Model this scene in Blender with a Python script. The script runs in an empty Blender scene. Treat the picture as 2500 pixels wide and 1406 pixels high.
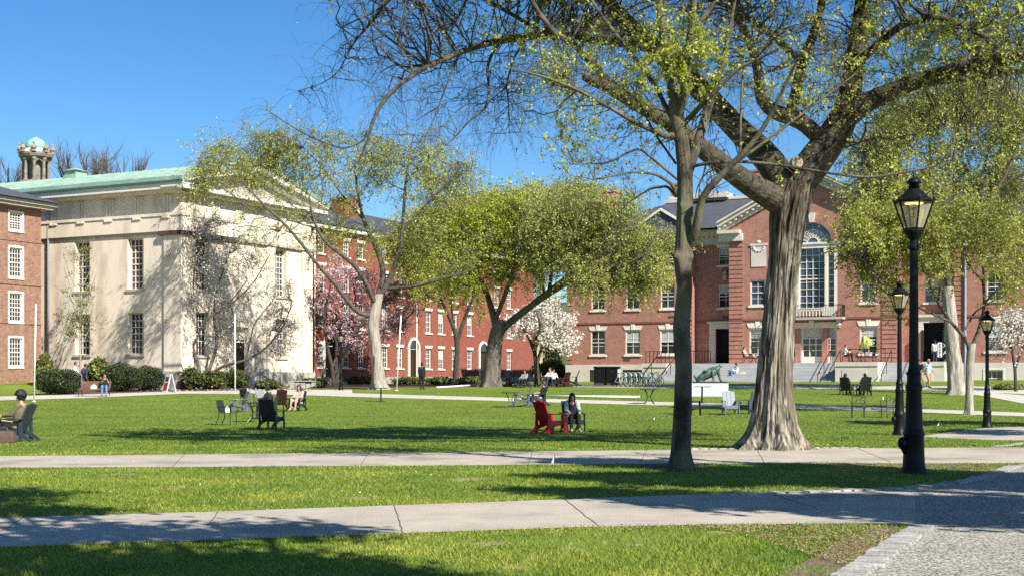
import bpy, bmesh, math, random
import numpy as np
from mathutils import Vector, noise as mnoise
R = math.radians
PI = math.pi
rnd = random.Random(7)
rng = np.random.default_rng(11)
scene = bpy.context.scene
COL = scene.collection
# ------------------------------------------------------------------ camera geometry
F, YH, CX, EYE = 3300.0, 925.0, 1250.0, 1.55
LIGHT = np.array([-0.8, 1.0, -1.05])
U2 = np.array([0.45, 0.893, 0.0]); U2 /= np.linalg.norm(U2)      # street grid, deep direction
W2 = np.array([U2[1], -U2[0], 0.0])                              # street grid, rightward direction
ANG_U = math.atan2(U2[1], U2[0]); ANG_W = math.atan2(W2[1], W2[0])

def ss(t):
    t = np.clip(t, 0, 1); return t*t*(3-2*t)
_D = np.array([-60, 0, 22, 29.5, 40, 47, 58, 66, 77, 84, 95, 120, 200, 900.])
_Z = np.array([0, 0, 0, -.01, -.09, -.09, .02, .22, .62, .85, 1.12, 1.3, 1.5, 1.5])
_dd = np.arange(-60, 900, .5); _zz = np.interp(_dd, _D, _Z)
_k = np.exp(-(np.arange(-12, 13)/5.)**2); _k /= _k.sum()
_zz = np.convolve(np.pad(_zz, 12, mode='edge'), _k, 'valid')
def gz(x, y):
    p = np.interp(y, _dd, _zz)
    t = np.clip(x, -45, 35)*.009*ss((y-58)/27.)
    m = .55*ss((-x-27)/5.)*ss((y-87)/6.)
    return p+t+m
def G(px, py):
    """world point where the ray through a photo pixel meets the ground"""
    d = np.linspace(7, 150, 3000); x = (px-CX)/F*d
    e = EYE-(py-YH)/F*d-gz(x, d)
    i = np.argmax(e < 0)
    if e[i] >= 0: i = len(d)-1
    a, b = d[max(i-1, 0)], d[i]
    for _ in range(18):
        m = .5*(a+b); xm = (px-CX)/F*m
        if EYE-(py-YH)/F*m-gz(xm, m) < 0: b = m
        else: a = m
    m = .5*(a+b)
    xm = (px-CX)/F*m
    return np.array([xm, m, float(gz(xm, m))])
def W(px, py, d):
    return np.array([(px-CX)/F*d, d, EYE-(py-YH)/F*d])

# ------------------------------------------------------------------ materials
MATS = {}
def _nt(name):
    m = bpy.data.materials.new(name); m.use_nodes = True
    nt = m.node_tree; nt.nodes.clear()
    out = nt.nodes.new('ShaderNodeOutputMaterial')
    return m, nt, out
def _n(nt, t, **k):
    n = nt.nodes.new(t)
    for a, v in k.items():
        if a.startswith('i_'):
            n.inputs[a[2:].replace('_', ' ')].default_value = v
        else: setattr(n, a, v)
    return n
def rgba(c): return (c[0], c[1], c[2], 1)
def mat(name, c, rough=.7, c2=None, scale=3., bump=0., bscale=40., metal=0., spec=.4, stretch=(1, 1, 1), detail=6, c3=None, scale3=.4, coat=0., island=0., r0=.33, r1=.67):
    """principled surface whose colour wanders between c and c2 (noise) with optional third colour patches"""
    if name in MATS: return MATS[name]
    m, nt, out = _nt(name); L = nt.links.new
    b = _n(nt, 'ShaderNodeBsdfPrincipled'); L(b.outputs[0], out.inputs[0])
    b.inputs['Roughness'].default_value = rough; b.inputs['Metallic'].default_value = metal
    b.inputs['Specular IOR Level'].default_value = spec; b.inputs['Coat Weight'].default_value = coat
    tc = _n(nt, 'ShaderNodeTexCoord'); mp = _n(nt, 'ShaderNodeMapping'); mp.inputs['Scale'].default_value = stretch
    L(tc.outputs['Object'], mp.inputs[0])
    if c2 is None: c2 = tuple(v*.82 for v in c)
    nz = _n(nt, 'ShaderNodeTexNoise'); nz.inputs['Scale'].default_value = scale; nz.inputs['Detail'].default_value = detail
    nz.inputs['Roughness'].default_value = .62
    L(mp.outputs[0], nz.inputs['Vector'])
    rp = _n(nt, 'ShaderNodeValToRGB'); rp.color_ramp.elements[0].position = r0; rp.color_ramp.elements[1].position = r1
    rp.color_ramp.elements[0].color = rgba(c2); rp.color_ramp.elements[1].color = rgba(c)
    L(nz.outputs['Fac'], rp.inputs[0]); col = rp.outputs[0]
    if c3 is not None:
        n3 = _n(nt, 'ShaderNodeTexNoise'); n3.inputs['Scale'].default_value = scale3; n3.inputs['Detail'].default_value = 5
        L(mp.outputs[0], n3.inputs['Vector'])
        r3 = _n(nt, 'ShaderNodeValToRGB'); r3.color_ramp.elements[0].position = .5; r3.color_ramp.elements[1].position = .66
        L(n3.outputs['Fac'], r3.inputs[0])
        mx = _n(nt, 'ShaderNodeMixRGB'); L(r3.outputs[0], mx.inputs[0]); L(col, mx.inputs[1]); mx.inputs[2].default_value = rgba(c3); col = mx.outputs[0]
    if island:
        g = _n(nt, 'ShaderNodeNewGeometry'); hs = _n(nt, 'ShaderNodeHueSaturation')
        mr = _n(nt, 'ShaderNodeMapRange'); mr.inputs[3].default_value = 1-island; mr.inputs[4].default_value = 1+island
        L(g.outputs['Random Per Island'], mr.inputs[0]); L(mr.outputs[0], hs.inputs['Value']); L(col, hs.inputs['Color']); col = hs.outputs[0]
    L(col, b.inputs['Base Color'])
    if bump:
        nb = _n(nt, 'ShaderNodeTexNoise'); nb.inputs['Scale'].default_value = bscale; nb.inputs['Detail'].default_value = 5
        L(mp.outputs[0], nb.inputs['Vector'])
        bp = _n(nt, 'ShaderNodeBump'); bp.inputs['Strength'].default_value = min(1, bump); bp.inputs['Distance'].default_value = .03*max(1, bump)
        L(nb.outputs['Fac'], bp.inputs['Height']); L(bp.outputs[0], b.inputs['Normal'])
    MATS[name] = m; return m
def leafmat(name, ca, cb, cc=None, trans=.35, scale=.35, rough=.5):
    """leaf: colour per leaf, drifting by clump, part of the light passing through"""
    if name in MATS: return MATS[name]
    m, nt, out = _nt(name); L = nt.links.new
    g = _n(nt, 'ShaderNodeNewGeometry'); tc = _n(nt, 'ShaderNodeTexCoord')
    nz = _n(nt, 'ShaderNodeTexNoise'); nz.inputs['Scale'].default_value = scale; nz.inputs['Detail'].default_value = 2
    L(tc.outputs['Object'], nz.inputs['Vector'])
    ad = _n(nt, 'ShaderNodeMath', operation='MULTIPLY_ADD'); L(g.outputs['Random Per Island'], ad.inputs[0]); ad.inputs[1].default_value = .55
    ad2 = _n(nt, 'ShaderNodeMath', operation='MULTIPLY_ADD'); L(nz.outputs['Fac'], ad2.inputs[0]); ad2.inputs[1].default_value = 1.5; ad2.inputs[2].default_value = -.52
    L(ad2.outputs[0], ad.inputs[2])
    rp = _n(nt, 'ShaderNodeValToRGB'); rp.color_ramp.elements[0].position = .05; rp.color_ramp.elements[1].position = .95
    rp.color_ramp.elements[0].color = rgba(ca); rp.color_ramp.elements[1].color = rgba(cb)
    if cc:
        e = rp.color_ramp.elements.new(.5); e.color = rgba(cc)
    L(ad.outputs[0], rp.inputs[0])
    b = _n(nt, 'ShaderNodeBsdfPrincipled'); b.inputs['Roughness'].default_value = rough; b.inputs['Specular IOR Level'].default_value = .35
    t = _n(nt, 'ShaderNodeBsdfTranslucent'); mx = _n(nt, 'ShaderNodeMixShader'); mx.inputs[0].default_value = trans
    L(rp.outputs[0], b.inputs['Base Color']); L(rp.outputs[0], t.inputs[0]); L(b.outputs[0], mx.inputs[1]); L(t.outputs[0], mx.inputs[2]); L(mx.outputs[0], out.inputs[0])
    MATS[name] = m; return m
def brickmat(name, c1, c2, mortar, var=.25, patch=None):
    if name in MATS: return MATS[name]
    m, nt, out = _nt(name); L = nt.links.new
    b = _n(nt, 'ShaderNodeBsdfPrincipled'); L(b.outputs[0], out.inputs[0]); b.inputs['Roughness'].default_value = .85; b.inputs['Specular IOR Level'].default_value = .2
    tc = _n(nt, 'ShaderNodeTexCoord'); sp = _n(nt, 'ShaderNodeSeparateXYZ'); L(tc.outputs['Object'], sp.inputs[0])
    ad = _n(nt, 'ShaderNodeMath', operation='ADD'); L(sp.outputs[0], ad.inputs[0]); L(sp.outputs[1], ad.inputs[1])
    cb = _n(nt, 'ShaderNodeCombineXYZ'); L(ad.outputs[0], cb.inputs[0]); L(sp.outputs[2], cb.inputs[1])
    br = _n(nt, 'ShaderNodeTexBrick'); L(cb.outputs[0], br.inputs['Vector'])
    br.inputs['Scale'].default_value = 1.; br.inputs['Brick Width'].default_value = .24; br.inputs['Row Height'].default_value = .085
    br.inputs['Mortar Size'].default_value = .011; br.inputs['Color1'].default_value = rgba(c1); br.inputs['Color2'].default_value = rgba(c2); br.inputs['Mortar'].default_value = rgba(mortar)
    nz = _n(nt, 'ShaderNodeTexNoise'); nz.inputs['Scale'].default_value = 2.2; nz.inputs['Detail'].default_value = 10; nz.inputs['Roughness'].default_value = .75
    L(tc.outputs['Object'], nz.inputs['Vector'])
    mr = _n(nt, 'ShaderNodeMapRange'); mr.inputs[1].default_value = .3; mr.inputs[2].default_value = .7; mr.inputs[3].default_value = 1-var; mr.inputs[4].default_value = 1+var
    L(nz.outputs['Fac'], mr.inputs[0])
    hs = _n(nt, 'ShaderNodeHueSaturation'); L(br.outputs['Color'], hs.inputs['Color']); L(mr.outputs[0], hs.inputs['Value']); col = hs.outputs[0]
    if patch:
        n3 = _n(nt, 'ShaderNodeTexNoise'); n3.inputs['Scale'].default_value = 9; n3.inputs['Detail'].default_value = 4; L(tc.outputs['Object'], n3.inputs['Vector'])
        r3 = _n(nt, 'ShaderNodeValToRGB'); r3.color_ramp.elements[0].position = .52; r3.color_ramp.elements[1].position = .7; L(n3.outputs['Fac'], r3.inputs[0])
        mx = _n(nt, 'ShaderNodeMixRGB'); L(r3.outputs[0], mx.inputs[0]); L(col, mx.inputs[1]); mx.inputs[2].default_value = rgba(patch); col = mx.outputs[0]
    L(col, b.inputs['Base Color'])
    MATS[name] = m; return m

# ------------------------------------------------------------------ mesh building
def npmesh(name, V, faces, mats, parent=None, smooth=False, mi=None):
    """V (n,3); faces: list of int arrays (m,k)"""
    me = bpy.data.meshes.new(name)
    V = np.asarray(V, np.float32)
    me.vertices.add(len(V)); me.vertices.foreach_set('co', V.ravel())
    idx = np.concatenate([f.ravel() for f in faces]).astype(np.int32)
    tot = np.concatenate([np.full(len(f), f.shape[1], np.int32) for f in faces])
    st = np.concatenate([[0], np.cumsum(tot)[:-1]]).astype(np.int32)
    me.loops.add(len(idx)); me.loops.foreach_set('vertex_index', idx)
    me.polygons.add(len(tot)); me.polygons.foreach_set('loop_start', st)
    if smooth: me.polygons.foreach_set('use_smooth', np.ones(len(tot), bool))
    if mi is not None: me.polygons.foreach_set('material_index', np.asarray(mi, np.int32))
    for m in (mats if isinstance(mats, (list, tuple)) else [mats]): me.materials.append(m)
    me.update(calc_edges=True)
    o = bpy.data.objects.new(name, me); COL.objects.link(o)
    if parent: o.parent = parent
    return o
class MB:
    def __init__(s): s.v = []; s.f = []
    def add(s, vs, fs):
        k = len(s.v); s.v += [tuple(map(float, p)) for p in vs]; s.f += [tuple(i+k for i in f) for f in fs]; return s
    def quad(s, *p): return s.add(p, [tuple(range(len(p)))])
    def abox(s, O, ex, en, x0, x1, d0, d1, z0, z1):
        """box in a wall frame: x along ex, d outward along en, z up"""
        O, ex, en = map(np.asarray, (O, ex, en)); P = []
        for z in (z0, z1):
            for x, d in ((x0, d0), (x1, d0), (x1, d1), (x0, d1)): P.append(O+ex*x+en*d+np.array([0, 0, z]))
        return s.add(P, [(0, 3, 2, 1), (4, 5, 6, 7), (0, 1, 5, 4), (1, 2, 6, 5), (2, 3, 7, 6), (3, 0, 4, 7)])
    def box(s, x0, x1, y0, y1, z0, z1): return s.abox((0, 0, 0), (1, 0, 0), (0, 1, 0), x0, x1, y0, y1, z0, z1)
    def beam(s, a, b, w, h, up=(0, 0, 1)):
        a, b = Vector(a), Vector(b); t = (b-a).normalized(); up = Vector(up)
        if abs(t.dot(up)) > .98: up = Vector((0, 1, 0))
        x = t.cross(up).normalized(); u = x.cross(t)
        P = []
        for p in (a, b):
            for i, j in ((-1, -1), (1, -1), (1, 1), (-1, 1)): P.append(p+x*(i*w/2)+u*(j*h/2))
        return s.add(P, [(0, 1, 2, 3), (7, 6, 5, 4), (0, 4, 5, 1), (1, 5, 6, 2), (2, 6, 7, 3), (3, 7, 4, 0)])
    def tube(s, path, rad, n=8, cap=True):
        path = [Vector(p) for p in path]; rad = rad if hasattr(rad, '__len__') else [rad]*len(path)
        k = len(s.v); V = []; ref = None
        for i, p in enumerate(path):
            t = (path[min(i+1, len(path)-1)]-path[max(i-1, 0)]).normalized()
            if ref is None:
                ref = Vector((0, 0, 1)) if abs(t.z) < .9 else Vector((1, 0, 0))
            x = t.cross(ref).normalized(); y = x.cross(t); ref = y
            for j in range(n):
                a = 2*PI*j/n; V.append(p+(x*math.cos(a)+y*math.sin(a))*rad[i])
        Fs = [(i*n+j, i*n+(j+1) % n, (i+1)*n+(j+1) % n, (i+1)*n+j) for i in range(len(path)-1) for j in range(n)]
        if cap: Fs += [tuple(range(n-1, -1, -1)), tuple(range((len(path)-1)*n, len(path)*n))]
        return s.add(V, Fs)
    def lathe(s, prof, n=16, c=(0, 0, 0), a0=0.):
        V = [(c[0]+r*math.cos(a0+2*PI*j/n), c[1]+r*math.sin(a0+2*PI*j/n), c[2]+z) for z, r in prof for j in range(n)]
        Fs = [(i*n+j, i*n+(j+1) % n, (i+1)*n+(j+1) % n, (i+1)*n+j) for i in range(len(prof)-1) for j in range(n)]
        Fs += [tuple(range(n-1, -1, -1)), tuple(range((len(prof)-1)*n, len(prof)*n))]
        return s.add(V, Fs)
    def ball(s, c, r, n=10, m=7, rot=None):
        r = r if hasattr(r, '__len__') else (r, r, r); V = []
        for i in range(m+1):
            th = PI*i/m
            for j in range(n):
                ph = 2*PI*j/n; v = Vector((r[0]*math.sin(th)*math.cos(ph), r[1]*math.sin(th)*math.sin(ph), r[2]*math.cos(th)))
                if rot is not None: v = rot @ v
                V.append(v+Vector(c))
        return s.add(V, [(i*n+j, (i+1)*n+j, (i+1)*n+(j+1) % n, i*n+(j+1) % n) for i in range(m) for j in range(n)])
    def limb(s, a, b, ra, rb, n=10):
        a, b = Vector(a), Vector(b); t = (b-a); l = t.length
        if l < 1e-6: return s.ball(a, ra)
        t /= l; P = []; Q = []
        for k in (-90, -60, -30, 0): P.append(a+t*(ra*math.sin(R(k)))); Q.append(max(.0005, ra*math.cos(R(k))))
        for k in (0, 30, 60, 90): P.append(b+t*(rb*math.sin(R(k)))); Q.append(max(.0005, rb*math.cos(R(k))))
        return s.tube(P, Q, n)
    def poly(s, pts, O, ex, en, d0, d1):
        """extruded outline (x,z) in a wall frame"""
        O, ex, en = map(np.asarray, (O, ex, en)); n = len(pts)
        A = [O+ex*x+en*d0+np.array([0, 0, z]) for x, z in pts]; B = [O+ex*x+en*d1+np.array([0, 0, z]) for x, z in pts]
        return s.add(A+B, [tuple(range(n)), tuple(range(2*n-1, n-1, -1))]+[(i, n+i, n+(i+1) % n, (i+1) % n) for i in range(n)])
    def build(s, name, m, parent=None, smooth=False, bevel=0., label=None):
        me = bpy.data.meshes.new(name); me.from_pydata(s.v, [], s.f)
        bm = bmesh.new(); bm.from_mesh(me); bmesh.ops.recalc_face_normals(bm, faces=bm.faces); bm.to_mesh(me); bm.free()
        me.materials.append(m)
        if smooth:
            me.polygons.foreach_set('use_smooth', np.ones(len(me.polygons), bool))
        o = bpy.data.objects.new(name, me); COL.objects.link(o)
        if parent: o.parent = parent
        if bevel:
            b = o.modifiers.new('edge', 'BEVEL'); b.width = bevel; b.segments = 2; b.limit_method = 'ANGLE'
        if label: o['label'] = label
        return o
def smooth_by_angle(o, a=40):
    o.data.set_sharp_from_angle(angle=R(a))
def tag(o, label, cat, group=None):
    o['label'] = label; o['category'] = cat
    if group: o['group'] = group
    return o
def struct(o, kind='structure'): o['kind'] = kind; return o
def thing(name, label, cat, loc=(0, 0, 0), rz=0., group=None, scale=1.):
    o = bpy.data.objects.new(name, None); COL.objects.link(o); o.empty_display_size = .3
    o.location = tuple(map(float, loc)); o.rotation_euler = (0, 0, rz); o.scale = (scale,)*3
    return tag(o, label, cat, group)
def dup(root, label, loc, rz=0., group=None, scale=1.):
    r = root.copy(); COL.objects.link(r); r.location = tuple(map(float, loc)); r.rotation_euler = (0, 0, rz); r.scale = (scale,)*3
    r['label'] = label
    if group: r['group'] = group
    for ch in list(root.children):
        c = ch.copy(); COL.objects.link(c); c.parent = r
        for g2 in list(ch.children):
            d = g2.copy(); COL.objects.link(d); d.parent = c
    return r
def recolor(root, names, m):
    for ch in root.children:
        if ch.name.split('.')[0] in names:
            ch.data = ch.data.copy(); ch.data.materials.clear(); ch.data.materials.append(m)
# ------------------------------------------------------------------ materials of the setting
def lawn_mat():
    m, nt, out = _nt('lawn'); L = nt.links.new
    b = _n(nt, 'ShaderNodeBsdfPrincipled'); L(b.outputs[0], out.inputs[0]); b.inputs['Roughness'].default_value = .75; b.inputs['Specular IOR Level'].default_value = .2
    tc = _n(nt, 'ShaderNodeTexCoord')
    def nz(sc, det, st=(1, 1, 1), ro=.6):
        mp = _n(nt, 'ShaderNodeMapping'); mp.inputs['Scale'].default_value = st; L(tc.outputs['Object'], mp.inputs[0])
        n = _n(nt, 'ShaderNodeTexNoise'); n.inputs['Scale'].default_value = sc; n.inputs['Detail'].default_value = det; n.inputs['Roughness'].default_value = ro
        L(mp.outputs[0], n.inputs['Vector']); return n.outputs['Fac']
    def ramp(f, p0, p1, c0, c1):
        r = _n(nt, 'ShaderNodeValToRGB'); r.color_ramp.elements[0].position = p0; r.color_ramp.elements[1].position = p1
        r.color_ramp.elements[0].color = rgba(c0); r.color_ramp.elements[1].color = rgba(c1); L(f, r.inputs[0]); return r.outputs[0]
    def mix(f, a, c):
        x = _n(nt, 'ShaderNodeMixRGB'); L(f, x.inputs[0]); L(a, x.inputs[1])
        if isinstance(c, tuple): x.inputs[2].default_value = rgba(c)
        else: L(c, x.inputs[2])
        return x.outputs[0]
    fine = ramp(nz(14, 8, (1, .6, 1), .75), .32, .7, (.075, .120, .012), (.175, .225, .030))
    broad = ramp(nz(.5, 5, (.5, 1.2, 1)), .38, .66, (.095, .155, .016), (.185, .240, .034))
    x = _n(nt, 'ShaderNodeMixRGB'); x.inputs[0].default_value = .5; L(fine, x.inputs[1]); L(broad, x.inputs[2]); c = x.outputs[0]
    dry = ramp(nz(.9, 6, (.35, 1.4, 1), .7), .60, .74, (0, 0, 0), (1, 1, 1))
    c = mix(dry, c, (.25, .25, .06))
    L(c, b.inputs['Base Color'])
    bp = _n(nt, 'ShaderNodeBump'); bp.inputs['Strength'].default_value = .55; bp.inputs['Distance'].default_value = .05
    L(nz(22, 6), bp.inputs['Height']); L(bp.outputs[0], b.inputs['Normal'])
    return m
M_LAWN = lawn_mat()
M_CONC = mat('exposed_concrete', (.47, .415, .335), .85, (.36, .315, .25), 1.4, bump=.5, bscale=60, detail=14, c3=(.27, .24, .19), scale3=.7)
def aggregate():
    m, nt, out = _nt('aggregate_paving'); L = nt.links.new
    b = _n(nt, 'ShaderNodeBsdfPrincipled'); L(b.outputs[0], out.inputs[0]); b.inputs['Roughness'].default_value = .8
    tc = _n(nt, 'ShaderNodeTexCoord')
    v = _n(nt, 'ShaderNodeTexVoronoi'); v.inputs['Scale'].default_value = 48; L(tc.outputs['Object'], v.inputs['Vector'])
    r = _n(nt, 'ShaderNodeValToRGB'); L(v.outputs['Color'], r.inputs[0])
    r.color_ramp.elements[0].position = .15; r.color_ramp.elements[0].color = (.075, .068, .055, 1); r.color_ramp.elements[1].position = .85; r.color_ramp.elements[1].color = (.50, .455, .375, 1)
    n = _n(nt, 'ShaderNodeTexNoise'); n.inputs['Scale'].default_value = .8; n.inputs['Detail'].default_value = 6; L(tc.outputs['Object'], n.inputs['Vector'])
    mr = _n(nt, 'ShaderNodeMapRange'); mr.inputs[1].default_value = .3; mr.inputs[2].default_value = .7; mr.inputs[3].default_value = .85; mr.inputs[4].default_value = 1.15; L(n.outputs['Fac'], mr.inputs[0])
    h = _n(nt, 'ShaderNodeHueSaturation'); L(r.outputs[0], h.inputs['Color']); L(mr.outputs[0], h.inputs['Value']); L(h.outputs[0], b.inputs['Base Color'])
    bp = _n(nt, 'ShaderNodeBump'); bp.inputs['Strength'].default_value = .5; bp.inputs['Distance'].default_value = .012; L(v.outputs['Distance'], bp.inputs['Height']); L(bp.outputs[0], b.inputs['Normal'])
    return m
M_AGG = aggregate()
M_SAND = mat('pale_paving', (.50, .46, .40), .85, (.42, .39, .34), 1.)
M_SOIL = mat('mulch', (.115, .068, .042), .95, (.060, .036, .022), 9., bump=1, bscale=25)
M_DRY = mat('dry_soil', (.20, .145, .090), .95, (.11, .085, .045), 7., bump=1, bscale=30, c3=(.12, .15, .03), scale3=2.5)
M_GRAN = mat('granite_sett', (.41, .39, .35), .8, (.24, .23, .21), 5., bump=.6, bscale=30, island=.22)
M_JOINT = mat('joint', (.11, .10, .085), .9)

# ------------------------------------------------------------------ ground
xs = np.concatenate([[-900, -500, -300, -200, -140, -110, -90, -75], np.arange(-65, 66, 1.), [75, 90, 110, 140, 200, 300, 500, 900]])
ys = np.concatenate([[-300, -120, -60, -30, -15, -8], np.arange(-4, 150, .75), [155, 165, 180, 210, 260, 340, 500, 890]])
X, Y = np.meshgrid(xs, ys); Z = gz(X, Y)
nx, ny = len(xs), len(ys); I = np.arange(nx*ny).reshape(ny, nx)
quads = np.stack([I[:-1, :-1], I[:-1, 1:], I[1:, 1:], I[1:, :-1]], -1).reshape(-1, 4)
struct(npmesh('lawn', np.stack([X, Y, Z], -1).reshape(-1, 3), [quads], M_LAWN, smooth=True))

MASKS = []
def line(pts, n):
    p = np.array(pts, float); s = np.concatenate([[0], np.cumsum(np.hypot(*(p[1:]-p[:-1]).T))])
    t = np.linspace(0, s[-1], n); return np.stack([np.interp(t, s, p[:, 0]), np.interp(t, s, p[:, 1])], -1)
def strip(name, top, bot, m, dz, n=60, k=8, mask=True, wob=0.):
    A = np.array([G(*p) for p in line(top, n)]); B = np.array([G(*p) for p in line(bot, n)])
    if wob:
        for q, e in ((A, 1.), (B, -1.)):
            q[:, 1] += wob*rng.normal(size=n)
    t = np.linspace(0, 1, k)[:, None, None]
    P = A[None]*(1-t)+B[None]*t
    P[..., 2] = gz(P[..., 0], P[..., 1])+dz
    I = np.arange(n*k).reshape(k, n)
    q = np.stack([I[:-1, :-1], I[1:, :-1], I[1:, 1:], I[:-1, 1:]], -1).reshape(-1, 4)
    if mask: MASKS.append(np.concatenate([A[:, :2], B[::-1, :2]]))
    return struct(npmesh(name, P.reshape(-1, 3), [q], m))
NP_T = [(-2600, 1380), (-500, 1285), (0, 1264), (530, 1249), (960, 1234), (1250, 1224), (1500, 1214), (1780, 1204), (2000, 1198), (2200, 1190), (2235, 1187)]
NP_B = [(-2600, 1452), (-500, 1357), (0, 1337), (500, 1320), (980, 1303), (1400, 1288), (1750, 1281), (2090, 1279), (2235, 1283)]
near_path = strip('near_path', NP_T, NP_B, M_CONC, .008, 150)
MP_T = [(-1800, 1136), (-500, 1119), (0, 1113), (1250, 1102), (1700, 1097), (2000, 1094), (2400, 1092), (2900, 1090)]
MP_B = [(-1800, 1165), (-500, 1148), (0, 1142), (600, 1139), (1250, 1135), (1640, 1131), (2000, 1131), (2440, 1131), (2900, 1128)]
middle_path = strip('middle_path', MP_T, MP_B, M_CONC, .006, 130)
strip('side_path', [(2250, 1064), (2400, 1045), (2520, 1040), (2900, 1034)], [(2250, 1066), (2420, 1074), (2520, 1075), (2900, 1068)], M_CONC, .008)
strip('far_path', [(850, 959), (1250, 971), (1600, 980.5), (1900, 988), (2100, 993), (2500, 1007), (2900, 1020)],
      [(850, 968), (1250, 979), (1600, 989), (1900, 996), (2100, 1001), (2500, 1016), (2900, 1030)], M_SAND, .012, 80)
strip('bench_path', [(-300, 985), (0, 967.5), (250, 961), (420, 955), (650, 952), (860, 951)], [(-300, 997), (0, 977), (200, 971.5), (450, 960.5), (650, 961.5), (860, 968.5)], M_SAND, .016, 60)
strip('terrace_path', [(1400, 941), (2330, 942), (2600, 946)], [(1400, 944), (1620, 947), (2060, 949), (2250, 951), (2400, 957), (2600, 966)], M_SAND, .010, 60)
strip('right_path', [(2330, 953), (2420, 958), (2500, 965), (2800, 990)], [(2330, 958), (2400, 966), (2500, 985), (2800, 1030)], M_SAND, .018, 40)
# the plaza, bottom right: level ground
pl = [(2235, 1187), (2330, 1175), (2400, 1158), (2460, 1138), (2520, 1130), (2900, 1128), (3600, 1128), (4800, 1600), (1500, 1700), (2040, 1400), (2150, 1330), (2235, 1283)]
P = np.array([G(*p) for p in pl]); P[:, 2] = .0075
MASKS.append(P[:, :2].copy())
struct(npmesh('plaza', P, [np.arange(len(P))[None, ::-1]], M_AGG))
strip('soil_strip', [(1820, 1131.2), (2150, 1132.3), (2400, 1131.4), (2455, 1138)], [(1820, 1133), (2150, 1142), (2385, 1160), (2455, 1139)], M_DRY, .004, 50, mask=False)
soil = [(2200, 1287), (2120, 1292), (2050, 1320), (1985, 1362), (1900, 1406), (1780, 1500), (1900, 1490), (2040, 1402), (2150, 1330)]
P = np.array([G(*p) for p in soil]); P[:, 2] = .005
SOILP = P[:, :2].copy()
struct(npmesh('corner_soil', P, [np.arange(len(P))[None, ::-1]], M_DRY))
# cut joints across the concrete paths
def joint(a, b, dz):
    A, B = G(*a), G(*b); t = np.linspace(0, 1, 14)[:, None]; p = A*(1-t)+B*t
    w = np.array([B[1]-A[1], A[0]-B[0], 0]); w = w/np.linalg.norm(w)*.006
    p[:, :2] += rng.normal(size=(14, 2))*.006
    p[:, 2] = gz(p[:, 0], p[:, 1])+dz
    V = np.concatenate([p+w, p-w]); i = np.arange(13)
    return V, np.stack([i, i+14, i+15, i+1], -1)
def joints(name, lst, dz, parent):
    V, Q, k = [], [], 0
    for a, b in lst:
        v, q = joint(a, b, dz); V.append(v); Q.append(q+k); k += len(v)
    return npmesh(name, np.concatenate(V), [np.concatenate(Q)], M_JOINT, parent)
joints('path_joint', [((961, 1234), (985, 1303)), ((1378, 1219), (1462, 1286)), ((534, 1249), (508, 1283)), ((60, 1262), (-60, 1338)), ((1870, 1202), (1990, 1240))], .012, near_path)
joints('path_joint', [((1848, 1096), (1866, 1131)), ((2092, 1094), (2175, 1128)), ((1580, 1099), (1560, 1133)), ((1300, 1103), (1290, 1135)), ((900, 1106), (880, 1137)), ((450, 1110), (420, 1140))], .010, middle_path)

# granite setts along the edges
def setts(name, line_px, wide, ln, side, n_gap=1.02, along=True):
    pts = np.array([G(*p) for p in line(line_px, 120)])[:, :2]
    s = np.concatenate([[0], np.cumsum(np.hypot(*(pts[1:]-pts[:-1]).T))]); b = MB(); t = 0
    while t < s[-1]-ln:
        c = np.array([np.interp(t+ln/2, s, pts[:, 0]), np.interp(t+ln/2, s, pts[:, 1])]); e = np.array([np.interp(t+ln, s, pts[:, 0]), np.interp(t+ln, s, pts[:, 1])])
        d = e-c; d /= np.linalg.norm(d); nn = np.array([-d[1], d[0]])*side; z = float(gz(*c)); l = ln*rnd.uniform(.78, .97)/2; o = rnd.uniform(-.012, .012); ww = wide*rnd.uniform(.9, 1.06)
        b.abox((c[0], c[1], z), (d[0], d[1], 0), (nn[0], nn[1], 0), -l, l, o, ww+o, -.05, .018+rnd.uniform(0, .014))
        t += ln*n_gap
    return struct(b.build(name, M_GRAN, bevel=.008))
setts('kerb_setts', [(2228, 1281), (2150, 1328), (2040, 1402), (1900, 1496)], .27, .115, 1)
setts('kerb_setts_edge', [(1760, 1206), (2000, 1199), (2200, 1191), (2330, 1176), (2400, 1159), (2462, 1137)], .24, .17, -1)
setts('kerb_setts_tree', [(1640, 1097.5), (1800, 1095.5), (2000, 1093.5), (2120, 1093)], .16, .22, 1)
setts('kerb_setts_side', [(2445, 1091), (2500, 1084), (2620, 1070)], .25, .2, 1)
# beds
strip('mulch_bed', [(95, 938), (200, 941), (300, 937), (420, 934), (600, 937), (700, 941)], [(150, 961), (210, 965), (300, 963), (420, 957), (620, 953.5), (700, 952.5)], M_SOIL, .010, 60, wob=.05)
strip('wall_bed', [(-60, 921), (40, 922), (60, 924)], [(-60, 934), (40, 938), (75, 936)], M_SOIL, .012, 20)
strip('planting_bed', [(770, 938), (1000, 936), (1250, 936)], [(770, 948), (1000, 945), (1250, 943)], M_SOIL, .012, 40)
strip('right_bed', [(2420, 944), (2600, 944)], [(2420, 949), (2600, 954)], M_SOIL, .022, 12)
def ring(name, px, py, rx, ry, dz=.012):
    a = np.linspace(0, 2*PI, 26)[:-1]; c = G(px, py); rr = 1+.12*rng.normal(size=25)
    x = c[0]+rx*rr*np.cos(a); y = c[1]+ry*rr*np.sin(a); MASKS.append(np.stack([x, y], -1))
    V = np.concatenate([[[c[0], c[1], c[2]+.035]], np.stack([x, y, gz(x, y)+dz], -1)]); i = np.arange(25)
    return struct(npmesh(name, V, [np.stack([np.zeros(25, int), i+1, (i+1) % 25+1], -1)], M_SOIL, smooth=True))
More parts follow.
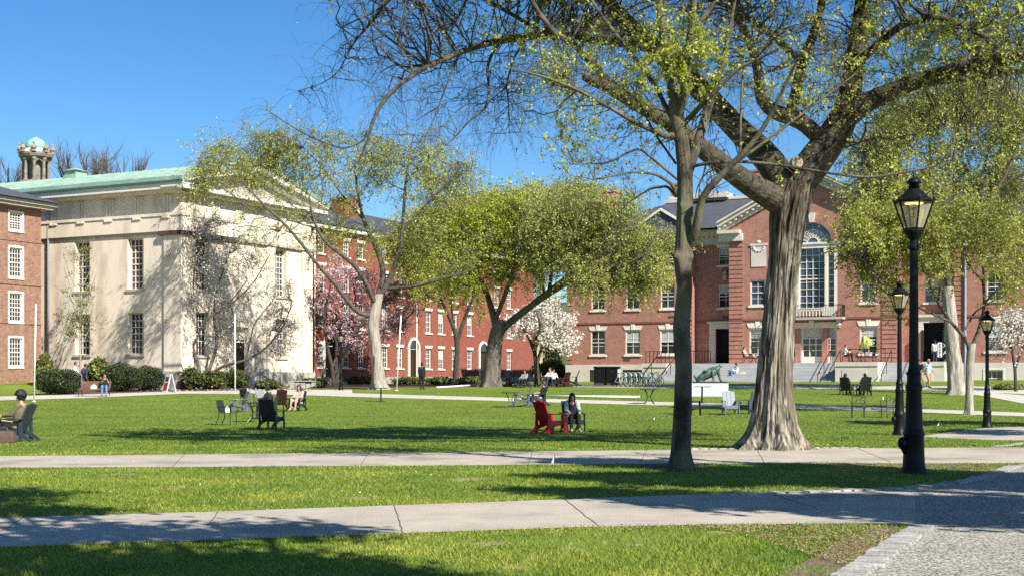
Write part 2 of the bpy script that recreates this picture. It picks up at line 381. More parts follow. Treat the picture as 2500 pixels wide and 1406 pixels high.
ring('tree_pit', 1640, 1141, .62, .9); ring('tree_pit_lawn', 880, 947, 1.6, 1.2)

BARE = []
for px, py, rx, ry in ((1185, 1327, .22, .30), (1402, 1341, .16, .2), (1010, 1312, .3, .10), (1760, 1300, .3, .14), (1560, 1330, .14, .16), (640, 1345, .2, .2), (2000, 1312, .3, .2), (1260, 1385, .2, .16), (430, 1190, .4, .4), (870, 1215, .35, .3), (1150, 1170, .4, .5), (300, 1158, .5, .3)):
    a = np.linspace(0, 2*PI, 22)[:-1]; c = G(px, py); rx *= .7; ry *= .75; rr = 1+.38*rng.normal(size=21); x = c[0]+rx*rr*np.cos(a); y = c[1]+ry*rr*np.sin(a); BARE.append(np.stack([x, y], -1))
    Vb = np.concatenate([[[c[0], c[1], c[2]+.004]], np.stack([x, y, gz(x, y)+.003], -1)]); i_ = np.arange(21)
    struct(npmesh('bare_patch', Vb, [np.stack([np.zeros(21, int), i_+1, (i_+1) % 21+1], -1)], mat('tan_soil', (.30, .245, .11), .95, (.17, .18, .05), 9.)))
# ------------------------------------------------------------------ grass blades near the camera
def inside(p, poly):
    x, y = p[:, 0], p[:, 1]; r = np.zeros(len(p), bool); q = np.roll(poly, 1, 0)
    for (x1, y1), (x2, y2) in zip(poly, q):
        c = (y1 > y) != (y2 > y)
        r ^= c & (x < (x2-x1)*(y-y1)/(y2-y1+1e-12)+x1)
    return r
def scatter(n, d0, d1, pw=1.6):
    u = rng.random(n); d = (d0**(1-pw)+u*(d1**(1-pw)-d0**(1-pw)))**(1/(1-pw))
    x = (rng.random(n)*2-1)*(d*.40+1.5)
    return np.stack([x, d], -1)
p = scatter(330000, 9.3, 33, 1.4)
keep = np.ones(len(p), bool)
for mk in MASKS: keep &= ~inside(p, mk)
for mk in BARE: keep &= ~(inside(p, mk) & (rng.random(len(p)) < .55))
keep &= ~(inside(p, SOILP) & (rng.random(len(p)) < .8))
pat = np.array([mnoise.noise(Vector((a*.55, b*.8, 3.1)))+.5*mnoise.noise(Vector((a*1.9, b*2.6, 7.7))) for a, b in p])
keep &= rng.random(len(p)) > np.clip((pat-.28)*3.2, 0, .7)
q2 = scatter(190000, 31, 84, 1.15); k2 = np.ones(len(q2), bool)
for mk in MASKS: k2 &= ~inside(q2, mk)
p = p[keep]; n1 = len(p); p = np.concatenate([p, q2[k2]]); n = len(p)
hv = .5+.5*np.sin(p[:, 0]*1.7+np.sin(p[:, 1]*1.1)*2)*np.sin(p[:, 1]*2.3+p[:, 0]*.6)
h = (.018+.026*rng.random(n))*(.8+.4*hv); a = rng.random(n)*2*PI; w = (.0022+.00022*p[:, 1])
base = np.stack([p[:, 0], p[:, 1], gz(p[:, 0], p[:, 1])], -1)
dx = np.stack([np.cos(a), np.sin(a), 0*a], -1)*w[:, None]
b2 = rng.random(n)*2*PI; tip = base+np.stack([np.cos(b2)*h*.7, np.sin(b2)*h*.7, h], -1)
V = np.stack([base-dx, base+dx, tip], 1).reshape(-1, 3)
M_BLADE = leafmat('grass_blade', (.060, .130, .008), (.44, .41, .065), (.185, .255, .024), .32, .55, .5)
g = struct(npmesh('grass', V[:3*n1], [np.arange(3*n1).reshape(-1, 3)], M_BLADE), 'stuff'); tag(g, 'short green grass blades covering the near lawn strips', 'grass')
M_BLADE2 = leafmat('mown_blade', (.050, .105, .007), (.255, .300, .036), (.125, .195, .016), .28, .3, .55)
g = struct(npmesh('mown_grass', V[3*n1:], [np.arange(3*(n-n1)).reshape(-1, 3)], M_BLADE2), 'stuff'); tag(g, 'mown grass of the wide middle lawn around the chairs', 'grass')
# dry leaf bits at the corner of the lawn
def bits(name, pts, size, m, lab, cat):
    n = len(pts); a = rng.random(n)*2*PI; s = size*(.6+.8*rng.random(n))
    e = np.stack([np.cos(a), np.sin(a), .25*rng.normal(size=n)], -1)*s[:, None]; f = np.stack([-np.sin(a), np.cos(a), .3*rng.normal(size=n)], -1)*s[:, None]*.6
    c = np.stack([pts[:, 0], pts[:, 1], gz(pts[:, 0], pts[:, 1])+.022+.012*rng.random(n)], -1)
    V = np.stack([c-e, c-f, c+e, c+f], 1).reshape(-1, 3)
    return tag(struct(npmesh(name, V, [np.arange(4*n).reshape(-1, 4)], m), 'stuff'), lab, cat)
cs = []
for i in range(5200):
    px = rnd.triangular(1650, 2200, 2130); py = rnd.uniform(1284, 1290+max(4, (px-1750)*.30))
    if i % 6 == 0: px, py = rnd.uniform(1150, 2100), rnd.uniform(1284, 1298)
    cs.append(G(px, min(py, 1420))[:2])
cs = np.array(cs); ok = np.ones(len(cs), bool)
for mk in MASKS: ok &= ~inside(cs, mk)
M_LIT = leafmat('dry_leaf', (.22, .15, .06), (.50, .40, .22), (.38, .28, .13), .1, .5)
bits('leaf_litter', cs[ok], .011, M_LIT, 'tan dry leaf bits strewn over the lawn corner by the plaza', 'leaf litter')
cs = np.array([G(rnd.uniform(150, 760), rnd.triangular(936, 957, 950))[:2] for _ in range(1500)]); sel = cs[:, 0] > G(430, 950)[0]-3+rng.random(len(cs))*4
M_PET = leafmat('fallen_petal', (.60, .36, .33), (.80, .66, .60), (.7, .48, .44), .1, .5)
bits('fallen_petals', cs[sel], .075, M_PET, 'pink fallen petals carpeting the bed before the pale stone hall', 'petals')
cs = np.array([G(rnd.uniform(0, 1250), rnd.uniform(985, 1250))[:2] for _ in range(130)]+[G(rnd.uniform(0, 110), rnd.uniform(935, 966))[:2] for _ in range(90)])
bits('lawn_petals', cs, .016, mat('white_petal', (.8, .78, .74), .6), 'tiny white petals scattered over the sunny lawn', 'petals')
# ------------------------------------------------------------------ building materials
M_BRICK = brickmat('brick_red', (.36, .124, .085), (.27, .090, .064), (.42, .31, .25), .26)
M_BRICKH = brickmat('brick_deep', (.27, .070, .045), (.20, .050, .034), (.24, .12, .09), .25)
M_BRICKU = brickmat('brick_old', (.25, .110, .070), (.16, .065, .045), (.32, .24, .18), .40, patch=(.34, .22, .155))
M_STUC = mat('cream_stucco', (.80, .695, .56), .9, (.68, .58, .46), 1.1, bump=.25, bscale=20, detail=10, c3=(.56, .47, .37), scale3=.75, stretch=(1, 1, .35))
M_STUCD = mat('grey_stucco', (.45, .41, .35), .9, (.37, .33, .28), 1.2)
M_TRIM = mat('white_trim', (.74, .70, .62), .6, (.64, .60, .52), 2.)
M_STONE = mat('limestone', (.62, .575, .50), .85, (.50, .455, .39), .8, bump=.2, bscale=15, detail=8)
M_STEP = mat('grey_steps', (.44, .44, .43), .85, (.29, .30, .31), 2.2, stretch=(.25, 1, 3))
M_PLIN = mat('rough_plinth', (.40, .37, .33), .9, (.22, .20, .18), 2.5, bump=1, bscale=8)
M_COPPER = mat('green_copper', (.33, .44, .36), .7, (.20, .32, .26), 1.2, detail=9, c3=(.22, .30, .25), scale3=.8)
M_COPD = mat('dark_copper', (.045, .13, .10), .6)
M_SLATE = mat('slate', (.085, .095, .11), .65, (.05, .055, .065), 3., stretch=(1, 1, 3))
M_GLASS = mat('window_glass', (.018, .022, .028), .06, (.012, .014, .018), 2., spec=.8)
M_GLASSB = mat('window_glass_sky', (.055, .10, .17), .05, (.025, .045, .08), 1.2, spec=.9)  # blue of the reflected sky put into the pane's base colour
M_BLIND = mat('window_blind', (.45, .46, .45), .8)
M_IRON = mat('black_iron', (.012, .012, .013), .45)
M_DARK = mat('dark_interior', (.006, .005, .005), .9)
M_DOORP = mat('dark_door', (.035, .02, .016), .5)
M_LEDGE = mat('dark_ledge', (.085, .055, .05), .8)
M_PIPE = mat('grey_pipe', (.33, .34, .38), .5)
M_VENT = mat('grille', (.07, .06, .05), .7)

def wall(b, O, ex, en, x0, x1, z0, z1, holes=(), rev=.3):
    """one wall face with real openings; holes are (x0,x1,z0,z1) with reveals rev deep"""
    O, ex, en = map(np.asarray, (O, ex, en)); p = lambda x, z, d=0.: O+ex*x+en*d+np.array([0, 0, z])
    X = sorted({x0, x1, *[h[0] for h in holes], *[h[1] for h in holes]}); Zs = sorted({z0, z1, *[h[2] for h in holes], *[h[3] for h in holes]})
    X = [x for x in X if x0 <= x <= x1]; Zs = [z for z in Zs if z0 <= z <= z1]
    for a, c in zip(X[:-1], X[1:]):
        for e, f in zip(Zs[:-1], Zs[1:]):
            mx, mz = (a+c)/2, (e+f)/2
            if any(h[0] < mx < h[1] and h[2] < mz < h[3] for h in holes): continue
            b.quad(p(a, e), p(c, e), p(c, f), p(a, f))
    for h in holes:
        a, c, e, f = h[:4]
        b.quad(p(a, e), p(a, f), p(a, f, -rev), p(a, e, -rev)); b.quad(p(c, e), p(c, e, -rev), p(c, f, -rev), p(c, f))
        b.quad(p(a, f), p(c, f), p(c, f, -rev), p(a, f, -rev)); b.quad(p(a, e), p(a, e, -rev), p(c, e, -rev), p(c, e))
        b.quad(p(a, e, -rev-.5), p(c, e, -rev-.5), p(c, f, -rev-.5), p(a, f, -rev-.5))
def window(par, O, ex, en, h, nx=3, nz=4, rev=.3, fw=.09, mw=.03, m=None, glass=None, sill=0., head=0., key=False, blind=0., arch=0., sm=None, sash=True, surround=0.):
    """sash window: frame with glazing bars, pane; optional sill, lintel, blind, segmental top"""
    a, c, e, f = h[:4]; m = m or M_TRIM; sm = sm or M_TRIM; O, ex, en = map(np.asarray, (O, ex, en))
    b = MB(); B = lambda *q: b.abox(O, ex, en, *q); d0, d1 = -rev, -rev+.09
    B(a, a+fw, d0, d1, e, f); B(c-fw, c, d0, d1, e, f); B(a+fw, c-fw, d0, d1, e, e+fw); B(a+fw, c-fw, d0, d1, f-fw, f)
    mid = (e+f)/2
    if sash: B(a+fw, c-fw, d0, d1+.012, mid-.035, mid+.035)
    for i in range(1, nx):
        x = a+fw+(c-a-2*fw)*i/nx; B(x-mw/2, x+mw/2, d0+.01, d1-.02, e+fw, f-fw)
    for i in range(1, nz):
        z = e+fw+(f-e-2*fw)*i/nz
        if not sash or abs(z-mid) > .06: B(a+fw, c-fw, d0+.012, d1-.022, z-mw/2, z+mw/2)
    if surround:
        s = surround; B(a-s, a, -.05, .04, e-.02, f+s); B(c, c+s, -.05, .04, e-.02, f+s); B(a, c, -.05, .04, f, f+s); B(a-s, c+s, -.05, .07, e-.14, e-.02)
    if arch:
        n = 10; pts = [(a-.1, f-.005)]+[(a-.1+(c-a+.2)*i/n, f+.005+arch*math.sin(PI*i/n)) for i in range(n+1)]+[(c+.1, f-.005)]
        b.poly(pts, O, ex, en, -rev+.02, .035)
    w = b.build('window', m, par)
    MB().abox(O, ex, en, a+fw*.5, c-fw*.5, -rev-.02, -rev+.03, e+fw*.5, f-fw*.5).build('pane', glass or M_GLASS, w)
    if blind: MB().abox(O, ex, en, a+fw, c-fw, -rev+.034, -rev+.046, f-fw-(f-e)*blind, f-fw).build('blind', M_BLIND, w)
    if sill: MB().abox(O, ex, en, a-.13, c+.13, -rev+.1, .10, e-sill, e-.004).build('sill', sm, w)
    if head:
        L = MB(); k = .16; L.poly([(a-.05, f+.004), (c+.05, f+.004), (c+.05+k, f+head), (a-.05-k, f+head)], O, ex, en, -.06, .045)
        if key: mx = (a+c)/2; L.poly([(mx-.12, f+.006), (mx+.12, f+.006), (mx+.18, f+head+.13), (mx-.18, f+head+.13)], O, ex, en, -.05, .085)
        L.build('lintel', sm, w)
    return w
O0 = np.zeros(3); EX = np.array([1., 0, 0]); EY = np.array([0, 1., 0]); NX = -EX; NY = -EY
def solve(px, P0, dirv):
    """distance along a facade line at which it crosses photo column px"""
    k = (px-CX)/F
    return (k*P0[1]-P0[0])/(dirv[0]-k*dirv[1])

# ------------------------------------------------------------------ left brick hall (end of a long hall)
P0 = np.array([-33.1, 95., 0])
A = 22.
bh = thing('brick_hall', 'old brown brick hall with arched white sash windows at far left edge', 'building', P0-U2*A, ANG_U)
ux = lambda px: A+solve(px, P0, U2)
H = []; rows = [(2.42, 4.38, .16), (5.5, 7.45, .16), (8.52, 10.55, .18), (11.75, 12.95, 0)]
cols = [A-2.28-3.05*i for i in range(7)]
for z0, z1, ar in rows:
    for x in cols: H.append((x-.56, x+.56, z0, z1))
b = MB(); wall(b, O0, EX, NY, 0, A, 0, 13.4, H, .16)
b.quad((A, 0, 0), (A, 13, 0), (A, 13, 13.4), (A, 0, 13.4)); b.quad((0, 13, 0), (0, 0, 0), (0, 0, 13.4), (0, 13, 13.4)); b.quad((A, 13, 0), (0, 13, 0), (0, 13, 13.4), (A, 13, 13.4))
b.build('wall', M_BRICKU, bh)
b = MB()
for z in (4.93+.55, 8.0-.25+.4, 11.15): b.abox(O0, EX, NY, -.05, A+.06, -.02, .06, z-.12, z); b.abox((A, 0, 0), EY, EX, -.05, 13, -.02, .06, z-.12, z)
b.build('string_course', M_BRICKU, bh)
for i, h in enumerate(H):
    ar = rows[i//len(cols)][2]
    window(bh, O0, EX, NY, h, 4, 6, .16, .10, .035, arch=ar, surround=.13)
b = MB(); b.abox(O0, EX, NY, -.8, A+.6, -.9, .6, 13.4, 13.62); b.abox(O0, EX, NY, -1, A+.8, -1, .8, 13.62, 13.86)
b.abox((A, 0, 0), EY, EX, .9, 13.6, -.5, .75, 13.4, 13.62); b.abox((A, 0, 0), EY, EX, 1, 13.8, -.5, 1., 13.62, 13.86); b.build('cornice', M_STUCD, bh)
b = MB(); b.add([(-1, -1.05, 13.88), (A+1.05, -1.05, 13.88), (A+1.05, 14, 13.88), (-1, 14, 13.88), (5, 6.5, 16.6), (A-6.5, 6.5, 16.6)], [(0, 1, 5, 4), (1, 2, 5), (2, 3, 4, 5), (3, 0, 4)])
b.build('roof', M_SLATE, bh)

# ------------------------------------------------------------------ cream temple-fronted hall
PM = np.array([-22.8, 93., 0]); LM = 30.; WM = 15.4
mh = thing('temple_hall', 'cream stucco temple-like hall with green copper gable roof', 'building', PM, ANG_W)
def mx_l(px): return -(-solve(px, PM, W2))
def mx_g(px): return solve(px, PM, U2)
ZP, ZA, ZL, ZT, ZF, ZC = 2.1, 11.45, 11.75, 13.0, 14.35, 14.95
HL = []
for px in (331, 201):
    x = mx_l(px)
    HL += [(x-.72, x+.72, 7.85, 11.38), (x-.72, x+.72, 3.3, 6.2)]
x = 2*mx_l(201)-mx_l(331)
HL += [(x-.72, x+.72, 7.85, 11.38), (x-.72, x+.72, 3.3, 6.2), (x-5.7, x-4.3, 7.85, 11.38), (x-5.7, x-4.3, 3.3, 6.2)]
b = MB(); wall(b, O0, EX, NY, -LM, 0, 0, ZF, HL, .42)
tg = [mx_g(495), mx_g(591), mx_g(686)]
HG = [(tg[0]-.7, tg[0]+.7, 3.2, 6.25), (tg[2]-.7, tg[2]+.7, 3.2, 6.1), (tg[0]-.7, tg[0]+.7, 7.85, 11.38), (tg[2]-.7, tg[2]+.7, 7.85, 11.38), (tg[1]-.75, tg[1]+.75, 2.1, 5.35)]
wall(b, O0, EY, EX, 0, WM, 0, ZF, HG, .45)
b.quad((0, WM, 0), (-LM, WM, 0), (-LM, WM, ZF), (0, WM, ZF)); b.quad((-LM, 0, 0), (-LM, WM, 0), (-LM, WM, ZF), (-LM, 0, ZF))
# wide corner piers and pilasters
pil = [(0, 1.35), (4.55, 5.55), (9.55, 10.55), (14.05, WM)]
for i, (a, c) in enumerate(pil): b.abox(O0, EY, EX, a, c, -.02, .16, ZP, ZA)
b.abox(O0, EX, NY, -1.35, .16, -.02, .16, ZP, ZA)
# entablature bands set proud
b.abox(O0, EX, NY, -LM, .2, -.03, .2, ZL, ZT-.2); b.abox(O0, EY, EX, -.2, WM+.05, -.03, .2, ZL, ZT-.2)
b.build('wall', M_STUC, mh)
b = MB(); b.abox(O0, EX, NY, -LM, .26, -.03, .27, ZT-.2, ZT); b.abox(O0, EY, EX, -.26, WM+.1, -.03, .27, ZT-.2, ZT)
for i in range(9):                                     # guttae under the band
    x = -1.1-i*2.62; b.abox(O0, EX, NY, x-.38, x+.38, .20, .25, ZT-.36, ZT-.2); [b.abox(O0, EX, NY, x-.34+k*.14, x-.27+k*.14, .25, .30, ZT-.36, ZT-.2) for k in range(5)]
for i in range(6):
    x = 1.1+i*2.62; b.abox(O0, EY, EX, x-.38, x+.38, .20, .25, ZT-.36, ZT-.2)
b.build('frieze_band', M_STUC, mh)
for e_, n_, sg, cnt in ((EX, NY, -1, 9), (EY, EX, 1, 6)):
    for i in range(cnt):
        b = MB(); x = sg*(1.1+i*2.62); b.abox(O0, e_, n_, x-.40, x+.40, -.02, .03, ZT+.01, ZF-.12)
        for k in (-.27, 0, .27): b.abox(O0, e_, n_, x+k-.10, x+k+.10, -.02, .10, ZT+.02, ZF-.13)
        b.build('triglyph', M_STUC, mh)
b = MB(); b.abox(O0, EX, NY, -1.7, .3, -.02, .34, ZA, ZL); b.abox(O0, EY, EX, -.34, 5.7, -.02, .34, ZA, ZL)
b.build('dark_ledge', M_LEDGE, mh)
b = MB(); b.abox(O0, EX, NY, -LM, -1.7, -.02, .10, ZA+.12, ZL); b.abox(O0, EY, EX, 5.7, WM, -.02, .24, ZA+.1, ZL); b.build('taenia', M_STUCD, mh)
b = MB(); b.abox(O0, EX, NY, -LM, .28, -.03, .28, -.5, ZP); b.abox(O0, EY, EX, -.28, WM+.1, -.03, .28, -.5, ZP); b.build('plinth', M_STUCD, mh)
# cornice: soffit slabs, then the roof
b = MB(); b.abox(O0, EX, NY, -LM-.6, .55, -1, .55, ZF, ZF+.2); b.abox(O0, EX, NY, -LM-.9, .95, -1, .95, ZF+.2, ZC)
b.abox(O0, EY, EX, -.55+.01, WM+.55, -1, .55, ZF+.004, ZF+.204); b.abox(O0, EY, EX, -.95+.01, WM+.95, -1, .952, ZF+.206, ZC-.15)
rz_ = 16.75; ap = WM/2
for s in (-1, 1):                                      # raking cornices
    e = ap+s*(ap+1.0)
    for d0, d1, lo, hi in ((-.9, .6, -.30, .02), (-.9, 1.0, .02, .40)):
        pts = [(e, ZC+lo), (e, ZC+hi), (ap, rz_+hi), (ap, rz_+lo)]
        b.poly(pts, O0, EY, EX, d0, d1)
b.build('cornice', M_TRIM, mh)
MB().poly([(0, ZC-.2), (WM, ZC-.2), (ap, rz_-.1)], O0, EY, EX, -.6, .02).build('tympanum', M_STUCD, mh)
b = MB(); e = 1.08
for y0, s in ((-e, 1), (WM+e, -1)):
    b.add([(1.05, y0, ZC+.12), (-LM-1.05, y0, ZC+.12), (-LM-1.05, ap, rz_+.62), (1.05, ap, rz_+.62), (1.05, y0, ZC+.40), (-LM-1.05, y0, ZC+.40), (-LM-1.05, ap, rz_+.86), (1.05, ap, rz_+.86)],
          [(0, 1, 2, 3), (4, 5, 6, 7), (0, 1, 5, 4), (0, 3, 7, 4), (1, 2, 6, 5)])
for i in range(34): x = .6-i*.95; b.beam((x, -e, ZC+.42), (x, ap, rz_+.88), .05, .05)
rf = b.build('roof', M_COPPER, mh)
MB().abox(O0, EX, NY, -LM-1, 1.06, 1.0, 1.09, ZC, ZC+.14).build('gutter', M_COPD, rf)
vx = mx_l(70)
b = MB(); b.box(vx-2.9, vx-1.7, ap-1.3, ap-.1, rz_+.2, rz_+1.15); b.add([(vx-3.05, ap-1.45, rz_+1.15), (vx-1.55, ap-1.45, rz_+1.15), (vx-1.55, ap+.05, rz_+1.15), (vx-3.05, ap+.05, rz_+1.15), (vx-2.3, ap-.7, rz_+1.45)], [(0, 1, 4), (1, 2, 4), (2, 3, 4), (3, 0, 4)])
b.build('roof_vent', M_COPPER, rf)
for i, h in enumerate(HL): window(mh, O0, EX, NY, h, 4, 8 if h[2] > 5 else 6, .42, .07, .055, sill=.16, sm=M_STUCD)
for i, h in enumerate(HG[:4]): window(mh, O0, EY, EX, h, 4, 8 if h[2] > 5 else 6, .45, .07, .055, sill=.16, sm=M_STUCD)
h = HG[4]; d = MB(); d.abox(O0, EY, EX, h[0], h[1], -.45, -.38, h[2], h[3]-.9).build('door', M_DARK, mh)
b = MB(); n = 12; mxx = (h[0]+h[1])/2
b.tube([(-.34, mxx+.7*math.cos(PI*i/n), h[3]-1.05+.6*math.sin(PI*i/n)) for i in range(n+1)], .035, 6); b.abox(O0, EY, EX, h[0], h[1], -.40, -.34, h[3]-1.1, h[3]-1.02); b.abox(O0, EY, EX, h[0], h[1], -.44, -.41, h[3]-1.0, h[3])
b.build('fanlight', M_TRIM, mh)
b = MB(); px_ = mx_l(120); b.tube([(px_, -.12, 1.), (px_, -.12, 13.9), (px_-.1, -.5, 14.3)], .1, 8); b.build('downpipe', M_PIPE, mh, smooth=True)
b = MB(); b.tube([(-1.36, -.02, 2.1), (-1.36, -.02, ZA)], .02, 5); b.build('cable', M_LEDGE, mh)
for i in range(5):                                    # steps at the gable door
    pass
b = MB()
for i in range(5): b.box(.02+.1, 2.0-.34*i, mxx-1.3, mxx+1.3, 1.0+.22*i-.3*(i == 0), 1.22+.22*i)
b.build('door_steps', M_STONE, mh)

# ------------------------------------------------------------------ long red brick hall in the middle
PH = np.array([-15.7, 107., 0]); LH = 40.
hh = thing('red_brick_hall', 'long dark red brick hall behind the trees with arched doorways', 'building', PH, ANG_U)
hx = lambda px: solve(px, PH, U2)
cols = [hx(p) for p in (785, 845, 881, 940, 976, 1046, 1077, 1110, 1147, 1213, 1243)]
doors = [hx(801)+.25, hx(1010), hx(1180)]
H = []
for c in cols:
    if min(abs(c-d) for d in doors) > 1.1: H.append((c-.52, c+.52, 2.5, 4.35, 0))
    H.append((c-.52, c+.52, 5.75, 7.75, 1)); H.append((c-.52, c+.52, 8.75, 10.6, 1)); H.append((c-.48, c+.48, 11.55, 12.85, 1))
for d in doors: H.append((d-.72, d+.72, 1.75, 4.25, 2))
b = MB(); wall(b, O0, EX, NY, 0, LH, 1.9-.15, 13.55, H, .22)
b.quad((LH, 0, 0), (LH, 11, 0), (LH, 11, 13.55), (LH, 0, 13.55)); b.quad((0, 11, 0), (0, 0, 0), (0, 0, 13.55), (0, 11, 13.55))
b.poly([(LH, 13.5), (LH, 13.5)], O0, EX, EY, 0, 11) if 0 else None
b.add([(0, 0, 13.55), (0, 11, 13.55), (0, 5.5, 16.2)], [(0, 1, 2)]); b.add([(LH, 0, 13.55), (LH, 11, 13.55), (LH, 5.5, 16.2)], [(0, 1, 2)])
b.build('wall', M_BRICKH, hh)
for h in H:
    if h[4] < 2: window(hh, O0, EX, NY, h, 3, 4, .2, .09, .035, head=.24, sill=.12, blind=.5 if rnd.random() < .25 else 0)
for d in doors:
    b = MB(); n = 14
    for r0, r1, dd in ((.80, 1.02, .10),):
        pts = [(d+r1*math.cos(PI*i/n), 4.25+r1*math.sin(PI*i/n)) for i in range(n+1)]+[(d+r0*math.cos(PI*i/n), 4.25+r0*math.sin(PI*i/n)) for i in range(n, -1, -1)]
        for i in range(n):
            q = [pts[i], pts[i+1], pts[2*n-i], pts[2*n+1-i]]; b.poly(q, O0, EX, NY, -.05, dd)
    b.abox(O0, EX, NY, d-1.0, d-.74, -.05, .10, 1.75, 4.25); b.abox(O0, EX, NY, d+.74, d+1.0, -.05, .10, 1.75, 4.25)
    fr = b.build('doorway', M_TRIM, hh)
    pts = [(d+.8*math.cos(PI*i/n), 4.25+.8*math.sin(PI*i/n)) for i in range(n+1)]; MB().poly(pts, O0, EX, NY, -.03, .02).build('fanlight', M_GLASS, fr)
    MB().abox(O0, EX, NY, d-.7, d+.7, -.20, -.14, 1.75, 4.2).build('door', M_DOORP, fr)
    b = MB(); [b.abox(O0, EX, NY, d-1.2, d+1.2, .2, 1.3-.3*i, .9+.22*i-.5*(i == 0), 1.12+.22*i) for i in range(3)]; b.build('door_step', M_PLIN, fr)
b = MB(); b.abox(O0, EX, NY, -.05, LH+.05, -.1, .14, -.2, 1.75); b.build('plinth', M_PLIN, hh)
b = MB(); b.abox(O0, EX, NY, -.3, LH+.3, -.3, .45, 13.55, 13.85); b.build('cornice', M_TRIM, hh)
b = MB()
b.add([(-.4, -.55, 13.87), (LH+.4, -.55, 13.87), (LH+.4, 5.5, 16.55), (-.4, 5.5, 16.55), (-.4, 11.5, 13.87), (LH+.4, 11.5, 13.87)], [(0, 1, 2, 3), (3, 2, 5, 4)]); rf = b.build('roof', M_SLATE, hh)
for px in (853,):
    x = solve(px, PH+np.array([-.893, .45, 0])*3.4, U2); b = MB(); b.box(x-.95, x+.95, 3.2, 4.6, 14.5, 17.0); b.box(x-1.05, x+1.05, 3.1, 4.7, 17.0, 17.25); b.build('chimney', M_BRICKH, rf)
b = MB(); b.box(hx(925), hx(1000), 4.9, 6.5, 15.8, 16.75); b.build('roof_monitor', M_TRIM, rf)
for px in (766, 1015):
    b = MB(); x = hx(px); b.tube([(x, -.1, 1.8), (x, -.1, 13.6)], .07, 6); b.build('downpipe', M_TRIM if px > 800 else M_TRIM, hh)

# ------------------------------------------------------------------ right brick students' building with steps
PF = np.array([4.83, 118., 0])
fh = thing('brick_hall', 'wide red brick building with tall arched central window and stone terrace', 'building', PF, ANG_W)
fx = lambda px: solve(px, PF, W2)
xL, xR0, xC0, xC1, xR1, xE = 0., fx(1690), fx(1790), fx(2196), fx(2330), fx(2430)+9
REC, CEN = -1.0, 1.0                                   # recess and centre block offsets
ZB, ZE, ZS = 2.8, 13.45, 6.4
sc = lambda px: F/(PF+W2*fx(px))[1]
zz = lambda px, py: EYE+(YH-py)/sc(px)
wings = [(1460, .92), (1545, .92), (1630, .92)]
HW, HWk = [], []
for px, hw in wings:
    x = fx(px); HW += [(x-.68, x+.68, 3.65, 5.75), (x-.62, x+.62, 7.5, 9.5), (x-.6, x+.6, 10.9, 12.3)]
b = MB(); wall(b, O0, EX, NY, xL, xR0, ZB, ZE, HW, .2)
b.quad((xL, 14, 0), (xL, 0, 0), (xL, 0, ZE), (xL, 14, ZE))
b.quad((xR0, 0, 0), (xR0, -REC, 0), (xR0, -REC, ZE), (xR0, 0, ZE))
OR = np.array([0, -REC, 0.]); OC = np.array([0, -CEN, 0.])
dx = (fx(1736), fx(1787)); cxr = fx(1762)
HR = [(dx[0]+.1, dx[1]-.15, ZB, 5.75), (cxr-.62, cxr+.62, 7.5, 9.4), (cxr-.62, cxr+.62, 11.0, 12.45)]
wall(b, OR, EX, NY, xR0, xC0, ZB, ZE, HR, .3)
b.quad((xC0, -CEN, 0), (xC0, -REC, 0), (xC0, -REC, ZE), (xC0, -CEN, ZE)); b.quad((xC1, -CEN, 0), (xC1, -REC, 0), (xC1, -REC, ZE), (xC1, -CEN, ZE))
cc = fx(1990); side = [fx(1858), 2*cc-fx(1858)]
HC = []
for x in side: HC += [(x-.68, x+.68, 3.55, 5.7), (x-.62, x+.62, 7.5, 9.55)]
PALW = 2.05; ZSP = 12.35
HC += [(cc-2.0, cc+2.0, ZB, 5.6), (cc-PALW, cc+PALW, 6.95, ZSP)]
wall(b, OC, EX, NY, xC0, xC1, ZB, ZSP, HC, .35)
n = 18; xm = (xC0+xC1)/2; apz = 17.7                    # gable with the round head cut out
arc = [(cc+1.55*math.cos(PI*i/n), ZSP+1.55*math.sin(PI*i/n)) for i in range(n+1)]
P3 = lambda x, z, d=0.: (x, -CEN+d, z)
outl = lambda x: (min(apz, 14.3+(apz-14.3)*(1-abs(x-xm)/(xm-xC0))))
for i in range(n):
    (ax, az), (bx_, bz) = arc[i], arc[i+1]; b.quad(P3(ax, az), P3(bx_, bz), P3(bx_, outl(bx_)), P3(ax, outl(ax))); b.quad(P3(ax, az), P3(bx_, bz), P3(bx_, bz, .35), P3(ax, az, .35))
for s, e in ((xC0, cc-1.55), (cc+1.55, xC1)):
    b.quad(P3(s, ZSP), P3(e, ZSP), P3(e, outl(e)), P3(s, outl(s)))
b.quad(P3(cc-2.05, ZSP), P3(cc-1.55, ZSP), P3(cc-1.55, ZSP, .35), P3(cc-2.05, ZSP, .35))
# right recess and right wing
d2 = (fx(2246), fx(2300)); cr2 = fx(2272)
HR2 = [(d2[0], d2[1], ZB, 5.95), (cr2-.62, cr2+.62, 7.5, 9.4), (cr2-.62, cr2+.62, 11.0, 12.45)]
wall(b, OR, EX, NY, xC1, xR1, ZB, ZE, HR2, .3)
HE = []
for k in range(3):
    x = fx(2430)+k*3.2; HE += [(x-.72, x+.72, 3.65, 5.8), (x-.62, x+.62, 7.5, 9.5), (x-.6, x+.6, 10.9, 12.3)]
wall(b, O0, EX, NY, xR1, xE, ZB, ZE, HE, .2); b.quad((xR1, 0, 0), (xR1, -REC, 0), (xR1, -REC, ZE), (xR1, 0, ZE)); b.quad((xE, 0, 0), (xE, 14, 0), (xE, 14, ZE), (xE, 0, ZE))
b.quad((xL, 14, 0), (xE, 14, 0), (xE, 14, ZE), (xL, 14, ZE))
b.build('wall', M_BRICK, fh)
